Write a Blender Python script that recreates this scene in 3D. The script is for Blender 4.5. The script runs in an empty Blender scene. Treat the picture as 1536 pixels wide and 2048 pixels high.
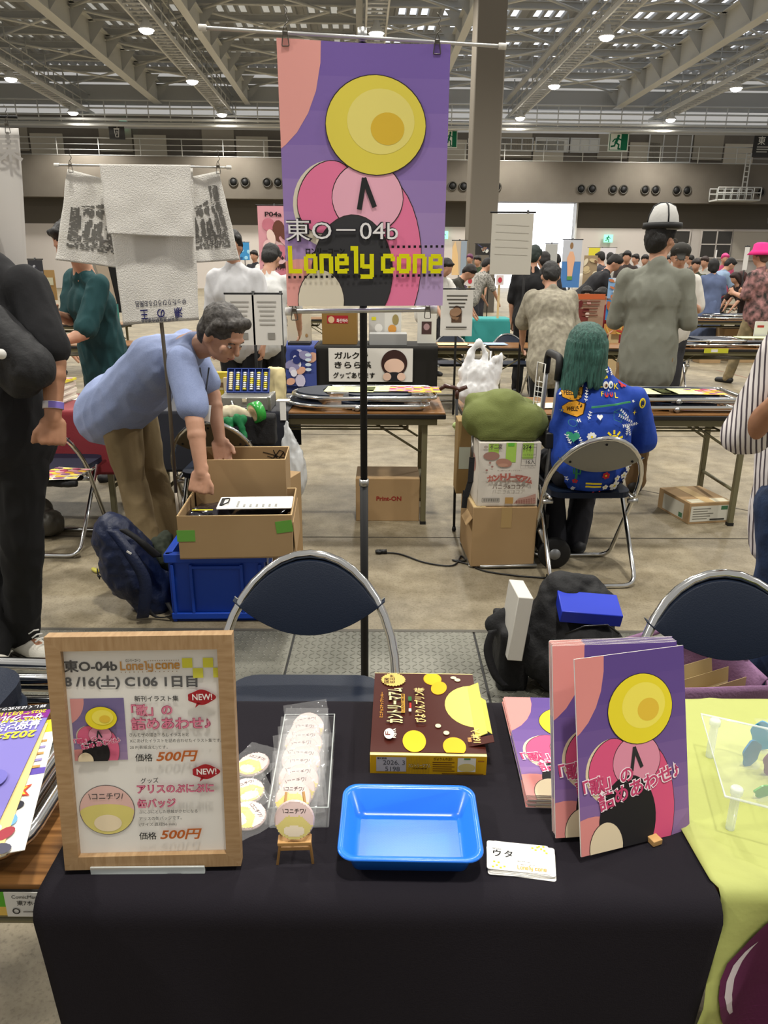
import bpy, bmesh, math, random
from mathutils import Vector, Matrix, noise
from mathutils.bvhtree import BVHTree
V = Vector
PI = math.pi
random.seed(7)
SC = bpy.context.scene
COL = SC.collection

# ---------------------------------------------------------------- camera, world, exposure
F, TH, RO, CH = 1480.0, math.radians(18.2), math.radians(0.3), 1.5
cd = bpy.data.cameras.new('camera')
cd.sensor_fit = 'VERTICAL'; cd.sensor_height = 36.0; cd.lens = F/2048*36.0
cd.clip_start = 0.05; cd.clip_end = 300
cam = bpy.data.objects.new('camera', cd); COL.objects.link(cam)
FW = V((0, math.cos(TH), -math.sin(TH))); U0 = V((0, math.sin(TH), math.cos(TH)))
RT = V((1, 0, 0))*math.cos(RO) + U0*math.sin(RO); UP = U0*math.cos(RO) - V((1, 0, 0))*math.sin(RO)
mw = Matrix((RT, UP, -FW)).transposed().to_4x4(); mw.translation = V((0, 0, CH))
cam.matrix_world = mw
SC.camera = cam

def W(px, py, Y=None, z=None):
    "the point of the place that the photograph shows at a pixel, on a vertical plane Y or a level z"
    d = FW + RT*((px-768)/F) - UP*((py-1024)/F)
    t = Y/d.y if Y is not None else (z-CH)/d.z
    return V((0, 0, CH)) + d*t
def lean(px, py, P, L):
    "nearer point of a pixel's ray at distance L from P (top of a thing leaning back)"
    d = (FW + RT*((px-768)/F) - UP*((py-1024)/F)).normalized(); o = V((0, 0, CH)) - P
    b = o.dot(d); c = o.dot(o) - L*L; q = max(b*b-c, 0)
    return V((0, 0, CH)) + d*(-b-math.sqrt(q))

wd = bpy.data.worlds.new('hall_air'); SC.world = wd; wd.use_nodes = True
bg = wd.node_tree.nodes['Background']; bg.inputs[0].default_value = (1, .97, .92, 1); bg.inputs[1].default_value = 0.36
SC.view_settings.view_transform = 'Standard'; SC.view_settings.look = 'None'
SC.view_settings.exposure = 0.28; SC.view_settings.gamma = 1.0
SC.view_settings.use_curve_mapping = False
SC.cycles.max_bounces = 8; SC.cycles.transparent_max_bounces = 12
SC.cycles.sample_clamp_indirect = 4.0
SC.cycles.use_denoising = True

# ---------------------------------------------------------------- materials
def lin(h):
    if not isinstance(h, str): return (*h, 1)
    r = []
    for i in (0, 2, 4):
        c = int(h[i:i+2], 16)/255
        r.append(c/12.92 if c <= .04045 else ((c+.055)/1.055)**2.4)
    return (*r, 1)
MATS = {}
def mat(name, col, rough=.6, metal=0, noise_s=0, noise_c=None, bump=0, bump_s=60, trans=0, alpha=1, emit=0, spec=.5, stretch=None, coat=0, ior=1.45, sheen=0):
    if name in MATS: return MATS[name]
    m = bpy.data.materials.new(name); m.use_nodes = True
    nt = m.node_tree; b = nt.nodes['Principled BSDF']; I = b.inputs
    c = lin(col); I['Base Color'].default_value = c
    I['Roughness'].default_value = rough; I['Metallic'].default_value = metal
    I['Specular IOR Level'].default_value = spec; I['IOR'].default_value = ior
    I['Transmission Weight'].default_value = trans; I['Alpha'].default_value = alpha
    I['Coat Weight'].default_value = coat; I['Sheen Weight'].default_value = sheen
    if emit:
        I['Emission Color'].default_value = c; I['Emission Strength'].default_value = emit
    if noise_s or bump:
        tc = nt.nodes.new('ShaderNodeTexCoord'); mp = nt.nodes.new('ShaderNodeMapping')
        nt.links.new(tc.outputs['Object'], mp.inputs[0])
        if stretch: mp.inputs['Scale'].default_value = stretch
    if noise_s:
        n = nt.nodes.new('ShaderNodeTexNoise'); n.inputs['Scale'].default_value = noise_s; n.inputs['Detail'].default_value = 5
        nt.links.new(mp.outputs[0], n.inputs['Vector'])
        r = nt.nodes.new('ShaderNodeValToRGB'); r.color_ramp.elements[0].position = .35; r.color_ramp.elements[1].position = .68
        r.color_ramp.elements[0].color = lin(noise_c); r.color_ramp.elements[1].color = c
        nt.links.new(n.outputs['Fac'], r.inputs[0]); nt.links.new(r.outputs[0], I['Base Color'])
    if bump:
        n2 = nt.nodes.new('ShaderNodeTexNoise'); n2.inputs['Scale'].default_value = bump_s; n2.inputs['Detail'].default_value = 4
        nt.links.new(mp.outputs[0], n2.inputs['Vector'])
        bp = nt.nodes.new('ShaderNodeBump'); bp.inputs['Strength'].default_value = min(bump, 1); bp.inputs['Distance'].default_value = .004*max(1, bump)
        nt.links.new(n2.outputs['Fac'], bp.inputs['Height']); nt.links.new(bp.outputs[0], I['Normal'])
    MATS[name] = m
    return m
def flat(h, rough=.7):
    return mat('ink_'+h, h, rough, spec=.3)

# ---------------------------------------------------------------- object helpers
def tag(o, label=None, cat=None, group=None, kind=None):
    if label: o['label'] = label
    if cat: o['category'] = cat
    if group: o['group'] = group
    if kind: o['kind'] = kind
    return o
def thing(name, label, cat, loc=(0, 0, 0), rz=0, group=None, rot=None):
    o = bpy.data.objects.new(name, None); o.empty_display_size = .05; COL.objects.link(o)
    o.location = loc; o.rotation_euler = rot if rot else (0, 0, rz)
    return tag(o, label, cat, group)
def dup(o, loc=None, rz=None, label=None, parent=None, group=None, rot=None):
    c = o.copy(); COL.objects.link(c)
    if parent is not None: c.parent = parent
    if loc is not None: c.location = loc
    if rz is not None: c.rotation_euler = (0, 0, rz)
    if rot is not None: c.rotation_euler = rot
    if label: c['label'] = label
    if group: c['group'] = group
    for ch in list(o.children): dup(ch, parent=c)
    return c
def rmat(x=0, y=0, z=0):
    return Matrix.Rotation(z, 3, 'Z') @ Matrix.Rotation(y, 3, 'Y') @ Matrix.Rotation(x, 3, 'X')

class MB:
    "collects shapes into one mesh"
    def __init__(s):
        s.bm = bmesh.new(); s.mats = []
    def mi(s, m):
        if m not in s.mats: s.mats.append(m)
        return s.mats.index(m)
    def faces(s, vs, fs, m=None, smooth=False):
        bv = [s.bm.verts.new(v) for v in vs]; k = s.mi(m) if m else 0; out = []
        for f in fs:
            try: q = s.bm.faces.new([bv[i] for i in f])
            except ValueError: continue
            q.material_index = k; q.smooth = smooth; out.append(q)
        return bv, out
    def box(s, c, d, m=None, rot=None, bev=0, seg=2, taper=1):
        x, y, z = d[0]/2, d[1]/2, d[2]/2; c = V(c)
        vs = [V((i*x*(taper if k > 0 else 1), j*y*(taper if k > 0 else 1), k*z)) for k in (-1, 1) for j in (-1, 1) for i in (-1, 1)]
        if rot is not None: vs = [rot @ v for v in vs]
        bv, fs = s.faces([c+v for v in vs], [(0, 2, 3, 1), (4, 5, 7, 6), (0, 1, 5, 4), (2, 6, 7, 3), (0, 4, 6, 2), (1, 3, 7, 5)], m)
        if bev:
            es = list({e for f in fs for e in f.edges})
            r = bmesh.ops.bevel(s.bm, geom=es, offset=bev, segments=seg, affect='EDGES', profile=.5)
            for f in r['faces']: f.material_index = s.mi(m) if m else 0; f.smooth = True
        return s
    def tube(s, pts, r, m=None, n=8, closed=False, caps=True):
        pts = [V(p) for p in pts]; N = len(pts); rings = []
        rad = r if isinstance(r, (list, tuple)) else [r]*N
        prev = None
        for i, p in enumerate(pts):
            a = pts[(i-1) % N] if (closed or i > 0) else p; b = pts[(i+1) % N] if (closed or i < N-1) else p
            t = (b-a).normalized() if (b-a).length > 1e-9 else V((0, 0, 1))
            if prev is None:
                u = t.orthogonal().normalized()
            else:
                u = prev - t*prev.dot(t)
                u = u.normalized() if u.length > 1e-6 else t.orthogonal().normalized()
            prev = u; w = t.cross(u)
            rings.append([p + (u*math.cos(2*PI*k/n) + w*math.sin(2*PI*k/n))*rad[i] for k in range(n)])
        vs = [v for R_ in rings for v in R_]; fs = []
        for i in range(N if closed else N-1):
            j = (i+1) % N
            off = 0
            if closed and j == 0:
                off = min(range(n), key=lambda o: (rings[i][0]-rings[0][o]).length)
            for k in range(n):
                fs.append((i*n+k, i*n+(k+1) % n, j*n+(k+1+off) % n, j*n+(k+off) % n))
        if caps and not closed:
            fs.append(tuple(range(n-1, -1, -1))); fs.append(tuple((N-1)*n+k for k in range(n)))
        s.faces(vs, fs, m, True)
        return s
    def cyl(s, a, b, r, m=None, n=16, r2=None):
        return s.tube([a, b], [r, r if r2 is None else r2], m, n)
    def lathe(s, prof, m=None, n=24, o=(0, 0, 0), rot=None):
        o = V(o); vs = []; fs = []
        for (r, z) in prof:
            for k in range(n):
                v = V((r*math.cos(2*PI*k/n), r*math.sin(2*PI*k/n), z))
                vs.append(o + (rot @ v if rot is not None else v))
        for i in range(len(prof)-1):
            for k in range(n): fs.append((i*n+k, i*n+(k+1) % n, (i+1)*n+(k+1) % n, (i+1)*n+k))
        if prof[0][0] > 1e-6: fs.append(tuple(range(n-1, -1, -1)))
        if prof[-1][0] > 1e-6: fs.append(tuple((len(prof)-1)*n+k for k in range(n)))
        s.faces(vs, fs, m, True)
        return s
    def grid(s, f, nu, nv, m=None, thick=0, closed_u=False):
        "f(u,v) -> point; a sheet, given thickness by a second layer"
        P = [[V(f(i/nu, j/nv)) for i in range(nu+1)] for j in range(nv+1)]
        vs = [p for r_ in P for p in r_]; fs = []
        for j in range(nv):
            for i in range(nu):
                a = j*(nu+1)+i; fs.append((a, a+1, a+nu+2, a+nu+1))
        if thick:
            n0 = len(vs); q = []
            for j in range(nv+1):
                for i in range(nu+1):
                    du = P[j][min(i+1, nu)]-P[j][max(i-1, 0)]; dv = P[min(j+1, nv)][i]-P[max(j-1, 0)][i]
                    nn = du.cross(dv); nn = nn.normalized() if nn.length > 1e-12 else V((0, 0, 1))
                    q.append(P[j][i]-nn*thick)
            vs += q; fs += [tuple(n0+i for i in reversed(f_)) for f_ in list(fs)]
            bd = [i for i in range(nu+1)] + [j*(nu+1)+nu for j in range(1, nv+1)] + [nv*(nu+1)+i for i in range(nu-1, -1, -1)] + [j*(nu+1) for j in range(nv-1, 0, -1)]
            for k in range(len(bd)):
                a, b = bd[k], bd[(k+1) % len(bd)]; fs.append((b, a, n0+a, n0+b))
        s.faces(vs, fs, m, True)
        return s
    def prism(s, pts, h, m=None, M=None, z0=0):
        "2D outline extruded by h, placed by matrix M"
        n = len(pts); M = M or Matrix.Identity(4)
        vs = [M @ V((p[0], p[1], z0)) for p in pts] + [M @ V((p[0], p[1], z0+h)) for p in pts]
        fs = [tuple(range(n-1, -1, -1)), tuple(range(n, 2*n))] + [(i, (i+1) % n, n+(i+1) % n, n+i) for i in range(n)]
        s.faces(vs, fs, m)
        return s
    def build(s, name, m=None, parent=None, loc=None, rot=None, smooth=None):
        me = bpy.data.meshes.new(name)
        bmesh.ops.recalc_face_normals(s.bm, faces=s.bm.faces)
        s.bm.to_mesh(me); s.bm.free()
        for k in (s.mats or [m]): me.materials.append(k)
        o = bpy.data.objects.new(name, me); COL.objects.link(o)
        if parent is not None: o.parent = parent
        if loc is not None: o.location = loc
        if rot is not None: o.rotation_euler = rot
        if smooth is not None:
            for p in me.polygons: p.use_smooth = smooth
        return o

def fillet(pts, r, seg=5, closed=False):
    pts = [V(p) for p in pts]; out = []; n = len(pts)
    for i, p in enumerate(pts):
        if not closed and i in (0, n-1): out.append(p); continue
        a, b = pts[(i-1) % n]-p, pts[(i+1) % n]-p
        d = min(r, a.length*.49, b.length*.49); p0 = p+a.normalized()*d; p1 = p+b.normalized()*d
        for k in range(seg+1):
            t = k/seg; out.append(p0*(1-t)**2 + p*2*t*(1-t) + p1*t*t)
    return out
def rrect(w, h, r, seg=5):
    o = []
    for cx, cy, a in ((w/2-r, h/2-r, 0), (-w/2+r, h/2-r, 90), (-w/2+r, -h/2+r, 180), (w/2-r, -h/2+r, 270)):
        for k in range(seg+1):
            t = math.radians(a+90*k/seg); o.append((cx+r*math.cos(t), cy+r*math.sin(t)))
    return o
def ell(cx, cy, rx, ry, n=28, a0=0, a1=360, rot=0):
    o = []; N = n if a1-a0 >= 360 else n+1
    for k in range(N):
        t = math.radians(a0+(a1-a0)*k/n); x, y = rx*math.cos(t), ry*math.sin(t)
        o.append((cx+x*math.cos(rot)-y*math.sin(rot), cy+x*math.sin(rot)+y*math.cos(rot)))
    return o
def clipbox(pts, x0, y0, x1, y1):
    for ax, lim, sg in ((0, x0, 1), (0, x1, -1), (1, y0, 1), (1, y1, -1)):
        out = []; n = len(pts)
        for i in range(n):
            a, b = pts[i], pts[(i+1) % n]; da, db = (a[ax]-lim)*sg, (b[ax]-lim)*sg
            if da >= 0: out.append(a)
            if (da >= 0) != (db >= 0):
                t = da/(da-db); out.append((a[0]+(b[0]-a[0])*t, a[1]+(b[1]-a[1])*t))
        pts = out
        if not pts: break
    return pts

# ---------------------------------------------------------------- printing: flat inks and lettering on a surface
def text_mesh(body, size=1, bold=0, shear=0, space=1, align='LEFT', ls=1):
    cu = bpy.data.curves.new('t', 'FONT'); cu.body = body; cu.size = size; cu.offset = bold; cu.shear = shear
    cu.space_character = space; cu.align_x = align; cu.resolution_u = 3; cu.space_line = ls
    o = bpy.data.objects.new('t', cu); COL.objects.link(o)
    dg = bpy.context.evaluated_depsgraph_get(); dg.update()
    me = bpy.data.meshes.new_from_object(o.evaluated_get(dg))
    bpy.data.objects.remove(o); bpy.data.curves.remove(cu)
    vs = [v.co.copy() for v in me.vertices]; fs = [tuple(p.vertices) for p in me.polygons]
    bpy.data.meshes.remove(me)
    return vs, fs
class Print:
    "prints in local x,y of a surface, each layer a little higher; fn maps (x,y,h) to a point"
    def __init__(s, fn, step=.00025, h0=.0003):
        s.mb = MB(); s.fn = fn; s.h = h0; s.st = step
    def poly(s, pts, col, up=True):
        if up: s.h += s.st
        if len(pts) < 3: return s
        m = col if not isinstance(col, str) else flat(col)
        s.mb.faces([s.fn(x, y, s.h) for x, y in pts], [tuple(range(len(pts)))], m); return s
    def rect(s, x0, y0, x1, y1, col, up=True): return s.poly([(x0, y0), (x1, y0), (x1, y1), (x0, y1)], col, up)
    def line(s, pts, w, col, up=True):
        if up: s.h += s.st
        for a, b in zip(pts, pts[1:]):
            a, b = V((*a, 0)), V((*b, 0)); d = (b-a)
            if d.length < 1e-9: continue
            n = V((-d.y, d.x, 0)).normalized()*w/2; d = d.normalized()*w*.3
            s.poly([(p.x, p.y) for p in (a-n-d, b-n+d, b+n+d, a+n-d)], col, False)
        return s
    def text(s, body, x, y, size, col, bold=0, width=None, up=True, rot=0, sy=1, **k):
        if up: s.h += s.st
        vs, fs = text_mesh(body, size, bold*size, **k)
        if not vs: return s
        if width:
            x0, x1 = min(v.x for v in vs), max(v.x for v in vs); q = width/(x1-x0)
            for v in vs: v.x = (v.x-x0)*q
        c, n = math.cos(rot), math.sin(rot); m = flat(col)
        s.mb.faces([s.fn(x+v.x*c-v.y*sy*n, y+v.x*n+v.y*sy*c, s.h) for v in vs], fs, m); return s
    def build(s, name, parent=None): return s.mb.build(name, None, parent)
def on_xz(y=0, x0=0, z0=0):   # front face towards -Y
    return lambda x, v, h: V((x0+x, y-h, z0+v))
def on_xy(z=0):
    return lambda x, v, h: V((x, v, z+h))

def glyph_logo(P, word, x, y, w, h, col, gap=.14, up=True):
    "tall squared lettering built of bars; word occupies w, ascender height h"
    if up: P.h += P.st
    wid = {'l': .55, ' ': .35}; tot = sum(wid.get(c, 1) for c in word)+gap*(len(word)-1); k = w/tot; t = .31*k; xh = h*.72
    def R(a, b_, c, d): P.rect(x+a, y+b_, x+c, y+d, col, False)
    for c in word:
        q = wid.get(c, 1)*k; tv = min(t, h*.165)
        if c == 'L': R(0, 0, t, h); R(t, 0, q, tv)
        elif c in 'oce':
            R(0, tv*.6, t, xh-tv*.6); R(t*.5, 0, q-t*.35, tv); R(t*.5, xh-tv, q-t*.35, xh)
            if c == 'o': R(q-t, tv*.6, q, xh-tv*.6)
            if c == 'c': R(q-t, xh*.62, q, xh-tv*.6); R(q-t, tv*.6, q, xh*.30)
            if c == 'e': R(q-t, xh*.42, q, xh-tv*.6); R(t, xh*.42, q-t, xh*.42+tv*.9); R(q-t, tv*.6, q, xh*.25)
        elif c == 'n': R(0, 0, t, xh); R(q-t, 0, q, xh-tv*.6); R(t, xh-tv, q-t*.4, xh)
        elif c == 'l': R(q-t, 0, q, h); R(0, h-tv, q-t, h)
        elif c == 'y': R(0, xh*.30, t, xh); R(q-t, -xh*.18, q, xh); R(t*.5, xh*.25, q-t, xh*.25+tv); R(0, -xh*.27, q-t*.3, -xh*.27+tv)
        x += q+gap*k
def drape(P, name, parent, fmap, maxl=.02):
    "cuts a flat print small and lays it on a curved surface"
    ob_ = P.build(name, parent); bm = bmesh.new(); bm.from_mesh(ob_.data); bmesh.ops.triangulate(bm, faces=bm.faces)
    for _ in range(6):
        es_ = [e for e in bm.edges if e.calc_length() > maxl]
        if not es_: break
        bmesh.ops.subdivide_edges(bm, edges=es_, cuts=1); bmesh.ops.triangulate(bm, faces=[f for f in bm.faces if len(f.verts) > 3])
    dead = []
    for v in bm.verts:
        p = fmap(v.co)
        if p is None: dead.append(v)
        else: v.co = p
    if dead: bmesh.ops.delete(bm, geom=dead, context='VERTS')
    bm.to_mesh(ob_.data); bm.free(); return ob_
# ---------------------------------------------------------------- the hall (its own axes, turned a little from the tables)
HY = math.radians(1.9)
def hall(o): o.rotation_euler = (0, 0, HY); return tag(o, kind='structure')
steel = mat('roof_steel', 'b2b3b2', .55)
steel_l = mat('pale_steel', 'cfcfcb', .5)
grey = mat('wall_grey', '716a60', .8, noise_s=.7, noise_c='696258')
dgrey = mat('wall_band_grey', '5b554c', .85)
white_w = mat('wall_white', 'cfc7c0', .8)
black = mat('matt_black', '0c0c0d', .6)
chrome = mat('chrome', 'd8d8d6', .12, 1)
alu = mat('aluminium', 'b9b9b6', .35, 1)

# floor: worn concrete
def concrete():
    m = bpy.data.materials.new('worn_concrete'); m.use_nodes = True; nt = m.node_tree; N = nt.nodes.new; L = nt.links.new
    b = nt.nodes['Principled BSDF']; b.inputs['Roughness'].default_value = .55; b.inputs['Specular IOR Level'].default_value = .35
    tc = N('ShaderNodeTexCoord')
    def noi(s, d, r0, r1, a, c):
        n = N('ShaderNodeTexNoise'); n.inputs['Scale'].default_value = s; n.inputs['Detail'].default_value = d; n.inputs['Roughness'].default_value = .65
        L(tc.outputs['Object'], n.inputs['Vector']); r = N('ShaderNodeValToRGB')
        r.color_ramp.elements[0].position = r0; r.color_ramp.elements[1].position = r1
        r.color_ramp.elements[0].color = a; r.color_ramp.elements[1].color = c; L(n.outputs['Fac'], r.inputs[0]); return r
    r1 = noi(1.1, 8, .36, .66, lin('736a58'), lin('9a8f77'))
    r2 = noi(7, 8, .30, .62, lin('b0a894'), (1, 1, 1, 1))
    mx = N('ShaderNodeMix'); mx.data_type = 'RGBA'; mx.blend_type = 'MULTIPLY'; mx.inputs[0].default_value = .75
    L(r1.outputs[0], mx.inputs[6]); L(r2.outputs[0], mx.inputs[7])
    r3 = noi(90, 3, .3, .5, lin('9a9280'), (1, 1, 1, 1))
    m2 = N('ShaderNodeMix'); m2.data_type = 'RGBA'; m2.blend_type = 'MULTIPLY'; m2.inputs[0].default_value = .5
    L(mx.outputs[2], m2.inputs[6]); L(r3.outputs[0], m2.inputs[7]); L(m2.outputs[2], b.inputs['Base Color'])
    bp = N('ShaderNodeBump'); bp.inputs['Strength'].default_value = .25; bp.inputs['Distance'].default_value = .004
    L(r2.outputs[0], bp.inputs['Height']); L(bp.outputs[0], b.inputs['Normal'])
    return m
b = MB(); b.faces([(-45, -8, 0), (45, -8, 0), (45, 66, 0), (-45, 66, 0)], [(0, 1, 2, 3)])
tag(b.build('floor', concrete()), kind='structure')
# dark joints sawn into the concrete, painted lines
b = MB(); jm = mat('floor_joint', '3b362d', .9)
for p, q, w in (((-9, 4.05), (9, 4.12), .012), ((-9, 6.9), (9, 6.9), .012), ((.9, 5.9), (2.9, 4.2), .012)):
    p, q = V((*p, .001)), V((*q, .001)); n = V((-(q-p).y, (q-p).x, 0)).normalized()*w/2
    b.faces([p-n, q-n, q+n, p+n], [(0, 1, 2, 3)], jm)
tag(b.build('floor_joint'), kind='structure')
b = MB(); p, q = W(1432, 740, z=.002), W(1500, 757, z=.002); n = V((0, .05, 0))
b.faces([p-n, q-n, q+n, p+n], [(0, 1, 2, 3)], mat('red_tape', '9a4a34', .7))
tag(b.build('floor_marking'), 'faded red tape line on the concrete behind the tables', 'floor tape')

# steel checker plates over the trench
def plate_mat():
    m = bpy.data.materials.new('checker_plate'); m.use_nodes = True; nt = m.node_tree; N = nt.nodes.new; L = nt.links.new
    b = nt.nodes['Principled BSDF']; b.inputs['Metallic'].default_value = .35; b.inputs['Roughness'].default_value = .48
    tc = N('ShaderNodeTexCoord'); sp = N('ShaderNodeSeparateXYZ'); L(tc.outputs['Object'], sp.inputs[0])
    def M(op, a, c=None):
        n = N('ShaderNodeMath'); n.operation = op
        for i, v in enumerate((a, c)):
            if v is None: continue
            if isinstance(v, (int, float)): n.inputs[i].default_value = v
            else: L(v, n.inputs[i])
        return n.outputs[0]
    s = 36.
    u = M('MULTIPLY', sp.outputs[0], s); v = M('MULTIPLY', sp.outputs[1], s)
    par = M('MODULO', M('ADD', M('FLOOR', u), M('FLOOR', v)), 2.); par = M('ABSOLUTE', par)
    fu = M('SUBTRACT', M('FRACT', u), .5); fv = M('SUBTRACT', M('FRACT', v), .5)
    sg = M('SUBTRACT', M('MULTIPLY', par, 2.), 1.); fv2 = M('MULTIPLY', fv, sg)
    a = M('ADD', fu, fv2); c = M('SUBTRACT', fu, fv2)
    e = M('ADD', M('POWER', M('ABSOLUTE', a), 2.), M('MULTIPLY', M('POWER', M('ABSOLUTE', c), 2.), 14.))
    h = M('SUBTRACT', 1., M('MINIMUM', M('MULTIPLY', e, 2.2), 1.))
    bp = N('ShaderNodeBump'); bp.inputs['Strength'].default_value = 1; bp.inputs['Distance'].default_value = .008
    L(h, bp.inputs['Height']); L(bp.outputs[0], b.inputs['Normal'])
    n = N('ShaderNodeTexNoise'); n.inputs['Scale'].default_value = 3; n.inputs['Detail'].default_value = 6; L(tc.outputs['Object'], n.inputs['Vector'])
    r = N('ShaderNodeValToRGB'); r.color_ramp.elements[0].color = lin('7c7c70'); r.color_ramp.elements[1].color = lin('a6a599'); r.color_ramp.elements[0].position = .35; r.color_ramp.elements[1].position = .65
    L(n.outputs['Fac'], r.inputs[0]); mx = N('ShaderNodeMix'); mx.data_type = 'RGBA'; mx.blend_type = 'MULTIPLY'
    L(M('MULTIPLY', M('SUBTRACT', 1., h), .6), mx.inputs[0]); L(r.outputs[0], mx.inputs[6]); mx.inputs[7].default_value = lin('6a675c'); L(mx.outputs[2], b.inputs['Base Color'])
    return m
pm = plate_mat()
yb = W(768, 1266, z=0).y
xs = [-3.6, -1.98, W(582, 1300, z=0).x, W(955, 1300, z=0).x, 2.1, 3.6]
for i in range(len(xs)-1):
    b = MB(); b.box(((xs[i]+xs[i+1])/2, yb-.35, .001), (xs[i+1]-xs[i]-.008, .698, .012), pm, bev=.002)
    tag(b.build('floor_plate'), kind='structure')
b = MB(); b.box((0, yb+.012, .0035), (7.2, .022, .006), mat('plate_edge', '55524a', .6, .4)); b.box((0, yb-.35, .0005), (7.2, .7, .002), black)
tag(b.build('floor_trim'), kind='structure')

# far wall: parapet, dark band, white lower wall, recessed upper wall
WR = Matrix.Translation((0, 60, 0)) @ Matrix.Rotation(math.radians(3.4), 4, 'Z')
def wallobj(mb, name, m=None, kind='structure'):
    o = mb.build(name, m); o.matrix_world = WR; return tag(o, kind=kind) if kind else o
WRi = WR.inverted()
def onwall(px, py, dy=0):
    "pixel to wall coordinates (x along the wall, z)"
    d = FW + RT*((px-768)/F) - UP*((py-1024)/F); o = V((0, 0, CH)); a, c = WRi @ o, WRi.to_3x3() @ d
    t = (dy-a.y)/c.y; p = a+c*t; return p.x, p.z
zb, zp, zd, zr, zt = 4.55, 9.0, 6.3, 10.15, 11.6
ox0, ox1, oz = onwall(985, 405)[0], onwall(1152, 405)[0], onwall(1000, 403)[1]
b = MB(); b.box(((-34+ox0)/2, .25, zb/2), (ox0+34, .5, zb)); b.box(((34+ox1)/2, .25, zb/2), (34-ox1, .5, zb))
wallobj(b, 'wall_back', white_w)
b = MB(); b.box(((-34+ox0)/2, .3, (zb+zd)/2), (ox0+34, .5, zd-zb)); b.box(((34+ox1)/2, .3, (zb+zd)/2), (34-ox1, .5, zd-zb))
wallobj(b, 'wall_band', dgrey)
b = MB(); b.box((0, -.35, (zp+zd)/2), (68, 1.6, zp-zd)); b.box((0, -1.2, zd+.06), (68, .12, .16), steel_l)
b.mats[:0] = []; wallobj(b, 'wall_parapet', grey)
o = bpy.data.objects['wall_parapet']; o.data.materials.clear(); o.data.materials.append(grey)
b = MB(); b.box((0, 3.2, 10.6), (68, .3, 3.4)); wallobj(b, 'wall_upper', grey)
b = MB(); b.box((ox0-.06, .1, oz/2), (.12, .8, oz), steel_l); b.box((ox1+.06, .1, oz/2), (.12, .8, oz), steel_l); wallobj(b, 'door_1')
b = MB(); b.box(((ox0+ox1)/2, 6, 3.5), (16, .2, 9), mat('open_daylight', 'f4f8ff', 1, emit=2.2)); wallobj(b, 'sky_beyond')
# railing along the gallery
b = MB()
for zz, r in ((zp+.05, .03), (zp+.4, .025), (zp+.75, .025), (zr, .04)): b.tube([(-32, -1.1, zz), (32, -1.1, zz)], r, steel_l, 5)
for i in range(23): b.tube([(-32+i*2.9, -1.1, zp), (-32+i*2.9, -1.1, zr)], .035, steel_l, 5)
wallobj(b, 'gallery_railing')
# round air nozzles
vm = mat('nozzle_rim', '4a463f', .5)
for i, (px, py) in enumerate([(467, 364), (490, 364), (534, 365), (556, 365), (905, 372), (927, 373), (994, 374), (1162, 378), (1184, 378), (1226, 379), (1247, 379), (1290, 380), (1311, 380), (1353, 381), (1374, 381), (1521, 385)]):
    x, z = onwall(px, py, -1.15); b = MB(); R = Matrix.Rotation(PI/2, 3, 'X')
    b.lathe([(.32, -.04), (.34, .06), (.27, .07), (.25, -.02), (.12, -.03), (.001, -.03)], vm, 20, (x, -1.17, z), R)
    b.lathe([(.24, -.01), (.24, .0), (.001, .0)], black, 16, (x, -1.20, z), R)
    wallobj(b, 'wall_vent')
# upper windows, door panels, lower dark windows
def panel(name, px0, py0, px1, py1, m, dy, fm=None, nx=1, nz=1, depth=.1):
    x0, z1 = onwall(px0, py0, dy); x1, z0 = onwall(px1, py1, dy); b = MB()
    b.box(((x0+x1)/2, dy, (z0+z1)/2), (x1-x0, depth, z1-z0), m)
    if fm:
        for i in range(nx+1): b.box((x0+(x1-x0)*i/nx, dy-depth*.7, (z0+z1)/2), (.09, .06, z1-z0+.1), fm)
        for j in range(nz+1): b.box(((x0+x1)/2, dy-depth*.7, z0+(z1-z0)*j/nz), (x1-x0+.1, .06, .09), fm)
    wallobj(b, name)
pan = mat('frosted_pane', 'dcdad2', .4)
panel('window_1', 1001, 276, 1064, 302, pan, 3.0, steel_l, 3)
panel('window_2', 1072, 276, 1135, 304, pan, 3.0, steel_l, 3)
panel('window_3', 1142, 277, 1196, 305, pan, 3.0, steel_l, 3)
panel('door_2', 1300, 268, 1378, 325, mat('door_panel', '8f887b', .6), 3.0, steel_l, 3)
dw = mat('dark_glass', '3c3934', .2, spec=.6)
panel('window_4', 1346, 461, 1374, 514, dw, -.05, white_w, 1, 2)
panel('window_5', 1404, 461, 1458, 516, dw, -.05, white_w, 2, 2)
panel('door_3', 1466, 462, 1530, 520, mat('shutter_cream', 'bdb5a8', .7), -.05, white_w, 1, 1)
panel('window_6', 936, 277, 950, 292, pan, 3.0)
# concrete patches of light and dark on the upper wall are separate cladding boards
for i in range(26):
    x = -33+i*2.55
    if i % 3 == 1: continue
    b = MB(); b.box((x, 3.0, 9.9+(i*7 % 3)*.5), (2.4, .1, 2.2), mat('cladding_%d' % (i % 3), ('c4bba8', 'b4ab9a', 'a09888')[i % 3], .85))
    wallobj(b, 'wall_board')

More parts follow.
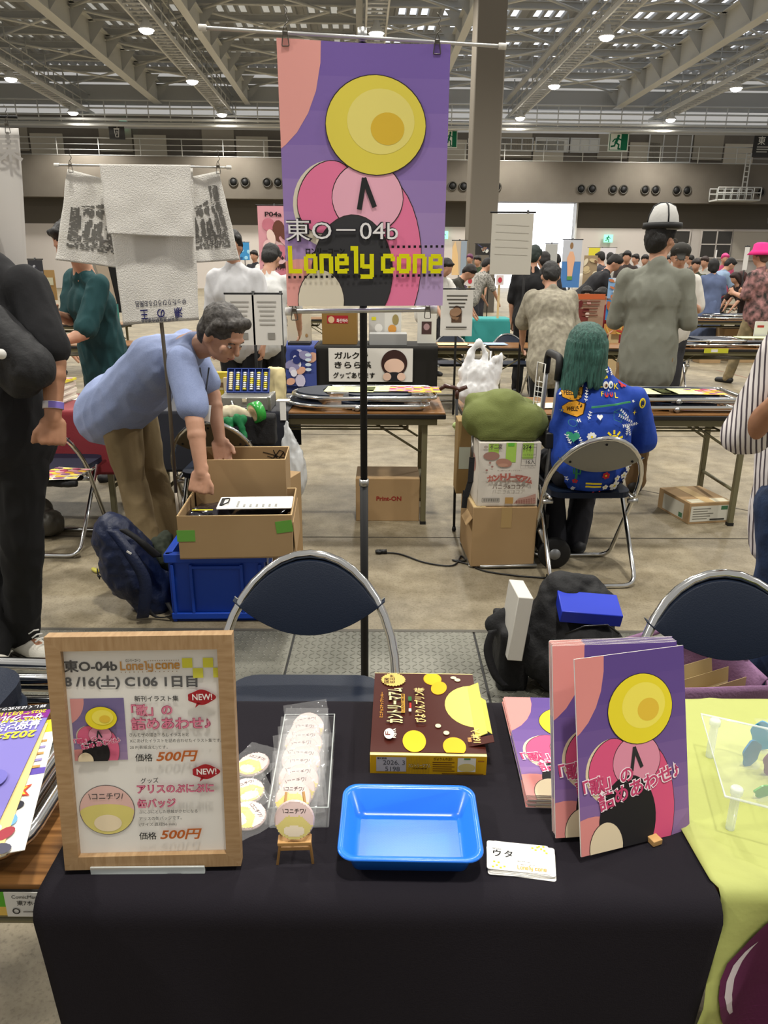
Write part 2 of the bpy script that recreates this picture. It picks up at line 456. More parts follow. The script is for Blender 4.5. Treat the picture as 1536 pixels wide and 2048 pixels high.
# signs on the gallery
def sign(name, px0, py0, px1, py1, base, label, draw, dy=-1.4, emit=0):
    x0, z1 = onwall(px0, py0, dy); x1, z0 = onwall(px1, py1, dy); w, h = x1-x0, z1-z0
    t = thing(name, label, 'sign'); t.matrix_world = WR @ Matrix.Translation((x0, dy, z0))
    b = MB(); b.box((w/2, .05, h/2), (w, .1, h), mat('sign_'+base, base, .5, emit=emit)); b.build('panel', None, t)
    P = Print(on_xz(0), .004, .004); draw(P, w, h); P.build('pictogram', t); return t
def runner(P, w, h, g='0f6b4c', wh='e8efe8', door=True):
    if door:
        P.rect(.05*w, .05*h, .95*w, .95*h, g); P.poly([(.08*w, .08*h), (.62*w, .08*h), (.62*w, .92*h), (.08*w, .92*h)], wh); c = g
    else: c = wh
    P.poly(ell(.48*w, .80*h, .075*w, .07*h, 12), c)
    P.line([(.46*w, .70*h), (.36*w, .45*h)], .13*w, c)
    P.line([(.46*w, .66*h), (.62*w, .60*h), (.70*w, .48*h)], .06*w, c); P.line([(.44*w, .66*h), (.28*w, .62*h), (.2*w, .5*h)], .06*w, c)
    P.line([(.37*w, .46*h), (.52*w, .34*h), (.50*w, .14*h), (.58*w, .13*h)], .075*w, c); P.line([(.35*w, .46*h), (.30*w, .28*h), (.14*w, .25*h)], .075*w, c)
sign('exit_sign', 1219, 264, 1255, 303, 'dfe8df', 'square green and white running man exit sign on the gallery beside frosted windows', runner)
sign('exit_sign', 888, 258, 914, 296, 'dfe8df', 'green and white exit sign on the gallery half hidden behind the purple banner', runner)
for px, py, l in ((1217, 477, 'small lit green exit lamp on the white wall beyond the daylight opening'), (888, 470, 'small lit green exit lamp on the white wall seen past the purple banner'), (246, 248, 'tiny lit green exit lamp above the gallery rail near the cup sign')):
    sign('exit_lamp', px-8, py-8, px+8, py+8, '8fe0c0', l, lambda P, w, h: runner(P, w, h, wh='1f8a66', door=False), -.3 if py > 300 else 2.6, .8)
def cup(P, w, h):
    wh = 'e6e6e2'
    P.line([(.36*w, .62*h), (.42*w, .15*h), (.60*w, .15*h), (.66*w, .62*h), (.36*w, .62*h)], .035*w, wh); P.line([(.34*w, .66*h), (.68*w, .66*h)], .05*w, wh); P.line([(.54*w, .62*h), (.58*w, .86*h), (.66*w, .88*h)], .03*w, wh); P.line([(.47*w, .5*h), (.55*w, .5*h), (.5*w, .3*h)], .03*w, wh)
sign('refreshment_sign', 216, 246, 250, 279, '3d3c3b', 'dark square sign with a white drinking cup and straw on the gallery', cup)
def east(P, w, h): P.text('東', .12*w, .55*h, .75*h*.5, 'e8e8e4', .01); [P.rect(.12*w, (.40-.1*k)*h, (.7-.1*k)*w, (.45-.1*k)*h, 'b8b8b4', k == 0) for k in range(3)]
sign('hall_sign', 1511, 266, 1560, 315, '2c2b2a', 'dark hall sign with white east character at the gallery end above the ladder', east)
# little balcony and ladder
b = MB(); x0, z0 = onwall(1421, 402, -1.6); x1, z1 = onwall(1509, 378, -1.6)
for yy in (-2.6, -1.3):
    for zz in (z0, z0+.5, z1): b.tube([(x0, yy, zz), (x1, yy, zz)], .045, steel_l, 5)
    for i in range(7): x = x0+(x1-x0)*i/6; b.tube([(x, yy, z0), (x, yy, z1)], .04, steel_l, 5)
b.box(((x0+x1)/2, -1.95, z0), (x1-x0, 1.3, .1), steel_l)
wallobj(b, 'wall_balcony')
b = MB(); x0, z0 = onwall(1482, 390, -1.5); x1, z1 = onwall(1503, 306, -1.5)
for x in (x0, x1): b.tube([(x, -1.5, z0), (x, -1.5, z1)], .05, steel_l, 5)
for i in range(8): z = z0+(z1-z0)*(i+.5)/8; b.tube([(x0, -1.5, z), (x1, -1.5, z)], .04, steel_l, 5)
wallobj(b, 'wall_ladder')

# column
b = MB(); b.box((0, 0, 7), (1.0, 1.0, 14), mat('column_paint', '6f685d', .7), bev=.05); b.box((0, 0, .6), (1.04, 1.04, 1.2), dgrey)
o = b.build('wall_column'); o.location = (3.42, 28.4, 0); o.rotation_euler = (0, 0, math.radians(2)); tag(o, kind='structure')

# ---------------------------------------------------------------- roof
Y0, Y1 = 30, 59
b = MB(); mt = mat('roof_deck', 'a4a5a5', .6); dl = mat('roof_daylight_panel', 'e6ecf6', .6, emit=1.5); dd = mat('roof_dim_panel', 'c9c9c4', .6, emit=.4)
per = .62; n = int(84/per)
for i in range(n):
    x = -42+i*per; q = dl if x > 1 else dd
    pr = [(x, 14.75), (x+.16, 14.75), (x+.22, 14.9), (x+.56, 14.9), (x+per, 14.75)]
    for k in range(4):
        (xa, za), (xb, zb2) = pr[k], pr[k+1]
        seg = [(y, y+1.35) for y in [Y0+j*2.7 for j in range(11)]] if k == 2 else [(Y0, Y1)]
        for j, (ya, yb2) in enumerate(seg):
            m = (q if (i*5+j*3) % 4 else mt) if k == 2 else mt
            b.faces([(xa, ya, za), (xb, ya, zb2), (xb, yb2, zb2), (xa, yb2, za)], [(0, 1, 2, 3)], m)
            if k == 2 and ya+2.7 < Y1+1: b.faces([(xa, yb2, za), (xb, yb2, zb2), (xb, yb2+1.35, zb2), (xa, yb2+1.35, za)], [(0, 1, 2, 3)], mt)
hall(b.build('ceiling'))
def ibeam(b, p, q, w, h, m, tw=.05):
    p, q = V(p), V(q); d = q-p; c = (p+q)/2; L = d.length
    R = Matrix.Rotation(math.atan2(d.y, d.x), 3, 'Z')
    for dz, hh, ww in ((0, tw, w), (h, tw, w), (h/2, h, tw)): b.box(c+V((0, 0, dz)), (L, ww, hh), m, R)
for x, w, h in ((-27, .5, 1.3), (-13.9, .55, 1.3), (-7.7, .38, .9), (5.1, .38, .9), (18.2, .55, 1.3), (31, .5, 1.3)):
    b = MB(); ibeam(b, (x, Y0, 12.3), (x, 58, 12.3), w, h, steel_l)
    for k in range(11):
        yy = 31+k*2.7
        for s in (-1, 1): b.faces([(x, yy-.03, 12.4), (x+s*.9, yy-.03, 13.5), (x, yy-.03, 13.5)], [(0, 1, 2)], steel); 
    hall(b.build('ceiling_girder'))
b = MB()
for k in range(11): ibeam(b, (-42, 31+k*2.7, 13.6), (42, 31+k*2.7, 13.6), .22, .3, steel)
hall(b.build('ceiling_purlin'))
b = MB()
for x0 in (-38, -27, -20, -13.9, -7.7, -1, 5.1, 11.5, 18.2, 24.5):
    for k in range(0, 10, 2):
        y = 31+k*2.7
        b.tube([(x0, y, 13.35), (x0+6.3, y+5.4, 13.35)], .07, steel_l, 5); b.tube([(x0+6.3, y, 13.35), (x0, y+5.4, 13.35)], .07, steel_l, 5)
hall(b.build('ceiling_brace'))
ROWS = [-19.1, -9.2, .8, 11.0, 21.4]
for x in ROWS:
    b = MB()
    for s in (-.45, .45):
        b.box((x+s, 45, 11.75), (.08, 28, .22), steel_l)
        for zz in (12.3, 12.85): b.tube([(x+s, 31, zz), (x+s, 58.5, zz)], .035, steel_l, 5)
        for k in range(19): b.tube([(x+s, 31+k*1.5, 11.75), (x+s, 31+k*1.5, 12.85)], .035, steel, 5); 
    for k in range(56): b.box((x, 31+k*.5, 11.75), (.9, .16, .05), steel)
    for k in range(10):
        for s in (-.45, .45): b.tube([(x+s, 32+k*2.7, 12.85), (x+s, 32+k*2.7, 13.7)], .04, steel, 5)
    b.box((x-.75, 45, 12.6), (.3, 28, .12), steel)
    hall(b.build('ceiling_catwalk'))
b = MB()
for zz in (11.0, 11.5, 11.9, 12.4): b.tube([(-34, 57.6, zz), (34, 57.6, zz)], .06, steel_l, 5)
for k in range(46): b.tube([(-34+k*1.5, 57.6, 11.0), (-34+k*1.5, 57.6, 12.4)], .04, steel_l, 5)
b.box((0, 58.4, 11.0), (68, 1.4, .25), steel); b.box((0, 58.6, 12.9), (68, .4, 1.2), steel)
for zz in (11.25, 11.6): b.tube([(-34, 56.9, zz-.5), (34, 56.9, zz-.5)], .09, steel_l, 6)
hall(b.build('ceiling_gallery'))

# high-bay lamps hung on the catwalks
glow = mat('lamp_glass', 'fffaf0', .3, emit=26)
def make_lamp(name='high_bay_lamp'):
    t = thing(name, 'x', 'lamp')
    b = MB(); b.lathe([(.05, .55), (.13, .5), (.15, .3), (.34, .08), (.36, 0), (.33, 0), (.13, .28), (.001, .29)], steel_l, 18); b.build('housing', None, t)
    b = MB(); b.lathe([(.31, .02), (.27, -.08), (.15, -.14), (.001, -.16)], glow, 18); b.build('lens', None, t)
    b = MB(); b.tube([(0, 0, .5), (0, 0, .75), (.2, 0, .9)], .03, steel, 6); b.build('hanger', None, t)
    return t
lamp0 = None
rown = ['above the banner of the east character', 'above the towel stand', 'behind the purple banner pole', 'beside the grey column', 'above the ladder balcony']
rown = ['outermost catwalk over the east banner', 'catwalk over the towel stand', 'catwalk over the purple banner', 'catwalk beside the grey column', 'outermost catwalk over the ladder balcony']
ordn = ['', 'second', 'third', 'fourth', 'fifth', 'sixth', 'seventh', 'eighth', 'ninth']
for r, x in enumerate(ROWS):
    for k in range(7):
        y = 56.0-9.3*k + (r in (2,))*0
        if k > 2 and r in (0, 4): continue
        if k == 0: lab = 'white high-bay lamp on the %s, closest to the gallery wall' % rown[r]
        else: lab = 'white high-bay lamp on the %s, %s from the wall' % (rown[r], ordn[k])
        p = V((x*math.cos(HY)-y*math.sin(HY), y*math.cos(HY)+x*math.sin(HY), 11.3))
        t = make_lamp() if lamp0 is None else dup(lamp0)
        if lamp0 is None: lamp0 = t
        t.location = p; t['label'] = lab; t['group'] = 'ceiling lamps'
        ld = bpy.data.lights.new('lamp_light', 'SPOT'); ld.energy = 2500; ld.spot_size = math.radians(150); ld.spot_blend = .6; ld.shadow_soft_size = .32; ld.color = (1, .96, .88)
        lo = bpy.data.objects.new('lamp_light', ld); COL.objects.link(lo); lo.location = p-V((0, 0, .22))
# ---------------------------------------------------------------- shared makers
wood_top = mat('oak_grain_top', '94683a', .35, noise_s=4, noise_c='5f3d1a', stretch=(1.2, 26, 4))
edge_blk = mat('table_edge_black', '171513', .5)
olive = mat('table_leg_olive', '6f6a50', .45, .3)
navy_v = mat('navy_vinyl', '0e1829', .5, bump=.2, bump_s=300, spec=.3)
grey_p = mat('grey_back_plate', '8b8a82', .5, .4)
card_b = mat('cardboard', 'a28660', .85, noise_s=3, noise_c='9a7e58')
card_l = mat('cardboard_edge', 'cbb083', .85)
paper = mat('white_paper', 'e6e3dc', .75)
clear = mat('clear_acrylic', 'f4f8f8', .05, alpha=.07, spec=.9)
clear_e = mat('clear_acrylic_edge', 'eef6f4', .1, alpha=.42, spec=.9)
film = mat('clear_film', 'ffffff', .08, alpha=.09, spec=1)
TZ = .70
def make_table(name, L, label, cat='table', rails=True, D=.45, top=None):
    "folding table, length along x, back at +y"
    t = thing(name, label, cat)
    b = MB(); b.box((0, 0, TZ-.004), (L-.008, D-.008, .008), top or wood_top); b.build('tabletop', None, t)
    b = MB(); b.box((0, 0, TZ-.022), (L, D, .03), edge_blk, bev=.006); b.build('edge_band', None, t)
    for s in (-1, 1):
        x = s*(L/2-.12)
        for q in (-1, 1):
            b = MB(); b.box((x, q*(D/2-.055), .333), (.032, .032, .662), olive, bev=.004); b.box((x, q*(D/2-.055), .01), (.036, .036, .02), black); b.build('leg', None, t)
        b = MB(); b.tube([(x, -D/2+.05, .22), (x, D/2-.05, .22)], .011, olive, 8); b.build('crossbar', None, t)
        b = MB(); b.box((x, 0, .645), (.03, D-.08, .03), olive); b.build('leg_hinge', None, t)
        for q in (-1, 1): b = MB(); b.tube([(x-s*.02, q*(D/2-.075), .45), (x-s*.33, q*(D/2-.075), .645)], .008, olive, 6); b.build('brace', None, t)
    for q in (-1, 1): b = MB(); b.box((0, q*(D/2-.03), .648), (L-.1, .02, .045), olive); b.build('apron', None, t)
    b = MB()
    for k in range(5): b.tube([(-L/2+.22, -.16+k*.08, .575), (L/2-.22, -.16+k*.08, .575)], .006, olive, 6)
    for s in (-1, 1): b.tube(fillet([(s*(L/2-.22), -.18, .64), (s*(L/2-.22), -.17, .575), (s*(L/2-.22), .17, .575), (s*(L/2-.22), .18, .64)], .03), .006, olive, 6)
    b.build('shelf_rack', None, t)
    return t
def arch_pts(W_=.235, H0=.46, H1=.755, tilt=0, n=18):
    return [(W_*math.cos(math.pi*k/n), H0+(H1-H0)*math.sin(math.pi*k/n)) for k in range(n+1)]
def make_chair(name, label, seat_m=navy_v, back_m=navy_v, rear_m=grey_p):
    "pipe chair facing -y, top of the back over y=+.19"
    t = thing(name, label, 'folding chair')
    yl = lambda z: -.23+.42*z/.755
    side = [(-.235, .46), (-.2, .012)]
    loop = [V((x, yl(z), z)) for x, z in arch_pts()]
    foot = fillet([(-.232, yl(.46), .46), (-.215, yl(.012), .012), (.215, yl(.012), .012), (.232, yl(.46), .46)], .06)[1:-1]
    b = MB(); b.tube(loop+foot, .0125, chrome, 10, closed=True); b.build('frame', None, t)
    b = MB(); b.tube(fillet([(-.212, -.15, .43), (-.212, .20, .012), (.212, .20, .012), (.212, -.15, .43)], .07), .0115, chrome, 10); b.build('rear_leg', None, t)
    b = MB(); b.prism(rrect(.40, .38, .07), .028, seat_m, Matrix.Translation((0, -.125, .425))); 
    b.build('seat', None, t)
    for s in (-1, 1): b = MB(); b.tube([(s*.205, -.29, .42), (s*.205, .04, .42)], .009, chrome, 8); b.cyl((s*.19, .03, .40), (s*.24, .03, .40), .012, alu, 10); b.build('seat_bracket', None, t)
    # backrest lens, bowed
    n = 22; up = []; lo = []
    for k in range(n+1):
        x = -.205+.41*k/n; e = (x/.235)
        zt = .46+.295*math.sqrt(max(0, 1-e*e))-.012; q = abs(x)/.205
        zb_ = .568+.078*q**2
        zt = max(zt, zb_+.004); up.append((x, zt)); lo.append((x, zb_))
    def lens(m, off, th, name, parent):
        b = MB(); vs = []; N = n+1
        for o_ in (off, off+th):
            for arr in (up, lo):
                for x, z in arr: vs.append(V((x, yl(z)+.012-.030*(1-(x/.21)**2)*0+o_, z)))
        fs = []
        for k in range(n):
            fs += [(k, k+1, N+k+1, N+k), (2*N+k, 3*N+k, 3*N+k+1, 2*N+k+1), (k, 2*N+k, 2*N+k+1, k+1), (N+k, N+k+1, 3*N+k+1, 3*N+k)]
        fs += [(0, N, 3*N, 2*N), (n, 2*N+n, 3*N+n, N+n)]
        b.faces(vs, fs, m); o = b.build(name, None, parent)
        md = o.modifiers.new('b', 'BEVEL'); md.width = .008; md.segments = 3; md.limit_method = 'ANGLE'
        for p in o.data.polygons: p.use_smooth = True
        return o
    bk = lens(back_m, -.028, .024, 'backrest', t)
    pl = lens(rear_m, -.003, .004, 'back_plate', t)
    b = MB()
    for x, z in ((-.15, .63), (.15, .63), (0, .725)): b.cyl((x, yl(z)+.012, z), (x, yl(z)+.0165, z), .006, black, 10)
    b.build('screw', None, pl)
    return t
def make_folded(name, label):
    "folded pipe chair lying flat, length along -x from 0, z up from 0"
    t = thing(name, label, 'folding chair')
    A = [(-.56-.30*math.sin(PI*k/18), .235*math.cos(PI*k/18), .03) for k in range(19)]
    b = MB(); b.tube(A+fillet([(-.56, -.235, .03), (0, -.215, .03), (0, .215, .03), (-.56, .235, .03)], .06)[1:-1], .0125, chrome, 10, closed=True); b.build('frame', None, t)
    b = MB(); b.tube(fillet([(-.45, -.195, .012), (-.035, -.195, .012), (-.035, .195, .012), (-.45, .195, .012)], .06), .0115, chrome, 10); b.build('rear_leg', None, t)
    b = MB(); b.prism(rrect(.38, .37, .07), .026, navy_v, Matrix.Translation((-.33, 0, .018))); b.build('seat', None, t)
    b = MB(); b.prism([(-.57-.27*math.sin(PI*k/14), .215*math.cos(PI*k/14)) for k in range(1, 14)]+[(-.66, -.12), (-.68, 0), (-.66, .12)], .022, navy_v, Matrix.Translation((0, 0, .025))); b.build('backrest', None, t)
    for s in (-1, 1): b = MB(); b.cyl((-.42, s*.2, .02), (-.42, s*.245, .02), .016, alu, 10); b.build('hinge', None, t)
    return t
def carton(name, label, dims, m=card_b, open_top=False, cat='cardboard box', th=.005, inner=None):
    "box with base centre at the origin"
    w, d, h = dims; t = thing(name, label, cat); b = MB()
    if not open_top: b.box((0, 0, h/2), dims, m, bev=.003); b.build('body', None, t)
    else:
        b.box((0, 0, th/2), (w, d, th), m)
        for s in (-1, 1): b.box((0, s*(d/2-th/2), h/2), (w, th, h), m); b.box((s*(w/2-th/2), 0, h/2), (th, d-2*th, h), m)
        b.build('body', None, t)
        b = MB(); b.tube([(-w/2, -d/2+th/2, h), (w/2, -d/2+th/2, h), (w/2-th/2, d/2, h), (-w/2, d/2-th/2, h)], th*.55, card_l, 4, closed=True); b.build('rim', None, t)
    return t
def pmat(BL, BR, TL):
    x = (BR-BL).normalized(); z = (TL-BL); z = (z-x*z.dot(x)).normalized(); y = z.cross(x)
    M = Matrix((x, y, z)).transposed().to_4x4(); M.translation = BL; return M
def quadmap(TL, TR, BR, BL, w, h):
    "photo pixel -> flat coordinates of a w x h sheet whose corners are seen at those pixels"
    def f(px, py):
        u = v = .5
        for _ in range(12):
            X = BL[0]*(1-u)*(1-v)+BR[0]*u*(1-v)+TL[0]*(1-u)*v+TR[0]*u*v; Y = BL[1]*(1-u)*(1-v)+BR[1]*u*(1-v)+TL[1]*(1-u)*v+TR[1]*u*v
            ax = (BR[0]-BL[0])*(1-v)+(TR[0]-TL[0])*v; bx = (TL[0]-BL[0])*(1-u)+(TR[0]-BR[0])*u
            ay = (BR[1]-BL[1])*(1-v)+(TR[1]-TL[1])*v; by = (TL[1]-BL[1])*(1-u)+(TR[1]-BR[1])*u
            D = ax*by-bx*ay; ex, ey = px-X, py-Y; u += (ex*by-bx*ey)/D; v += (ax*ey-ex*ay)/D
        return u*w, v*h
    return f
def T(P, q, body, x0, y0, x1, hpx, col, bold=0, y1=None, fit=True, **k):
    "lettering whose baseline runs between two photo pixels"
    a = q(x0, y0); b = q(x1, y0 if y1 is None else y1); s = abs(q(x0, y0)[1]-q(x0, y0-hpx)[1])
    P.text(body, a[0], a[1], s, col, bold, width=math.hypot(b[0]-a[0], b[1]-a[1]) if fit else None, rot=math.atan2(b[1]-a[1], b[0]-a[0]), **k)
def art(P, x, y, w, h, dark=0):
    "abstract cover: rounded colour shapes on purple, a plain stand-in for the printed drawing"
    A = ['7c63b0', '8269b3', '8a70b7', '9379bb', '9d83c0', 'a78dc5', 'b297ca', 'bda2cf'] if not dark else ['5b4488', '5f478a', '654c8d', '6c5290', '745894', '7d5f98', '86679c', '9070a0']
    yl, pk, pe, cr, bk, lp = ('e9d955', 'f07fa8', 'f0a9a2', 'e6ddc8', '3a3a3d', 'f4b6cb') if not dark else ('e8d62e', 'd9567f', 'd98b86', 'e0cfae', '1f1d1f', 'dd8fa6')
    C = lambda pts: clipbox([(x+a*w, y+b*h) for a, b in pts], x, y, x+w, y+h)
    P.h += P.st
    for i in range(8): P.rect(x, y+h*(7-i)/8, x+w, y+h*(8-i)/8, A[i], False)
    P.poly(C([(0, 1), (.255, 1), (.25, .92), (.22, .82), (.17, .74), (.10, .67), (.03, .625), (0, .61)]), pe)
    P.poly(C(ell(.30, .40, .24, .17, 36)), cr)
    P.poly(C(ell(.10, .02, .30, .17, 30)), pe)
    def shape(pts, c):
        P.poly(C([((a-cx)*1.012+cx, (b_-cy)*1.009+cy) for a, b_ in pts for cx, cy in [(.5, .45)]] if False else pts), '2a2226' if dark else '3a3030')
        cx = sum(p[0] for p in pts)/len(pts); cy = sum(p[1] for p in pts)/len(pts)
        P.poly(C([(a-(.004 if a > cx else -.004), b_-(.003 if b_ > cy else -.003)) for a, b_ in pts]), c)
    shape(ell(.60, .18, .26, .34, 36), pk); shape(ell(.27, .43, .19, .135, 36, rot=.3), pk)
    shape(ell(.52, .43, .22, .14, 36), lp); shape(ell(.42, .13, .26, .235, 36, rot=.2), bk)
    shape(ell(.22, .02, .15, .13, 30), cr)
    shape(ell(.57, .70, .30, .185, 40), yl)
    P.poly(C(ell(.60, .715, .20, .12, 32)), 'efe27e' if not dark else 'efe05a'); P.poly(C(ell(.64, .69, .10, .06, 26)), 'e2bd3c')
    P.line([(x+w*.50, y+h*.50), (x+w*.56, y+h*.40)], w*.03, '2a2a2c'); P.line([(x+w*.50, y+h*.50), (x+w*.47, y+h*.39)], w*.03, '2a2a2c')
def title(P, x, y, w, h):
    for c, bo in (('f6e6ec', .075), ('c4456f', .025)):
        P.text('「歌」の', x+.04*w, y+.30*h, .125*h*.72, c, bo, rot=.14, width=.45*w)
        P.text('詰めあわせ♪', x+.17*w, y+.215*h, .130*h*.72, c, bo, rot=.19, width=.76*w)
# ---------------------------------------------------------------- our table, its cloths
SX = .47
tb = make_table('folding_table', 1.8, 'wood-grain folding table holding the framed price sign, half under black cloth'); tb.location = (SX-.9, 1.02, 0)
b = MB(); st0 = W(0, 1840, Y=.793)
for x0, x1, z0, z1, m in ((-1.3, -.515, .667, .692, flat('58a82e')), (-1.3, -.515, .652, .667, flat('d8b65a')), (-.515, -.455, .650, .692, flat('d9d9d6'))):
    b.box(((x0+x1)/2-tb.location.x, .7937-1.02, (z0+z1)/2), (x1-x0, .001, z1-z0), m)
so = b.build('edge_label', None, tb)
P = Print(on_xz(.7930-1.02, -.511-tb.location.x, .652)); P.text('ComicMarket', .006, .030, .008, '3a3a3a'); P.text('東7ホール', .012, .019, .009, '3a3a3a', .01); P.text('O — 04a', .004, .004, .014, '2a2a2a', .01); P.build('lettering', so)
tb2 = make_table('folding_table', 1.8, 'folding table under the yellow-green cloth beside the black one'); tb2.location = (SX+.03+.9, 1.02, 0)

clothm = mat('black_cloth', '1d1a20', .9, bump=.2, bump_s=500, spec=.2)
def cloth(name, label, x0, x1, yb, yf, drop, m, amp=.02, seed=0, back=.03, side=None, nu=70):
    "runs over the table top and hangs down the front"
    R = .030; segs = [(yb, 'b'), (yf, 'f')]; Ltop = yb-yf; Lf = drop; tot = back+Ltop+Lf; nv = 90
    def f(u, v):
        s = v*tot; x = x0+(x1-x0)*u
        if s < back: y, z, q = yb+.006, TZ+.004-(back-s), 0
        elif s < back+Ltop: y, z, q = yb-(s-back), TZ+.004, 0
        else:
            t = s-back-Ltop; a = min(t/R, PI/2); q = max(0, t-R*PI/2)
            y = yf-R*math.sin(a); z = TZ+.004-R*(1-math.cos(a))-q
        if q > 0:
            k = min(1, q/.25)
            y -= amp*k*(noise.noise(V((x*3.2+seed, z*1.1, 1)))*1.5+noise.noise(V((x*9+seed, z*2.2, 4)))*.5) + .01*k
            x = x+(.5-u)*.05*k + (.012*k*noise.noise(V((z*3, seed, u*2))))
        else:
            z += .0018*max(0, noise.noise(V((x*5+seed, y*5, 2)))) + .0012*abs(noise.noise(V((x*16+seed, y*12, 3))))
        return V((x, y, z))
    b = MB(); b.grid(f, nu, nv, m, thick=.0012); o = b.build(name); return o
o = cloth('tablecloth', '', -.462, .452, 1.245, .792, .62, clothm, seed=3)
tag(o, 'plain black tablecloth hanging down the front of the sales table', 'tablecloth')

# yellow-green cloth with a purple drop printed on it
ym = bpy.data.materials.new('lime_cloth'); ym.use_nodes = True
mat('lime_cloth_plain', 'c3cf62', .7)
yb_ = mat('lime_cloth_base', 'a8ae62', .7, bump=.4, bump_s=25)
pur = mat('cloth_purple', '560f40', .7); pwh = mat('cloth_highlight', 'c9bfc2', .6)
E0 = V((.505, .905, 0))
def fy(u, v):
    back, Lt, drop, R = .02, .455, .70, .016; s = v*(back+Lt+drop)
    x = .462+u*.72
    if s < back: return V((x, 1.262, TZ+.006-(back-s)))
    if s < back+Lt:
        y = 1.255-(s-back); k = (s-back)/Lt
        x0 = .433+.016*k
        x = x0+u*.72
        z = TZ+.0085+.0035*max(0, noise.noise(V((x*10, y*7, 8))))+.005*max(0, math.sin((x*.8+y*.5)*46+3*noise.noise(V((x*4, y*4, 2)))))**6*(.4+.6*k)*(1 if u > .02 else 0)
        return V((x, y, z))
    t = s-back-Lt; a = min(t/R, PI/2); q = max(0, t-R*PI/2)
    y = .80-R*math.sin(a); z = TZ+.0065-R*(1-math.cos(a))-q; k = min(1, q/.15)
    y -= k*(.022*math.sin(u*26+1.4)*math.exp(-u*1.2)+.02*noise.noise(V((u*7, z*2, 5))))+.012*k
    x = .452+u*.72+(.010*math.sin(q*9)*k+.012*math.exp(-((q-.03)/.03)**2)-.05*min(1, q/.35))*(1-u)
    return V((x, y, z))
b = MB(); NU, NV = 90, 110; P2 = [[fy(i/NU, j/NV) for i in range(NU+1)] for j in range(NV+1)]
tot = .02+.455+.70
vs = [p for r in P2 for p in r]
b.faces(vs, [(j*(NU+1)+i, j*(NU+1)+i+1, (j+1)*(NU+1)+i+1, (j+1)*(NU+1)+i) for j in range(NV) for i in range(NU)], yb_, True)
o = b.build('tablecloth'); md = o.modifiers.new('s', 'SOLIDIFY'); md.thickness = .0015
tag(o, 'wrinkled yellow-green tablecloth with big purple round print on its hanging front', 'tablecloth')
def yflat(px, py):
    p = W(px, py, Y=.765); return p.x, p.z
def yfit(co):
    "flat x, height z on the hanging front -> the cloth's own surface"
    q_ = (TZ+.0065-.016)-co.y; v = (.02+.455+.016*PI/2+q_)/tot; u = .5
    for _ in range(8): u += (co.x-fy(u, v).x)/.74; 
    u = min(max(u, 0), 1); p = fy(u, min(v, 1)); n_ = (fy(min(u+.01, 1), v)-fy(max(u-.01, 0), v)).cross(fy(u, v)-fy(u, min(v+.01, 1))); n_ = n_.normalized(); n_ = n_ if n_.y < 0 else -n_
    return p+n_*(.0022+co.z)
P = Print(lambda x, y, h: V((x, y, h)), .0004, .0003)
P.poly([yflat(*a) for a in ((1640, 1838), (1590, 1848), (1545, 1866), (1490, 1905), (1452, 1925), (1434, 1950), (1427, 1978), (1430, 2010), (1442, 2045), (1465, 2085), (1510, 2120), (1580, 2140), (1650, 2125), (1705, 2075), (1730, 2000), (1725, 1920), (1690, 1860))], pur)
P.poly([yflat(*a) for a in ((1526, 1902), (1495, 1915), (1465, 1932), (1447, 1955), (1440, 1980), (1447, 2010), (1462, 2040), (1472, 2043), (1462, 2010), (1459, 1985), (1466, 1957), (1487, 1932))], pwh)
drape(P, 'printed_drop', o, yfit, .012)

# ---------------------------------------------------------------- framed price sign on a clear stand
BL = W(130, 1741, z=.713); BR = W(482, 1732, z=.713); fw_ = (BR-BL).length; TLp = lean(107, 1275, BL, .337)
M = pmat(BL, BR, TLp); fh = .337
fr = thing('price_sign', 'oak-framed white price sign listing the booklet and badge at 500 yen', 'framed sign'); fr.matrix_world = M
oak = mat('frame_oak', 'a98b66', .5, noise_s=9, noise_c='977853', stretch=(3, 3, 22)); oak2 = mat('frame_oak_h', 'a98b66', .5, noise_s=9, noise_c='977853', stretch=(22, 3, 3))
b = MB(); fb, fd = .0195, .018
for pts, m in (([(0, 0), (fw_, 0), (fw_-fb, fb), (fb, fb)], oak2), ([(0, fh), (fb, fh-fb), (fw_-fb, fh-fb), (fw_, fh)], oak2), ([(0, 0), (fb, fb), (fb, fh-fb), (0, fh)], oak), ([(fw_, 0), (fw_, fh), (fw_-fb, fh-fb), (fw_-fb, fb)], oak)):
    b.prism(pts, fd, m, Matrix(((1, 0, 0, 0), (0, 0, 1, 0), (0, 1, 0, 0), (0, 0, 0, 1))))
b.build('frame', None, fr)
b = MB(); b.box((fw_/2, fd*.6, fh/2), (fw_-.01, .003, fh-.01), paper); sh = b.build('paper_sheet', None, fr)
q = quadmap((107, 1275), (481, 1257), (482, 1732), (130, 1741), fw_, fh)
P = Print(on_xz(fd*.6-.0015)); k1 = '1c1a19'
T(P, q, '東O-04b', 139, 1343, 246, 24, k1, .03, 1338)
T(P, q, '8 /16(土) C106 1日目', 139, 1372, 406, 24, k1, .03, 1364)
a, c = q(252, 1338), q(372, 1332); glyph_logo(P, 'Lonely', a[0], a[1], (c[0]-a[0])*.55, .0125, 'c58a1c'); glyph_logo(P, 'cone', a[0]+(c[0]-a[0])*.59, a[1]+.001, (c[0]-a[0])*.41, .0125, 'c58a1c'); T(P, q, 'ロンリーコーン', 264, 1321, 294, 7, '2a1d10', .02, 1319)
for k in range(14):
    for (xa, ya) in ((308+k*4.7, 1318-k*.25), (253+k*8.6, 1342-k*.4)): a = q(xa, ya); P.rect(a[0], a[1], a[0]+.0011, a[1]+.0011, '8a6420', False)
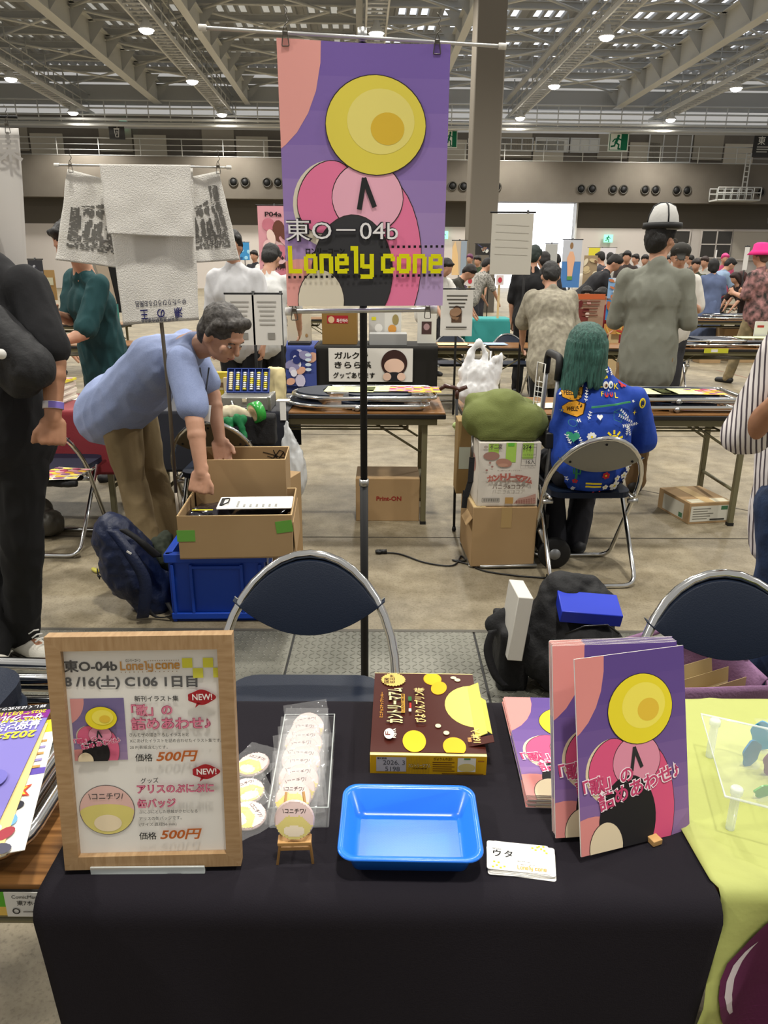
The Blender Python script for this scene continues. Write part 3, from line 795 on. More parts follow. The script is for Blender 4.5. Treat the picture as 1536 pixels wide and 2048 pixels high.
for xa, ya in ((377, 1329), (398, 1348), (419, 1327), (439, 1346)): a = q(xa, ya); c = q(xa+(20.5 if xa < 430 else 16), ya-20); P.rect(a[0], a[1], c[0], c[1], 'd8d41f', False)
T(P, q, '新刊イラスト集', 278, 1397, 367, 12, k1, .015, 1394)
for bo, c in ((.05, 'a83a5e'), (.012, 'dd7f98')):
    T(P, q, '「歌」の', 271, 1424, 354, 23, c, bo, 1421); T(P, q, '詰めあわせ♪', 270, 1452, 430, 25, c, bo, 1446)
T(P, q, 'きんモザの描き下ろしイラストと', 266, 1467, 385, 8, k1, 0, 1464); T(P, q, 'Xにあげたイラストを詰め合わせたイラスト集です。', 266, 1479, 451, 8, k1, 0, 1474); T(P, q, '20 P(表紙含む)です。', 266, 1492, 342, 8, k1, 0, 1490)
for ya in (1516, 1679):
    xa = 276 if ya < 1600 else 278
    T(P, q, '価格', xa, ya, xa+35, 17, k1, .008, ya-1); T(P, q, '500円', xa+42, ya-1, xa+127, 25, 'b8622a', .025, ya-4, shear=.25)
for xa, ya in ((414, 1384), (417, 1535)):
    c = q(xa, ya); s = fw_/352
    P.poly([(c[0]+s*(27+1.6*math.cos(5*t))*math.cos(t), c[1]+s*(14.5+1.8*math.cos(4*t))*math.sin(t)) for t in [2*PI*k/48 for k in range(48)]], 'a3232a')
    P.poly([(c[0]-9*s, c[1]-10*s), (c[0]-1*s, c[1]-12*s), (c[0]-13*s, c[1]-22*s)], 'a3232a', False); T(P, q, 'NEW!', xa-18, ya+6, xa+22, 17, 'efe6e2', .02, ya+4)
T(P, q, 'グッズ', 286, 1560, 322, 12, k1, .008, 1558)
for bo, c in ((.05, 'a83a5e'), (.012, 'dd7f98')):
    T(P, q, 'アリスのぷにぷに', 278, 1580, 433, 20, c, bo, 1575); T(P, q, '缶バッジ', 278, 1610, 356, 20, c, bo, 1607)
T(P, q, 'ぷにぷにとした感触がクセになる', 281, 1622, 398, 8, k1, 0, 1619); T(P, q, 'アリスの缶バッジです。', 281, 1636, 366, 8, k1, 0, 1633); T(P, q, '(サイズ:直径56 mm)', 281, 1648, 355, 8, k1, 0, 1646)
P.build('lettering', sh)
P = Print(on_xz(fd*.6-.0015)); a, c = q(154, 1520), q(256, 1392); art(P, a[0], a[1], c[0]-a[0], c[1]-a[1], 1); title(P, a[0], a[1], c[0]-a[0], c[1]-a[1]); P.build('printed_picture', sh)
def badge_art(P, cx, cy, r, tx=True, st='e3b7ac'):
    P.poly(ell(cx, cy, r, r, 40), '4a3c32'); P.poly(ell(cx, cy, r*.975, r*.975, 40), st)
    P.poly([(cx+r*.97*math.cos(t), cy+r*.97*math.sin(t)) for t in [math.radians(205+130*k/20) for k in range(21)]]+[(cx+r*.97*math.cos(math.radians(-5+k*9.5)), cy-r*.1+r*.34*math.sin(math.radians(k*9))) for k in range(21)], 'ddcf62')
    P.poly(ell(cx, cy-r*.52, r*.5, r*.34, 24), 'eedcb8')
    if tx: P.text('\\コニチワ/', cx-r*.62, cy+r*.45, r*.30, '2c2420', .01, width=r*1.24)
P = Print(on_xz(fd*.6-.0015)); c = q(214, 1621); badge_art(P, c[0], c[1], .0375); P.build('printed_picture', sh)
b = MB(); b.box((fw_/2, fd*.42, fh/2), (fw_-2*fb, .0012, fh-2*fb), mat('glazing', 'ffffff', .03, alpha=.05, spec=.6)); b.build('glazing', None, fr)
# clear stand
st = thing('sign_stand', 'clear acrylic stand with front lip under the framed price sign', 'stand')
c0, c1 = W(182, 1748, z=.706), W(410, 1746, z=.706); b = MB(); w = (c1-c0).length; mid = (c0+c1)/2
b.box((0, .03, .0015), (w, .085, .003), clear, bev=.0006); b.box((0, -.012, .006), (w, .003, .012), clear_e, bev=.0008)
b.build('base', None, st); b = MB(); b.box((0, .062, .05), (w, .003, .11), clear, rmat(-.16)); b.build('back_support', None, st)
st.location = mid+V((0, .012, 0)); st.rotation_euler = (0, 0, math.atan2(c1.y-c0.y, c1.x-c0.x))

# ---------------------------------------------------------------- badges, tray of badges, easel
pinkb = mat('badge_rim', 'd8c2bd', .35)
def make_badge(name, label, r=.028, bag=True, tx=True):
    t = thing(name, label, 'badge'); b = MB()
    b.lathe([(.001, .0045), (r*.6, .0042), (r*.92, .003), (r, 0), (r*.96, -.002), (.001, -.002)], pinkb, 40); b.build('button', None, t)
    P = Print(lambda x, y, h: V((x, y, .0003+.0045-.0017*min(1, (x*x+y*y)/(r*.92)**2)+h)), .0001, .0003); badge_art2(P, r*.93, tx); P.build('printed_face', t)
    if bag:
        w, h = .040, .046; rn = random.Random(len(bpy.data.objects))
        b = MB(); sd = rn.random()*50
        b.grid(lambda u, v: V(((u-.5)*2*w*.96, (v-.45)*2*h*.93, .0065*(1-max(abs(u-.5), abs(v-.5))*1.6)+.0025*noise.noise(V((u*9+sd, v*9, 1))))), 16, 16, film); b.build('plastic_bag', None, t)
    return t
def badge_art2(P, r, tx):
    "same print cut into small strips so that it follows the domed button"
    cols = [('e2c4bd', lambda x, y: True)]
    def strip(c, test):
        P.h += P.st; n = 26
        for j in range(n):
            for i in range(n):
                x0, y0 = -r+2*r*i/n, -r+2*r*j/n; d = 2*r/n; cx, cy = x0+d/2, y0+d/2
                if cx*cx+cy*cy < r*r*1.02 and test(cx/r, cy/r): P.poly([(x0, y0), (x0+d, y0), (x0+d, y0+d), (x0, y0+d)], c, False)
    strip('e2c8c3', lambda x, y: True); strip('d9cb7e', lambda x, y: y < .18-.35*x*x+.12*math.sin(5*abs(x)))
    strip('eadcc4', lambda x, y: (x/.55)**2+((y+.55)/.32)**2 < 1)
    if tx: P.text('\\コニチワ/', -r*.62, r*.42, r*.30, '2c2420', .01, width=r*1.24)
def put(o, loc, R): M_ = R.to_4x4() if len(R) == 3 else R; M_.translation = loc; o.matrix_world = M_; return o
loose = None
for i, (px, py, rz, lab) in enumerate(((506, 1530, -.5, 'bagged badge beside the price sign, lying farthest back of the three loose ones'), (494, 1583, .5, 'bagged badge beside the price sign, between two other loose ones'), (496, 1632, -.9, 'bagged badge beside the price sign, lying in front of the two others'))):
    t = make_badge('bagged_badge', lab) if loose is None else dup(loose, label=lab)
    loose = loose or t
    put(t, W(px, py, z=.712), rmat(.12-.05*i, .1*(i-1), rz)); t['group'] = 'loose bagged badges'
# clear tray
tf, tk = W(598, 1655, z=.706), W(622, 1458, z=.706); dirv = (tk-tf); LT = .235; az = math.atan2(dirv.y, dirv.x)-PI/2
tr = thing('badge_tray', 'clear open acrylic tray filled with a leaning row of bagged badges', 'tray')
b = MB(); wt, ht, th = .088, .04, .002
b.box((0, LT/2, th/2), (wt, LT, th), clear)
for s in (-1, 1): b.box((s*wt/2, LT/2, ht/2), (th, LT, ht), clear, bev=.0007)
b.box((0, 0, .018), (wt, th, .036), clear, bev=.0007); b.box((0, LT, .018), (wt, th, .036), clear, bev=.0007)
b.build('body', None, tr)
b = MB(); b.tube([(-wt/2, 0, .036), (-wt/2, LT, ht), (wt/2, LT, ht), (wt/2, 0, .036)], .0012, clear_e, 6, closed=True); b.build('rim', None, tr)
tr.location = tf; tr.rotation_euler = (0, 0, az)
Rt = rmat(0, 0, az)
names = ['first', 'second', 'third', 'fourth', 'fifth', 'sixth', 'seventh', 'eighth', 'ninth', 'tenth', 'eleventh', 'twelfth']
for i in range(12):
    t = dup(loose, label='bagged badge leaning in the clear tray, %s from the easel end' % names[i], group='bagged badges in the tray')
    put(t, tf+Rt @ V((-.006+.012*((i*7) % 3-1)*.4, .030+i*.0158, .030+.006*((i % 3)-1)*.5)), Rt @ rmat(.62+.06*((i*5) % 3-1), .08*((i*3) % 3-1), .35*((i*4) % 5-2)*.2))
# mini easel with the display badge
ew = mat('easel_wood', 'c79c62', .6, noise_s=12, noise_c='b98a50')
ea = thing('mini_easel', 'small pale wooden easel holding one unbagged badge', 'easel')
e0, e1 = W(555, 1729, z=.705), W(626, 1727, z=.705); ew_ = (e1-e0).length; ea.location = (e0+e1)/2; ea.rotation_euler = (0, 0, math.atan2(e1.y-e0.y, e1.x-e0.x))
tl = .27
for s in (-1, 1):
    b = MB(); p, q_ = V((s*ew_/2, 0, 0)), V((s*.012, .034, .094)); b.tube([p, q_], .0026, ew, 4); b.build('leg', None, ea)
b = MB(); b.box((0, .0075, .021), (ew_*.86, .004, .005), ew); b.build('crossbar', None, ea)
b = MB(); b.box((0, .006, .036), (ew_*.94, .017, .006), ew, bev=.001); b.build('ledge', None, ea)
b = MB(); b.tube([(0, .030, .083), (0, .062, 0)], .0026, ew, 4); b.build('rear_leg', None, ea)
bd = make_badge('display_badge', 'unbagged pink and yellow badge propped upright on the mini easel', bag=False)
put(bd, ea.location+V((0, .010, .0675)), rmat(math.radians(72), 0, 0))

# ---------------------------------------------------------------- blue cash tray
bluep = mat('blue_plastic', '2478ee', .25, spec=.5); 
def tray_mat():
    m = bluep.copy(); m.name = 'blue_plastic_ribbed'; nt = m.node_tree; b_ = nt.nodes['Principled BSDF']
    c = nt.nodes.new('ShaderNodeTexChecker'); c.inputs['Scale'].default_value = 420; tc = nt.nodes.new('ShaderNodeTexCoord'); nt.links.new(tc.outputs['Object'], c.inputs['Vector'])
    bp = nt.nodes.new('ShaderNodeBump'); bp.inputs['Distance'].default_value = .002; bp.inputs['Strength'].default_value = .9; nt.links.new(c.outputs['Fac'], bp.inputs['Height']); nt.links.new(bp.outputs[0], b_.inputs['Normal']); return m
ct = thing('cash_tray', 'glossy blue plastic cash tray with ribbed bottom on black cloth', 'tray')
zt_ = .705+.036; f0, f1 = W(820, 1724, z=zt_), W(820, 1570, z=zt_); l0, l1 = W(676, 1690, z=zt_), W(967, 1692, z=zt_)
tw, td = l1.x-l0.x, f1.y-f0.y
def loop(w, d, r, z): return [(x, y, z) for x, y in rrect(w, d, r, 6)]
L_ = [loop(tw*.80, td*.72, .012, .0), loop(tw*.90, td*.86, .02, .030), loop(tw*.985, td*.985, .022, .034), loop(tw, td, .024, .036), loop(tw*.985, td*.98, .022, .038), loop(tw*.91, td*.87, .019, .036), loop(tw*.80, td*.72, .013, .006), loop(tw*.72, td*.62, .010, .003)]
b = MB(); n = len(L_[0]); vs = [v for l in L_ for v in l]; fs = [tuple(range(n-1, -1, -1))]
for i in range(len(L_)-1): fs += [(i*n+k, i*n+(k+1) % n, (i+1)*n+(k+1) % n, (i+1)*n+k) for k in range(n)]
b.faces(vs, fs, bluep, True); b.build('body', None, ct)
b = MB(); b.faces(L_[-1], [tuple(range(n))], tray_mat()); b.build('ribbed_bottom', None, ct)
ct.location = ((l0.x+l1.x)/2, (f0.y+f1.y)/2, .705); ct.rotation_euler = (0, 0, math.radians(-.8))

# ---------------------------------------------------------------- biscuit box
bx = thing('biscuit_box', 'brown and yellow biscuit carton with lifted lid flap on black cloth', 'carton')
B0, B1 = W(740, 1547, z=.705), W(972, 1551, z=.705); bw = (B1-B0).length; bh = .036
T0, T1 = W(742, 1503, z=.705+bh), W(750, 1341, z=.705+bh); bd_ = (T1-T0).length
az = math.atan2(B1.y-B0.y, B1.x-B0.x); bx.location = B0; bx.rotation_euler = (0, 0, az)
br = mat('carton_brown', '43160c', .5, spec=.25); ye = mat('carton_yellow', 'd8a818', .5, spec=.3); cre = mat('carton_cream', 'e8d48a', .4)
b = MB(); b.box((bw/2, bd_/2, bh/2), (bw, bd_, bh), ye, bev=.001); b.build('body', None, bx)
b = MB(); b.box((bw/2, bd_/2, bh+.0004), (bw, bd_, .0008), cre); b.box((bw/2-.0, bd_/2+.002, bh+.001), (bw, bd_-.010, .0012), br); top = b.build('lid', None, bx)
q = quadmap((145, 100), (1215, 125), (1395, 1030), (120, 1010), bw, bd_)   # crop pixels of the lid
P = Print(on_xy(bh+.0016), .0002, .0002)
def blob(cx, cy, rx, ry, col, rot=0, clip=True):
    c = q(cx, cy); sx = bw/1150; sy = bd_/900
    P.poly(clipbox([(c[0]+x*sx, c[1]+y*sy) for x, y in ell(0, 0, rx, ry, 30, rot=rot)], 0, .006, bw, bd_-.004), col)
blob(1260, 520, 330, 235, 'ece26a'); blob(780, 195, 105, 78, 'e0a818'); blob(780, 195, 98, 72, 'eeba26'); blob(855, 310, 95, 75, 'e8ae20', .5); blob(600, 890, 118, 105, 'efc02a'); blob(1040, 945, 115, 88, 'efb428')
for cx, cy, rx, ry in ((1010, 185, 34, 18), (1055, 215, 34, 20), (858, 742, 30, 20), (950, 815, 30, 20)): blob(cx, cy, rx, ry, 'f0e4b0')
c = q(350, 210); sx, sy = bw/1150, bd_/900
P.poly([(c[0]+sx*(138+7*math.cos(24*t))*math.cos(t), c[1]+sy*(80+5*math.cos(24*t))*math.sin(t)) for t in [2*PI*k/96 for k in range(96)]], 'd8b866'); P.h += P.st
a = q(315, 240); P.text('国産', a[0]-.004, a[1]+.003, .012, '3a1a10', .02, False, rot=PI/2) if False else None
P.text('国産\n名古屋', q(300, 260)[0], q(300, 262)[1], .011, '3a1a10', .012, rot=PI/2)
def vt(body, x, y0, y1, size, col, bold=.01, sy=1):
    a = q(x, y0); c = q(x, y1); P.text(body, a[0], a[1], size, col, bold, width=c[1]-a[1], rot=PI/2, sy=sy)
vt('ミニチョコチップクッキー', 245, 660, 370, .007, 'e0a030')
for bo, co in ((.07, '2c0e08'), (.025, 'efe0a0')): vt('カントリーマアム', 460, 720, 320, .033, co, bo)
P.rect(*q(490, 610), *q(440, 395), 'c89a3a'); vt('COUNTRY MA\'AM', 482, 600, 402, .008, '3a1a10', .02)
P.rect(*q(560, 560), *q(535, 500), 'b8302a'); P.rect(*q(560, 600), *q(530, 565), 'e8e4d8'); P.rect(*q(560, 480), *q(520, 430), '2f6a34')
for bo, co in ((.05, '5a2a14'), (.015, 'f0d68a')): vt('ぴよりんプリン味', 715, 720, 330, .021, co, bo)
blob(322, 835, 52, 52, 'ece8de'); vt('F', 335, 850, 815, .012, '6a2a20'); vt('FUJIYA', 396, 880, 785, .007, 'ece8de', .02)
vt('16枚入', 1325, 930, 790, .017, 'f0c878', .02); vt('個装', 1225, 925, 880, .007, 'e0a860')
P.build('printed_design', top)
P = Print(on_xz(0), .0001, .0002); g = quadmap((120, 1030), (1395, 1055), (1385, 1260), (110, 1245), bw, bh)
for k in range(16): P.rect(bw*.30+k*bw*.0135, 0.001, bw*.306+k*bw*.0135, bh-.002, 'c49a20', False)
P.rect(*g(180, 1215), *g(515, 1055), 'b9b7bd'); P.text('2026. 3\n 5198', g(255, 1133)[0], g(255, 1137)[1], .0125, '4a4a50', 0); P.text('賞味期限', g(195, 1075)[0], g(195, 1072)[1], .004, '2a2a2a', .02)
for bo, co in ((.05, '4a2410'), (.01, 'e8d8a0')): P.text('カントリーマアム', g(535, 1160)[0], g(535, 1165)[1], .0085, co, bo, width=bw*.19)
P.text('COUNTRY MA\'AM', g(580, 1185)[0], g(580, 1188)[1], .004, '3a1a10', .02, width=bw*.12)
P.text('ぴよりんの正体', g(815, 1085)[0], g(815, 1085)[1], .0062, '3a1a10', .02, width=bw*.17)
for k, s in enumerate(('名古屋コーチンの卵を使った', 'ひよこ型スイーツぴよりん', 'ぷりんをババロアで包み', '粉末状のスポンジをまとった', '名古屋の新名物です。')): P.rect(g(800, 0+1115+k*24)[0], g(800, 1115+k*24)[1], g(1040-30*(k % 2), 1115+k*24)[0], g(800, 1115+k*24)[1]+.0017, '6a4418', k == 0)
P.rect(*g(1070, 1215), *g(1275, 1065), 'e2e0d4'); P.poly([(g(1172, 1170)[0]+x*.014, g(1172, 1170)[1]+y*.008) for x, y in ell(0, 0, 1, 1, 24)], 'd8c478'); P.rect(*g(1145, 1080), *g(1215, 1065), '4a8a3a'); P.rect(*g(1295, 1105), *g(1365, 1092), 'a8702a'); P.rect(g(900, 1240)[0], g(900, 1240)[1], g(1355, 1240)[0], g(900, 1240)[1]+.0016, '6a4418')
P.build('printed_side', bx.children[0])
b = MB(); Mf = Matrix.Translation((bw*.995, bd_*.13, bh+.002)); b.box((bw-.004, bd_*.5, bh+.0065), (.022, bd_*.62, .001), mat('flap_yellow', 'd6cd5a', .45), rmat(0, -.45)); b.box((bw+.010, bd_*.42, bh+.0075), (.012, bd_*.40, .0008), mat('flap_yellow', 'd6cd5a', .45), rmat(0, .6)); b.box((bw-.010, bd_*.13, bh+.006), (.05, .020, .001), br, rmat(0, -.25)); b.build('flap', None, bx)

# ---------------------------------------------------------------- business cards
A0, A1, A2 = W(974, 1675, z=.712), W(1108, 1688, z=.712), W(971, 1738, z=.712)
ca = math.atan2(A1.y-A0.y, A1.x-A0.x); cw, chh = .088, .054; cc = (W(1108, 1688, z=.712)+W(972, 1740, z=.712))/2
labs = ['lowest', 'second from the bottom', 'third from the bottom', 'fourth from the bottom', 'second from the top', 'topmost, showing its lettering']
cm = mat('card_white', 'e9e6df', .6)
card0 = None
for i in range(6):
    if card0 is None:
        t = thing('business_card', '', 'business card'); b = MB(); b.prism(rrect(cw, chh, .004), .0008, cm, Matrix.Translation((0, 0, 0))); b.build('card_stock', None, t)
        P = Print(on_xy(.0008), .00004, .00008)
        for x, y in ((-.42, -.44), (-.36, -.38), (-.30, -.45), (-.24, -.40), (-.33, -.28), (-.40, -.26)): P.rect(x*cw, y*chh, x*cw+.003, y*chh+.003, 'd4cf3a', False)
        P.build('corner_print', t); card0 = t
    else: t = dup(card0)
    t['label'] = 'white business card in the small pile, %s' % labs[i]; t['group'] = 'business cards'
    t.location = cc+V((.004*(((5-i)*3) % 4-1.5)*.6, -.002*(5-i)*.5, -.0065+i*.0010)); t.rotation_euler = (0, 0, ca+(.03*((i*3) % 4-1.5) if i < 5 else 0))
P = Print(on_xy(.0008), .00004, .0001)
P.text('Writer', -.41*cw, .20*chh, .0042, '3a3a3a', .01, space=1.2); P.text('ウタ', -.42*cw, -.03*chh, .0145, '1c1c1c', .02, space=1.25); P.text('@wrator_out', -.02*cw, -.16*chh, .003, '4a4a4a')
glyph_logo(P, 'Lonely', -.02*cw, -.42*chh, .24*cw, .0075, 'd8a63a'); glyph_logo(P, 'cone', .25*cw, -.42*chh, .18*cw, .0075, 'd8a63a'); P.text('ロンリーコーン', .03*cw, -.27*chh, .0028, '4a3a20', .02)
for x, y in ((.22, .34), (.27, .28), (.30, .38), (.33, .42), (.36, .33), (.40, .42), (.41, .28), (.44, .20)): P.rect(x*cw, y*chh, x*cw+.003, y*chh+.003, 'd4cf3a', False)
P.build('lettering', t)

# ---------------------------------------------------------------- booklets
pg = mat('page_edges', 'd5cfc6', .8)
def make_booklet(label, w=.176, h=.250, th=.0022, full=True):
    "front face towards -y, standing on its lower edge, corner at the origin"
    t = thing('booklet', label, 'booklet'); b = MB(); b.box((w/2, th/2, h/2), (w, th, h), pg); b.build('pages', None, t)
    P = Print(on_xz(0), .00006, .0001); art(P, 0, 0, w, h, 1); title(P, 0, 0, w, h); P.build('cover', t); return t
def standing(X, Y, z, rz, le, ro):
    ux = V((math.cos(rz), math.sin(rz), 0)); nh = V((-math.sin(rz), math.cos(rz), 0)); uz = nh*math.sin(le)+V((0, 0, math.cos(le)))
    x = ux*math.cos(ro)+uz*math.sin(ro); z_ = uz*math.cos(ro)-ux*math.sin(ro); y = z_.cross(x)
    M_ = Matrix((x, y, z_)).transposed().to_4x4(); M_.translation = V((X, Y, z)); return M_
wB, hB = .1945, .278
bk = make_booklet('purple booklet with its whole cover showing, in front of the other standing ones', wB, hB); MBK = standing(.2794, .8355, .717, .390, .305, -.078); bk.matrix_world = MBK
bk['group'] = 'standing booklets'
lab2 = ['first', 'second', 'third', 'fourth', 'fifth', 'sixth']
for i in range(6):
    t = dup(bk, label='purple booklet in the standing row behind the front one, %s behind it' % lab2[i], group='standing booklets')
    t.matrix_world = standing(.2520+.0007*((i*3) % 4)-.0004*i, .874+i*.0034, .715, .150, .345, -.034)
es = thing('book_easel', 'small wooden display easel under the standing purple booklets', 'easel'); es.location = (.372, .889, .7065); es.rotation_euler = (0, 0, .39)
for s_, nm in ((-.06, 'foot'), (.018, 'foot')):
    b = MB(); b.box((s_, -.004 if s_ > 0 else .03, .0045), (.016, .05, .009), ew, bev=.001); b.build(nm, None, es)
b = MB(); b.box((0, .004, .0072), (.13, .012, .006), ew, bev=.001); b.build('ledge', None, es)
for s_ in (-.045, .045):
    b = MB(); b.tube([(s_, .024, .006), (s_*.5, .075, .16)], .004, ew, 4); b.build('upright', None, es)
b = MB(); b.tube([(0, .075, .15), (0, .13, .001)], .004, ew, 4); b.build('rear_leg', None, es)
# flat pile of booklets
H0, H1, H2 = W(1055, 1590, z=.728), W(1005, 1372, z=.728), W(1112, 1345, z=.728)
yv = (H1-H0); az = math.atan2(yv.y, yv.x)-PI/2; names12 = ['lowest']+['%s from the bottom' % n_ for n_ in names[1:11]]
for i in range(9):
    t = dup(bk, label='purple booklet in the flat pile on black cloth, '+('topmost with its cover showing' if i == 8 else names12[i]), group='flat pile of booklets')
    w8, h8 = .18, .255
    R3 = rmat(0, 0, az+.012*((i*5) % 3-1)) @ rmat(-PI/2)
    Mx = R3.to_4x4(); Mx.translation = H0+V((.001*((i*3) % 4-1.5), .0015*((i*7) % 3-1), -.0215+.0024*i)); t.matrix_world = Mx

# ---------------------------------------------------------------- clear riser on the lime cloth with little standees
rs = thing('acrylic_riser', 'clear acrylic display riser on peg legs on the yellow-green cloth', 'riser')
zr_ = .772; r0, r1, r2 = W(1402, 1430, z=zr_), W(1450, 1595, z=zr_), W(1536, 1617, z=zr_)
u1 = (r2-r1).normalized(); 
pl = [r1, r1+u1*.26, r0+u1*.26, r0]
b = MB(); b.prism([(p.x, p.y) for p in pl], .0035, clear, Matrix.Translation((0, 0, zr_))); b.build('shelf', None, rs)
b = MB(); b.tube([V((p.x, p.y, zr_+.0018)) for p in pl], .0021, clear_e, 6, closed=True); b.build('polished_edge', None, rs)
for fx, fy_ in ((.07, .08), (.80, .08), (.07, .9), (.80, .9)):
    p = pl[0]+(pl[1]-pl[0])*fx+(pl[3]-pl[0])*fy_; b = MB(); b.lathe([(.0065, .709), (.0065, zr_), (.009, zr_), (.009, zr_+.0085), (.0075, zr_+.010), (.001, zr_+.010)], clear_e, 16, (p.x, p.y, 0)); b.build('peg_leg', None, rs)
rs2 = thing('acrylic_riser', 'small higher clear acrylic plate at the picture edge over the riser', 'riser'); zz = .80
rs2['label'] = 'smaller clear acrylic plate standing over the back of the riser'
p0 = W(1508, 1440, z=zz); b = MB(); b.prism([(p0.x, p0.y), (p0.x+.02, p0.y-.11), (p0.x+.2, p0.y-.13), (p0.x+.18, p0.y-.02)], .0035, clear, Matrix.Translation((0, 0, zz))); b.build('shelf', None, rs2)
for dx, dy in ((.022, -.02), (.035, -.09), (.17, -.04)):
    b = MB(); b.cyl((p0.x+dx, p0.y+dy, zr_+.0035), (p0.x+dx, p0.y+dy, zz), .006, clear, 12); b.build('peg_leg', None, rs2)
def standee(name, label, px, py, z, w, h, col, rz=0):
    t = thing(name, label, 'acrylic standee'); t.location = W(px, py, z=z); t.rotation_euler = (0, 0, rz)
    b = MB(); b.prism(ell(0, 0, w*.5, .012, 20), .003, clear); b.build('base', None, t)
    b = MB(); m = mat('standee_'+col, col, .3, alpha=.9); out = [(w*.5*math.cos(t_)*(1+.12*math.sin(5*t_)), h*.5+h*.5*math.sin(t_)*(1+.1*math.cos(3*t_))) for t_ in [2*PI*k/30 for k in range(30)]]
    b.prism(out, .003, m, Matrix(((1, 0, 0, 0), (0, 0, 1, 0), (0, 1, 0, 0), (0, 0, 0, 1)))); b.build('figure_plate', None, t); return t
standee('acrylic_standee', 'blue acrylic standee under the riser on the yellow-green cloth', 1500, 1532, .709, .038, .05, '2b7fae', .4)
standee('acrylic_standee', 'bright blue acrylic standee leaning behind the other blue one', 1522, 1500, .709, .04, .055, '2f95c4', -.5)
standee('acrylic_standee', 'purple acrylic standee under the smaller clear plate', 1545, 1550, .709, .04, .05, '6a2350', .2)
standee('acrylic_standee', 'green leaf-shaped acrylic standee lying near the front of the riser', 1530, 1595, .709, .04, .022, '4f9a36', .2)

# ---------------------------------------------------------------- folded chairs and flyers on the plain half of the table
fc0 = make_folded('folded_chair', 'folded chrome chair lying on the wood table, lower of two'); fc0.location = (-.505, 1.035, .70)
fc1 = dup(fc0, (-.515, 1.04, .744), 0, 'folded chrome chair lying on the wood table, upper of two')
def flyer(name, label, cat, c, w, h, rz, base, draw=None, z0=None, th=.0006, tilt=0):
    t = thing(name, label, cat); t.location = c; t.rotation_euler = (tilt, 0, rz)
    b = MB(); b.box((0, 0, th/2), (w, h, th), flat(base)); b.build('sheet', None, t)
    if draw: P = Print(on_xy(th), .0002, .0003); draw(P, w, h); P.build('printed_design', t)
    return t
def fly_a(P, w, h):
    P.rect(-w/2, -h/2, w/2, h/2, '7a72b8'); P.poly(ell(0, .02, .2*w, .2*w, 30), 'b98fc0'); P.rect(-w/2, h*.36, w/2, h*.44, '7a1f80'); P.rect(-w/2, h*.44, w/2, h/2, '141216')
    P.text('2025年8月21日', w*.46, h*.375, .014, 'd8d020', .02, rot=PI); 
    P.text('サークル参加申込', w*.44, h*.405, .020, 'f0eef4', .02, rot=PI, width=w*.7) if False else None
    R = PI
    P.text('詳しくは公式ウェブサイト', w*.45, h*.49, .010, 'e8e8ee', .01, rot=R); P.text('2025年8月21日(木)', w*.47, h*.437, .012, 'e0c838', .02, rot=R); P.text('サークル参加申込', w*.47, h*.40, .017, 'f0eef4', .03, rot=R)
    P.text('東京ビッグサイト', w*.47, h*.335, .017, 'e6e2f2', .03, rot=R); P.text('11:00~15:00', w*.47, h*.29, .016, 'e6e2f2', .03, rot=R); P.text('2025年 1', w*.47, h*.235, .024, 'e4d838', .03, rot=R)
    for k in range(9): P.poly(ell(-w*.3+k*w*.08, -h*.1-h*.03*(k % 3), w*.10, h*.06, 16, rot=k), ('8f8ac8', 'a59fd4', '6d68b4')[k % 3])
def fly_b(P, w, h):
    P.rect(-w/2, -h/2, w/2, h/2, 'e9e6dc'); P.rect(-w/2, h*.38, w/2, h/2, 'd8cf2e'); P.rect(-w/2, h*.02, w/2, h*.07, '5a48a0')
    for k in range(5): P.rect(w*.12, h*.29-k*.055*h, w*.46, h*.31-k*.055*h, ('b08a50', '8a80b0')[k % 2])
    P.poly([(w*.36+.022*(1 if k % 2 else .45)*math.cos(k*PI/5), -h*.10+.022*(1 if k % 2 else .45)*math.sin(k*PI/5)) for k in range(10)], 'd0402a'); P.poly([(w*.36+.015*(1 if k % 2 else .45)*math.cos(k*PI/5), -h*.10+.015*(1 if k % 2 else .45)*math.sin(k*PI/5)) for k in range(10)], 'e8d040')
    for k in range(7): P.poly(ell(w*.36-(k % 2)*.02, -h*.2-k*.014, .014, .010, 14, rot=k), ('2a2a34', 'c8d84a', '6aa0d0', 'e0e0e0', '9a3a44', 'd8d850', '4a4a5a')[k])
zf = .796
def edge_fly(px0, py0, px1, py1, w, h, z, *a):
    p, q_ = W(px0, py0, z=z), W(px1, py1, z=z); d = (p-q_).normalized(); nx = V((d.y, -d.x, 0)); c = p-d*h/2-nx*w/2
    return flyer(a[0], a[1], a[2], c, w, h, math.atan2(d.y, d.x)-PI/2, a[3], a[4])
edge_fly(117, 1438, 78, 1590, .21, .30, zf-.004, 'flyer', 'white flyer with a red and yellow star half under the purple flyer', 'flyer', 'e9e6dc', fly_b)
edge_fly(96, 1446, 8, 1690, .22, .31, zf-.001, 'paper_envelope', 'plain pale yellow paper between the purple flyer and the star flyer', 'paper', 'dcc583', None)
edge_fly(108, 1408, 0, 1640, .21, .297, zf+.001, 'flyer', 'purple event flyer lying upside down on the folded chairs', 'flyer', '7a72b8', fly_a)
def fl(name, label, c, w, h, rz, base, draw=None, th=.0006): return flyer(name, label, name.replace('_', ' '), c, w, h, rz, base, draw, None, th)
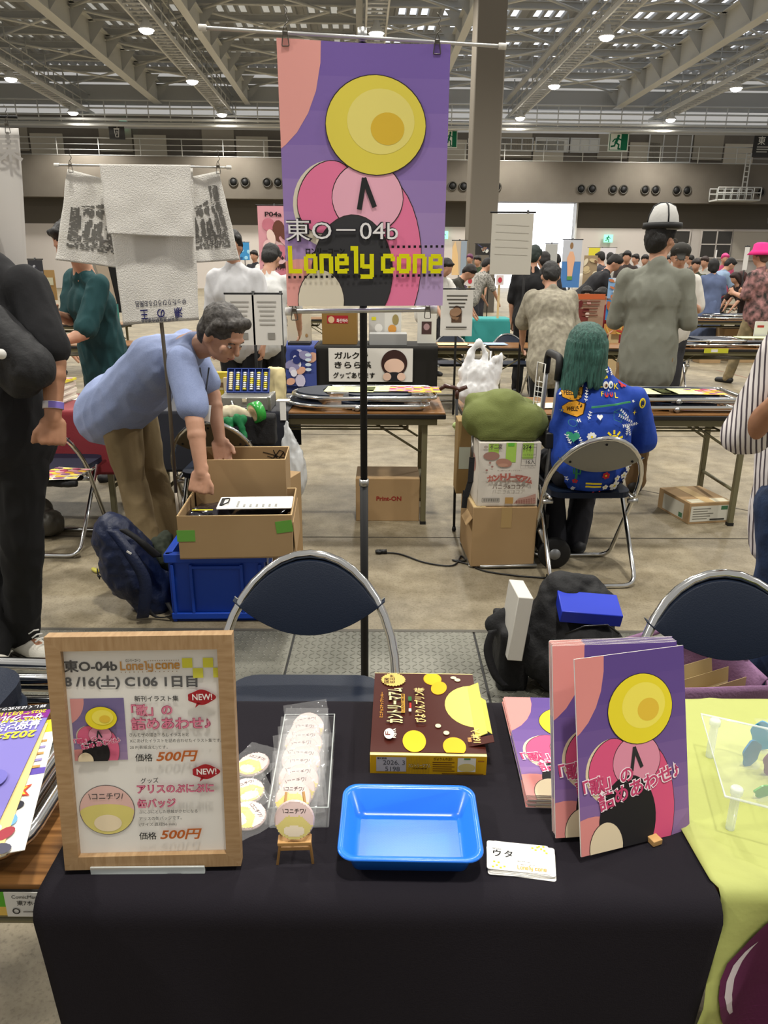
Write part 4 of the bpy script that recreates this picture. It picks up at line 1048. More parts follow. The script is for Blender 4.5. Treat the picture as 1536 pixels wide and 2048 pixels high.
# ---------------------------------------------------------------- soft bodies: shapes fused into one skin
def shell_caps(bm, p0, p1, r0, r1, flat=None, n=14):
    "tapered limb with round ends; flat=(direction, factor) squashes its section"
    p0, p1 = V(p0), V(p1); d = p1-p0; L = d.length
    t = d/L if L > 1e-6 else V((0, 0, 1)); u = t.orthogonal().normalized()
    if flat is not None:
        f = V(flat[0]); f = f-t*f.dot(t); u = f.normalized() if f.length > 1e-6 else u
    w = t.cross(u); k = flat[1] if flat is not None else 1
    prof = [(-r0*math.cos(a), r0*math.sin(a)) for a in [PI/2*i/5 for i in range(6)]] + [(L+r1*math.sin(a), r1*math.cos(a)) for a in [PI/2*i/5 for i in range(6)]]
    rings = []
    for h, r in prof:
        if r < 1e-4: rings.append([bm.verts.new(p0+t*h)])
        else: rings.append([bm.verts.new(p0+t*h+u*(r*k*math.cos(2*PI*j/n))+w*(r*math.sin(2*PI*j/n))) for j in range(n)])
    for A, B in zip(rings, rings[1:]):
        for j in range(n):
            if len(A) == 1 and len(B) == 1: continue
            if len(A) == 1: bm.faces.new((A[0], B[(j+1) % n], B[j]))
            elif len(B) == 1: bm.faces.new((A[j], A[(j+1) % n], B[0]))
            else: bm.faces.new((A[j], A[(j+1) % n], B[(j+1) % n], B[j]))
def shell_ell(bm, c, r, R=None, n=18, m=12):
    c = V(c); rows = []
    for i in range(m+1):
        a = PI*i/m; row = []
        for j in range(1 if i in (0, m) else n):
            v = V((r[0]*math.sin(a)*math.cos(2*PI*j/n), r[1]*math.sin(a)*math.sin(2*PI*j/n), r[2]*math.cos(a)))
            row.append(bm.verts.new(c+(R @ v if R is not None else v)))
        rows.append(row)
    for A, B in zip(rows, rows[1:]):
        for j in range(n):
            if len(A) == 1: bm.faces.new((A[0], B[j], B[(j+1) % n]))
            elif len(B) == 1: bm.faces.new((A[j], B[0], A[(j+1) % n]))
            else: bm.faces.new((A[j], B[j], B[(j+1) % n], A[(j+1) % n]))
def fuse(name, prims, m, parent=None, voxel=.01, smooth=6, folds=0, fscale=9, stretch=(1, 1, .45), seed=0, cut=None):
    me = bpy.data.meshes.new('src'); bm = bmesh.new()
    for p in prims:
        if p[0] == 'c': shell_caps(bm, *p[1:])
        elif p[0] == 'e': shell_ell(bm, *p[1:])
        elif p[0] == 'b':
            k = MB(); k.box(p[1], p[2], None, p[3] if len(p) > 3 else None); tmp = bpy.data.meshes.new('q'); k.bm.to_mesh(tmp); k.bm.free(); bm.from_mesh(tmp); bpy.data.meshes.remove(tmp)
    bmesh.ops.recalc_face_normals(bm, faces=bm.faces); bm.to_mesh(me); bm.free()
    o = bpy.data.objects.new('src', me); COL.objects.link(o)
    r = o.modifiers.new('r', 'REMESH'); r.mode = 'VOXEL'; r.voxel_size = voxel; r.use_smooth_shade = True
    s = o.modifiers.new('s', 'SMOOTH'); s.factor = .5; s.iterations = smooth
    dg = bpy.context.evaluated_depsgraph_get(); dg.update()
    out = bpy.data.meshes.new_from_object(o.evaluated_get(dg)); bpy.data.objects.remove(o); bpy.data.meshes.remove(me)
    out.name = name
    if folds:
        nr = [v.normal.copy() for v in out.vertices]
        for v, n_ in zip(out.vertices, nr):
            q = V((v.co.x*stretch[0], v.co.y*stretch[1], v.co.z*stretch[2]))*fscale+V((seed, seed*.7, 0))
            w_ = noise.noise(q+V((noise.noise(q*.6), noise.noise(q*.6+V((5, 0, 0))), 0)))
            v.co += n_*folds*(w_+.5*(1-abs(noise.noise(q*1.9+V((3, 1, 2))))*2.4))
    if cut:
        bm = bmesh.new(); bm.from_mesh(out)
        for co, no in cut:
            bmesh.ops.bisect_plane(bm, geom=bm.verts[:]+bm.edges[:]+bm.faces[:], plane_co=co, plane_no=no, clear_outer=True)
            es_ = [e for e in bm.edges if e.is_boundary]
            if es_: bmesh.ops.holes_fill(bm, edges=es_, sides=0)
        bm.to_mesh(out); bm.free()
    out.materials.clear(); out.materials.append(m)
    for p in out.polygons: p.use_smooth = True
    ob = bpy.data.objects.new(name, out); COL.objects.link(ob)
    if parent is not None: ob.parent = parent
    return ob

# ---------------------------------------------------------------- chairs beside our table
ch0 = make_chair('folding_chair', 'dark blue and chrome folding chair at the black table, in front of the banner pole')
p = W(621, 1108, z=.755); ch0.location = (p.x, p.y-.19, 0)
p = W(1440, 1147, z=.755); ch1 = dup(ch0, (p.x, p.y-.19, 0), -.05, 'dark blue and chrome folding chair at the yellow-green table beside the purple tote')
p = W(1212, 877, z=.755); CG = V((p.x, p.y+.19, 0)); ch2 = dup(ch0, CG, PI+.04, 'folding chair with grey metal back, sat on by the green-haired person')
p = W(85, 1115, z=0); ch3 = dup(ch0, (p.x, p.y+.20, 0), PI-.03, 'folding chair with papers on its seat behind the person in black')
p = W(415, 845, z=.755); ch4 = make_chair('folding_chair', 'folding chair with brown back plate behind the open cardboard boxes', rear_m=mat('brown_plate', '5d5340', .5, .3)); ch4.location = (p.x, p.y+.19, 0); ch4.rotation_euler = (0, 0, PI)
for c in (ch0, ch1, ch2, ch3, ch4): c['group'] = 'folding chairs of the sellers'

# ---------------------------------------------------------------- banner and its stand
BY = 2.12
px_ = W(727, 700, Y=BY+.02).x
bs = thing('banner_stand', 'tall black pole stand with two thin crossbars carrying the purple banner', 'banner stand', (px_, BY+.02, 0))
ztop = W(720, 62, Y=BY).z
b = MB(); b.cyl((0, 0, .02), (0, 0, .9), .0125, black, 14); b.cyl((0, 0, .88), (0, 0, .90), .0145, alu, 14); b.cyl((0, 0, .9), (0, 0, ztop), .0105, black, 14); b.build('pole', None, bs)
b = MB(); b.box((0, 0, .008), (.34, .05, .016), black, bev=.004); b.box((0, 0, .008), (.05, .30, .016), black, bev=.004); b.cyl((0, 0, .01), (0, 0, .06), .022, black, 14); b.build('base', None, bs)
b = MB(); b.cyl((0, 0, ztop-.02), (0, 0, ztop+.012), .012, alu, 12); b.build('top_clamp', None, bs)
silver = mat('silver_rod', 'd2d2d0', .3, .8); wcap = mat('white_cap', 'e4e2dc', .5)
def rod(name, a, c, r, parent, o):
    b = MB(); b.cyl(a-o, c-o, r, silver, 10); k = b.build(name, None, parent); d = (c-a).normalized()
    for e, s_ in ((a, 1), (c, -1)):
        b = MB(); b.cyl(e-o-d*s_*.003, e-o+d*s_*.016, r*1.7, wcap, 10); b.build('end_cap', None, k)
ob = bs.location
rod('crossbar', W(400, 55, Y=BY), W(1010, 93, Y=BY), .0045, bs, ob); rod('crossbar', W(573, 623, Y=BY-.012), W(872, 619, Y=BY-.012), .0065, bs, ob)
q0, q1, q2, q3 = W(575, 612, Y=BY-.03), W(885, 611, Y=BY-.03), W(553, 76, Y=BY-.015), W(901, 89, Y=BY-.015)
wb, hb = .435, .66
def bsurf(u, v):
    p = q0*(1-u)*(1-v)+q1*u*(1-v)+q2*(1-u)*v+q3*u*v
    sag = .004*math.sin(PI*u)*max(0, (v-.9)/.1)
    return p+V((0, -.006*math.sin(PI*u*1.0)*(1-v)+.0016*math.sin(u*9+v*3), -sag))
bn = thing('banner', 'tall purple banner lettered 東O-04b with yellow logo, hung on the black pole', 'banner')
fab = mat('banner_fabric', '9077b9', .75)
b = MB(); b.grid(bsurf, 24, 40, fab, thick=.0006); cl = b.build('fabric', None, bn)
def bfn(x, y, h): return bsurf(x/wb, y/hb)+V((0, -.0012-h*1.2, 0))
q = quadmap((553, 76), (901, 89), (885, 611), (575, 612), wb, hb)
def fine(P, pts_fn): pass
bmap = lambda co: bfn(co.x, co.y, co.z)
P = Print(lambda x, y, h: V((x, y, h)), .0002, .0006); art(P, 0, 0, wb, hb); drape(P, 'printed_design', cl, bmap, .03)
P = Print(lambda x, y, h: V((x, y, h)), .0002, .0056)
for bo, c in ((.035, '26222a'), (.0, 'f1eff0')): T(P, q, '東O－04b', 572, 468, 796, 50, c, bo, 469)
a, c = q(578, 541), q(748, 540); glyph_logo(P, 'Lonely', a[0], a[1], c[0]-a[0], .072, 'e4e000'); a, c = q(762, 541), q(884, 539); glyph_logo(P, 'cone', a[0], a[1], c[0]-a[0], .072, 'e4e000'); T(P, q, 'ロンリーコーン', 612, 499, 690, 14, '141214', .045, 499)
for k in range(12): a = q(761+k*11, 488-k*.1); P.rect(a[0], a[1], a[0]+.0068, a[1]+.0068, '141214', False)
for k in range(29):
    if 14 <= k <= 15: continue
    a = q(577+k*10.75, 552-k*.15); P.rect(a[0], a[1], a[0]+.0068, a[1]+.0068, '141214', False)
drape(P, 'lettering', cl, bmap, .03)
wire = mat('wire_steel', '6a6660', .3, .9)
def make_clip(name, label, hook=True):
    t = thing(name, label, 'clip'); b = MB(); b.tube(fillet([(-.009, 0, 0), (.009, 0, 0), (.006, 0, .026), (-.006, 0, .026)], .003, closed=True), .0013, wire, 6, closed=True); b.build('loop', None, t)
    b = MB(); b.box((0, 0, .027), (.013, .009, .009), wire, rmat(.2), bev=.001); b.build('jaw', None, t)
    b = MB(); b.tube(fillet([(-.006, 0, .03), (0, 0, .048), (.006, 0, .03)], .003), .0012, wire, 6)
    if hook: b.tube([(.008*math.sin(k*.55)*(1 if k < 6 else -.8), 0, .045+k*.0036) for k in range(13)], .0013, wire, 6)
    b.build('hook', None, t); return t
cp = make_clip('binder_clip', 'wire clip with hook at the upper corner of the purple banner over its pink curve'); cp.location = W(571, 92, Y=BY-.02)
dup(cp, W(874, 108, Y=BY-.02), 0, 'wire clip with hook at the upper purple corner of the banner, beside the grey column')
c3 = make_clip('binder_clip', 'wire clip on the lower crossbar under the pink side of the banner', False); c3.location = W(589, 640, Y=BY-.03)
dup(c3, W(855, 636, Y=BY-.03), 0, 'wire clip on the lower crossbar under the purple side of the banner')

# ---------------------------------------------------------------- towel stand
TY = 3.3
ts = thing('towel_stand', 'thin grey pole stand with crossbar carrying the white towels', 'towel stand')
b = MB(); b.tube([W(303, 330, Y=TY+.03), W(318, 600, Y=TY+.02), W(337, 780, Y=TY), W(352, 985, Y=TY-.02)], .0085, mat('pole_grey', '6f675c', .35, .6), 10); e = W(352, 985, Y=TY-.02); b.tube([e, (e.x+.02, e.y, .03)], .009, mat('pole_grey', '6f675c', .35, .6), 10); b.build('pole', None, ts)
b = MB()
for k in range(3): b.tube([(e.x+.02, e.y, .18), (e.x+.02+.12*math.cos(k*2.09+.4), e.y+.12*math.sin(k*2.09+.4), .01)], .007, black, 8)
b.build('tripod_base', None, ts)
rod('crossbar', W(110, 330, Y=TY), W(461, 335, Y=TY), .0045, ts, V((0, 0, 0)))
tw_ = mat('towel_white', 'e0ddd6', .95, bump=.8, bump_s=220, sheen=.3); tgr = mat('towel_print', '6e6c67', .95)
def towel(label, quad, Y0_, Y1_, nm='towel', amp=.012, seed=0, topsag=0, printq=None):
    c = [W(*quad[0], Y=Y0_), W(*quad[1], Y=Y0_), W(*quad[2], Y=Y1_), W(*quad[3], Y=Y1_)]
    def f(u, v):
        p = c[0]*(1-u)*(1-v)+c[1]*u*(1-v)+c[2]*u*v+c[3]*(1-u)*v
        return p+V((.004*noise.noise(V((u*3, v*4, seed))), -amp*(math.sin(u*7+seed)*.5+noise.noise(V((u*4+seed, v*3, 2))))*(.3+.7*v), -topsag*math.sin(PI*u)*(1-v)**4))
    b = MB(); b.grid(f, 36, 40, tw_, thick=.003); t = b.build(nm); tag(t, label, 'towel')
    if printq:
        P = Print(lambda x, y, h: f(x, 1-y)+V((0, -.0045-h, 0)), .0003, .0005)
        def cells(x0, y0, x1, y1, m, nx=8, ny=12, hole=None):
            P.h += P.st
            for j in range(ny):
                for i in range(nx):
                    cx, cy = (i+.5)/nx, (j+.5)/ny
                    if hole and hole(cx, cy): continue
                    P.rect(x0+(x1-x0)*i/nx, y0+(y1-y0)*j/ny, x0+(x1-x0)*(i+1)/nx, y0+(y1-y0)*(j+1)/ny, m, False)
        printq(P, cells); P.build('printed_picture', t)
    return t
def pic(P, cells):
    rn = random.Random(3)
    def tex(x, y):   # bamboo stems, a roof and a hedge left white in a dark field
        st = any(abs(x-c-.03*math.sin(y*9+c*20)) < w for c, w in ((.2, .035), (.42, .02), (.66, .045), (.83, .02))) and y > .22
        rf = (.44 < y < .60 and .25 < x < .75 and abs(y-.52) < .05+.03*math.sin(x*30)) or abs(y-.70-.1*(x-.5)) < .012
        top = y > .86-.25*abs(x-.9) and x < .75
        hedge = y < .2 and rn.random() < .35
        return st or rf or top or hedge or rn.random() < .13
    cells(.12, .16, .88, .86, tgr, 30, 56, tex)
towel('white towel with grey bamboo print hung by a clip near the teal-shirted person', [(136, 338), (262, 372), (268, 540), (112, 520)], TY+.02, TY+.02, seed=2, printq=pic)
towel('white towel with grey bamboo print hung by a clip beside the purple banner', [(352, 360), (438, 342), (480, 520), (388, 526)], TY+.02, TY+.02, seed=7, printq=pic)
def wr(P, cells):
    P.text('ゆったりひろびろお風呂', .85, .15, .045, '4a4a58', .01, width=.66, rot=PI); P.text('湯　の　王', .80, .09, .075, '2a2a66', .02, width=.56, rot=PI); P.text('名古屋温泉組合連合会', .74, .035, .035, '4a4a58', .01, width=.5, rot=PI)
t_ = towel('long white towel with small blue upside-down lettering on its hem', [(206, 336), (385, 336), (398, 640), (246, 650)], TY+.012, TY+.005, seed=4, amp=.008, printq=wr)
towel('plain white folded towel draped over the middle of the crossbar', [(199, 328), (381, 330), (388, 476), (216, 468)], TY-.025, TY-.03, seed=9, amp=.006)
c5 = dup(cp, W(142, 345, Y=TY-.01), 0, 'wire clip with hook holding the bamboo towel near the teal shirt'); dup(cp, W(437, 347, Y=TY-.01), 0, 'wire clip with hook holding the bamboo towel nearer the purple banner')
# white banner at the edge
lb = thing('banner', 'pale white banner with faint 東 lettering seen from behind, at the picture edge', 'banner'); LY = 2.9
a0, a1, a2, a3 = W(-60, 562, Y=LY), W(57, 560, Y=LY), W(36, 256, Y=LY), W(-60, 252, Y=LY)
b = MB(); b.grid(lambda u, v: (a0*(1-u)+a1*u)*(1-v)+(a3*(1-u)+a2*u)*v+V((0, .006*math.sin(u*5+v*4), 0)), 14, 24, mat('banner_white', 'd3cfc9', .85), thick=.0008); f_ = b.build('fabric', None, lb)
P = Print(lambda x, y, h: V((x, LY-.010-h, y)), .0003, .0004); p = W(2, 318, Y=LY); P.text('東', p.x+.085, p.z, .10, 'b5b1ac', .02, rot=0, width=-.09); 
P.poly([(a0.x+.06+.07*math.cos(t), p.z-.30+.12*math.sin(t)) for t in [2*PI*k/24 for k in range(24)]], 'cbc6c0'); P.build('printed_design', f_)
cpL = dup(cp, W(16, 266, Y=LY-.02), 0, 'wire clip with hook on the upper corner of the pale banner at the picture edge')
b = MB(); b.tube([W(-60, 232, Y=LY), W(34, 234, Y=LY)], .005, black, 8); r_ = b.build('banner_rod'); tag(r_, 'black rod over the pale banner at the picture edge', 'rod')

# ---------------------------------------------------------------- middle row of tables, backs towards us
MYC = 4.58
def mid(x, label): 
    t = make_table('folding_table', 1.8, label, D=.60); t.location = (x, MYC, 0); return t
mid(-.54, 'folding table half under navy cloth, with folded chairs on its bare half')
mid(1.36, 'folding table in front of the green-haired person')
mid(-2.44, 'folding table under the dark red cloth behind the person in black')
redc = mat('red_cloth', '7a1420', .75, bump=.3, bump_s=200, sheen=.2); navc = mat('navy_cloth', '10131f', .8, sheen=.2)
def cloth2(label, x0, x1, m, drop, seed):
    def f(u, v):
        s = v*(.64+2*drop); x = x0+(x1-x0)*u
        if s < drop: y, z = MYC+.312, TZ+.006-(drop-s)
        elif s < drop+.62: y, z = MYC+.312-(s-drop), TZ+.006
        else: q_ = s-drop-.62; y, z = MYC-.31-.012*noise.noise(V((x*6+seed, q_*2, 1)))*min(1, q_*6)-.01*min(1, q_*6), TZ+.006-q_
        return V((x, y, z))
    b = MB(); b.grid(f, 50, 70, m, thick=.0015); return tag(b.build('tablecloth'), label, 'tablecloth')
cloth2('dark red tablecloth on the table behind the person in black', -3.30, -1.53, redc, .36, 2)
cloth2('dark navy tablecloth under the aluminium cash case', -1.43, -.56, navc, .34, 5)
fcm = dup(fc0, (-.17-.43+.86, MYC-.03, .70), 0, 'folded chrome chair lying on the middle table, lower of two under yellow flyers')
dup(fc0, (.30, MYC+.0, .744), .03, 'folded chrome chair lying on the middle table, upper of two under yellow flyers')
dup(fc0, (2.14, MYC-.02, .70), .0, 'folded chrome chair on the table before the green-haired person, lower of two')
dup(fc0, (2.16, MYC+.0, .744), -.02, 'folded chrome chair on the table before the green-haired person, upper of two')
lines = lambda P, w, h: [P.rect(-w*.42+(k % 3)*w*.3, h*.3-(k//3)*h*.13, -w*.42+(k % 3)*w*.3+w*.22, h*.33-(k//3)*h*.13, 'a8b078', k == 0) for k in range(15)]
def multi(P, w, h):
    for k in range(16): P.poly(ell(-w*.4+(k % 4)*w*.26, -h*.35+(k//4)*h*.22, w*.12, h*.10, 12), ('e8a0a8', 'e8b030', '8a5a7a', 'e8d060', 'c05070')[k % 5])
ZF = .797
for (pa, pb, w, h, col, nm, lab, fn) in (((700, 778), 0, .30, .21, 'd8dba0', 'flyer', 'pale yellow-green printed sheet on the chairs of the middle table', lines), ((770, 782), 0, .28, .21, 'd9dca4', 'flyer', 'second yellow-green sheet beside the colourful flyer on the middle table', lines), ((812, 788), 0, .19, .22, 'c98a90', 'flyer', 'pink and orange picture flyer on the chairs of the middle table', multi), ((850, 786), 0, .20, .22, 'e0ae2a', 'flyer', 'orange yellow flyer beside the pink one on the middle table', multi)):
    p = W(pa[0], pa[1], z=ZF); fl(nm, lab, V((p.x, MYC-.03+.02*(pa[0] % 3), ZF-.003+.0012*(pa[0] % 5))), w, h, .04*(pa[0] % 4-1.5), col, fn)
for px, col, lab, fn in ((1330, 'dcdfa8', 'pale yellow sheet on the folded chairs before the green-haired person', lines), (1382, 'd9dca2', 'another pale yellow sheet nearer the striped shirt', lines), (1440, 'd8a04a', 'pink and orange flyer on the folded chairs near the striped shirt', multi)):
    p = W(px, 795, z=ZF); fl('flyer', lab, V((p.x, MYC-.05, ZF-.002+.001*(px % 4))), .26 if fn is lines else .2, .22, .03*(px % 3-1), col, fn)
# stack of magazines and things on the red cloth
p = W(138, 790, z=.71)
for i in range(11):
    fl('magazine', 'white magazine in the pile on the red cloth, %s' % ('topmost with yellow and red cover' if i == 10 else ('lowest' if i == 0 else names[i]+' from the bottom')), V((p.x-.02+.006*((i*5) % 3), MYC-.02+.004*((i*3) % 3), .707+i*.012)), .22, .28, .02*((i*7) % 5-2), 'd8d2c4' if i < 10 else 'd8cf4a', multi if i == 10 else None, th=.0115)['group'] = 'magazine pile'
hd = thing('headphones', 'white and pink headband lying on the red cloth', 'headphones'); p = W(105, 790, z=.72)
b = MB(); b.tube([(p.x+.09*math.cos(a), MYC-.16, .72+.11*math.sin(a)) for a in [PI*k/14 for k in range(15)]], .012, mat('pale_plastic', 'd8d2d2', .4), 8); b.build('band', None, hd)
for s_ in (-1, 1):
    b = MB(); b.lathe([(.001, 0), (.035, 0), (.035, .03), (.001, .03)], mat('headphone_pink', '9a4a58', .6), 16, (p.x+.09*s_, MYC-.16, .74), rmat(0, PI/2*s_)); b.build('ear_cup', None, hd)
fl('paper_sheet', 'white paper lying at the edge of the red cloth', W(140, 800, z=.709)+V((0, .05, 0)), .2, .1, .1, 'e4e2dc')

# ---------------------------------------------------------------- crate, boxes, clipboard
blc = mat('crate_blue', '0f3fa8', .45)
def crate():
    w, d, h = .415, .33, .325; t = thing('crate', 'blue plastic folding crate under the open cardboard box', 'crate', ((-.941-.531)/2, 2.99+d/2, 0), .03)
    b = MB(); b.box((0, 0, .012), (w-.01, d-.01, .024), blc)
    for s_ in (-1, 1):
        b.box((0, s_*(d/2-.012), h/2), (w, .014, h), blc); b.box((s_*(w/2-.012), 0, h/2), (.014, d, h), blc)
    b.build('body', None, t)
    b = MB(); b.box((0, -d/2, h-.02), (w+.02, .03, .04), blc, bev=.004); b.box((0, d/2, h-.02), (w+.02, .03, .04), blc, bev=.004); b.box((-w/2, 0, h-.02), (.03, d+.02, .04), blc, bev=.004); b.box((w/2, 0, h-.02), (.03, d+.02, .04), blc, bev=.004); b.build('rim', None, t)
    b = MB()
    for x in (-.19, -.11, .11, .19): b.box((x, -d/2-.006, .15), (.014, .012, .25), blc, bev=.003)
    b.box((0, -d/2-.006, .03), (w, .014, .03), blc, bev=.004); b.box((0, -d/2-.006, .262), (w*.55, .012, .014), blc, bev=.003)
    b.build('rib', None, t)
    b = MB(); b.box((w/2+.002, .02, .22), (.004, .18, .12), mat('label_pale', 'c8d0e0', .6)); b.box((w/2+.0045, .02, .22), (.002, .12, .05), mat('label_blue', '2a5ac0', .5)); b.build('label', None, t)
    return t
crate()
gt = mat('green_tape', '5f9a3c', .55)
p0_, p1_ = W(360, 1112, Y=2.93), W(582, 1098, Y=2.95)
ob1 = carton('open_box', 'open cardboard box with green tape corners on the blue crate', (.475, .40, .19), open_top=True, th=.006); ob1.location = ((p0_.x+p1_.x)/2-.005, 2.925+.20, .327); ob1.rotation_euler = (0, 0, .06)
b = MB(); b.box((-.205, -.2008, .105), (.075, .0012, .05), gt); b.box((-.2383, -.17, .105), (.0012, .06, .05), gt); b.build('tape', None, ob1)
b = MB(); b.box((.205, -.2008, .14), (.07, .0012, .052), gt, rmat(0, -.12)); b.build('tape', None, ob1)
b = MB(); b.box((.2435, .02, .07), (.003, .36, .15), card_b, rmat(0, -.05)); b.build('flap', None, ob1)
gd = fuse('wrapped_goods', [('b', V((ob1.location.x-.02, ob1.location.y, .40)), (.40, .33, .13))]+[('e', V((ob1.location.x-.18+.07*k, ob1.location.y+.03*(k % 3-1), .475)), (.05, .07, .025)) for k in range(6)], mat('dark_wrap', '23212a', .15, coat=.6), voxel=.012, folds=.006, fscale=30)
tag(gd, 'dark film-wrapped goods filling the open box on the blue crate', 'goods')
fl('yellow_tag', 'yellow paper strip on the wrapped goods in the open box', W(405, 1020, z=.50), .09, .012, .05, 'd8cc2a')
cbd = thing('clipboard', 'white clipboard with a ruled sheet lying across the open box', 'clipboard')
k0, k1, k2 = W(432, 1019, z=.525), W(583, 1017, z=.525), W(423, 992, z=.525)
xx = (k1-k0).normalized(); wC = (k1-k0).length; cbd.location = k0+V((0, 0, .0)); cbd.rotation_euler = (.03, 0, math.atan2(xx.y, xx.x)); hC = .155
b = MB(); b.prism([(x+wC/2, y+hC/2) for x, y in rrect(wC, hC, .008)], .003, paper); b.build('board', None, cbd)
P = Print(on_xy(.003), .0002, .0004)
for k in range(7): P.rect(wC*(.32+k*.085), hC*.1, wC*.322+k*wC*.085, hC*.9, '8a8a88', k == 0)
P.rect(wC*.24, hC*.1, wC*.9, hC*.108, '8a8a88'); P.rect(wC*.255, hC*.12, wC*.285, hC*.62, '9a9a96')
for k in range(6): P.rect(wC*(.345+k*.085), hC*.12, wC*(.375+k*.085), hC*.34, '9a9a96', k == 0)
P.build('ruled_sheet', cbd)
b = MB(); b.tube(fillet([(wC*.06, hC*.25, .006), (wC*.06, hC*.8, .006), (wC*.14, hC*.7, .012), (wC*.14, hC*.35, .012)], .008, closed=True), .003, black, 6, closed=True); b.box((wC*.05, hC*.5, .006), (.012, hC*.55, .008), black); b.build('clip', None, cbd)
ob2z = W(480, 920, Y=3.28).z
p0_, p1_ = W(385, 925, Y=3.28), W(567, 915, Y=3.28)
ob2 = carton('open_box', 'taller open cardboard box with marker scribble behind the crate', (p1_.x-p0_.x, .26, ob2z), open_top=True, th=.005); ob2.location = ((p0_.x+p1_.x)/2, 3.41, 0); ob2.rotation_euler = (0, 0, .05)
P = Print(lambda x, y, h: V((x, .1245-h, y)), .0004, .0006); kx, kz = .13, ob2z-.045
for pts in ([(-.05, .02), (.02, .0), (-.01, -.012)], [(-.03, .0), (.0, -.012)], [(0, .03), (.02, -.02), (.05, .02), (.03, .03), (0, -.01)], [(.05, .02), (.06, -.01), (.0, .0)], [(-.02, -.045), (0, -.02), (.04, -.05)]): P.line([(kx+a, kz+c) for a, c in pts], .004, '1c1814')
P.build('marker_scribble', ob2.children[0])
bb = carton('cardboard_box', 'plain cardboard box standing behind the scribbled open box', (.2, .22, .46)); p = W(570, 960, Y=3.72); bb.location = (p.x-.06, 3.78, 0); bb.rotation_euler = (0, 0, -.3)
# white bag hanging from the table edge, with its tag clip
pl_bag = mat('thin_plastic', 'dfe2e4', .3, alpha=.72, bump=.6, bump_s=40); 
hb_ = W(570, 845, Y=4.24)
bg_ = fuse('plastic_bag', [('c', hb_+V((0, 0, -.02)), hb_+V((.02, -.02, -.2)), .012, .05, ((0, 1, 0), .4)), ('e', hb_+V((.045, -.03, -.30)), (.075, .05, .15)), ('c', hb_+V((.01, 0, 0)), hb_+V((.06, -.02, -.18)), .01, .04)], pl_bag, voxel=.009, folds=.012, fscale=14, stretch=(2, 2, .3))
tag(bg_, 'crumpled grey-white plastic bag hanging from the middle table corner', 'plastic bag')
hk = thing('table_hook', 'white plastic tag hook on the table corner above the hanging bag', 'hook'); b = MB(); p = W(566, 822, Y=4.262); b.box(p, (.035, .006, .11), wcap, bev=.002); b.build('tag', None, hk); b = MB(); b.box(p+V((0, .03, .058)), (.075, .07, .003), wcap, bev=.001); b.build('clamp', None, hk)
# black bag, green cloth, cream roll, tape
bk_n = mat('black_nylon', '141417', .7, bump=.4, bump_s=120); 
p = W(515, 850, Y=4.05)
t = fuse('shoulder_bag', [('b', p+V((0, .02, -.03)), (.20, .10, .16)), ('c', p+V((-.09, 0, .05)), p+V((.09, 0, .05)), .02, .02)], bk_n, voxel=.009, smooth=8, folds=.004, fscale=14); tag(t, 'black nylon bag on the chair under the green cloth', 'bag')
p = W(455, 845, Y=4.02)
t = fuse('green_cloth', [('c', W(440, 850, Y=4.0), W(485, 838, Y=3.98), .03, .025), ('c', W(475, 835, Y=3.97), W(490, 875, Y=3.93), .02, .012), ('c', W(455, 842, Y=3.96), W(462, 858, Y=3.93), .02, .012)], mat('green_fabric', '0f6a3a', .8), voxel=.008, folds=.01, fscale=22); tag(t, 'crumpled bright green cloth strap over the black bag', 'cloth')
t = fuse('cream_cloth', [('c', W(415, 832, Y=4.1), W(470, 826, Y=4.08), .035, .045), ('c', W(470, 826, Y=4.08), W(505, 832, Y=4.06), .045, .03)], mat('cream_fabric', 'bdb096', .85), voxel=.009, folds=.01, fscale=18); tag(t, 'cream cloth rolled up at the edge of the navy cloth', 'cloth')
tp = thing('tape_roll', 'roll of glossy green tape standing by the cream cloth', 'tape roll'); p = W(513, 824, Y=4.03); b = MB(); Rr = rmat(.2, PI/2-.2, .9)
b.lathe([(.045, -.025), (.058, -.025), (.058, .025), (.045, .025), (.045, -.025)], mat('tape_green', '2f9a3a', .25, coat=.4), 30, p, Rr); b.build('tape', None, tp); b = MB(); b.lathe([(.041, -.0255), (.0452, -.0255), (.0452, .0255), (.041, .0255), (.041, -.0255)], card_l, 30, p, Rr); b.build('core', None, tp)
# aluminium cash case with coin trays
cs = thing('cash_case', 'small aluminium case with chrome handle standing on the navy cloth', 'cash case', (W(503, 805, z=.72).x, MYC-.20, .709)); b = MB(); b.box((0, 0, .04), (.30, .20, .08), mat('case_silver', '8f8e88', .4, .6), bev=.008); b.build('body', None, cs)
b = MB()
for sx_ in (-1, 1):
    for sy_ in (-1, 1): b.box((sx_*.142, sy_*.093, .04), (.022, .02, .086), alu, bev=.004)
b.build('corner', None, cs); b = MB(); b.tube(fillet([(-.075, -.105, .06), (-.06, -.125, .02), (.06, -.125, .02), (.075, -.105, .06)], .02), .006, chrome, 8); b.build('handle', None, cs); b = MB(); b.box((0, -.103, .062), (.03, .008, .025), chrome, bev=.002); b.build('latch', None, cs)
ctr = thing('coin_tray', 'blue coin tray with five slots of coins tilted on the aluminium case', 'coin tray', cs.location+V((.005, .0, .085)), 0, rot=(1.05, 0, 0)); b = MB(); cb = mat('tray_navy', '2a4390', .4); b.box((0, .075, .002), (.25, .15, .004), cb)
for k in range(7): b.box((-.123+k*.041, .075, .012), (.005, .15, .022), cb)
b.box((0, .002, .012), (.25, .004, .022), cb); b.box((0, .148, .012), (.25, .004, .022), cb); b.build('body', None, ctr)
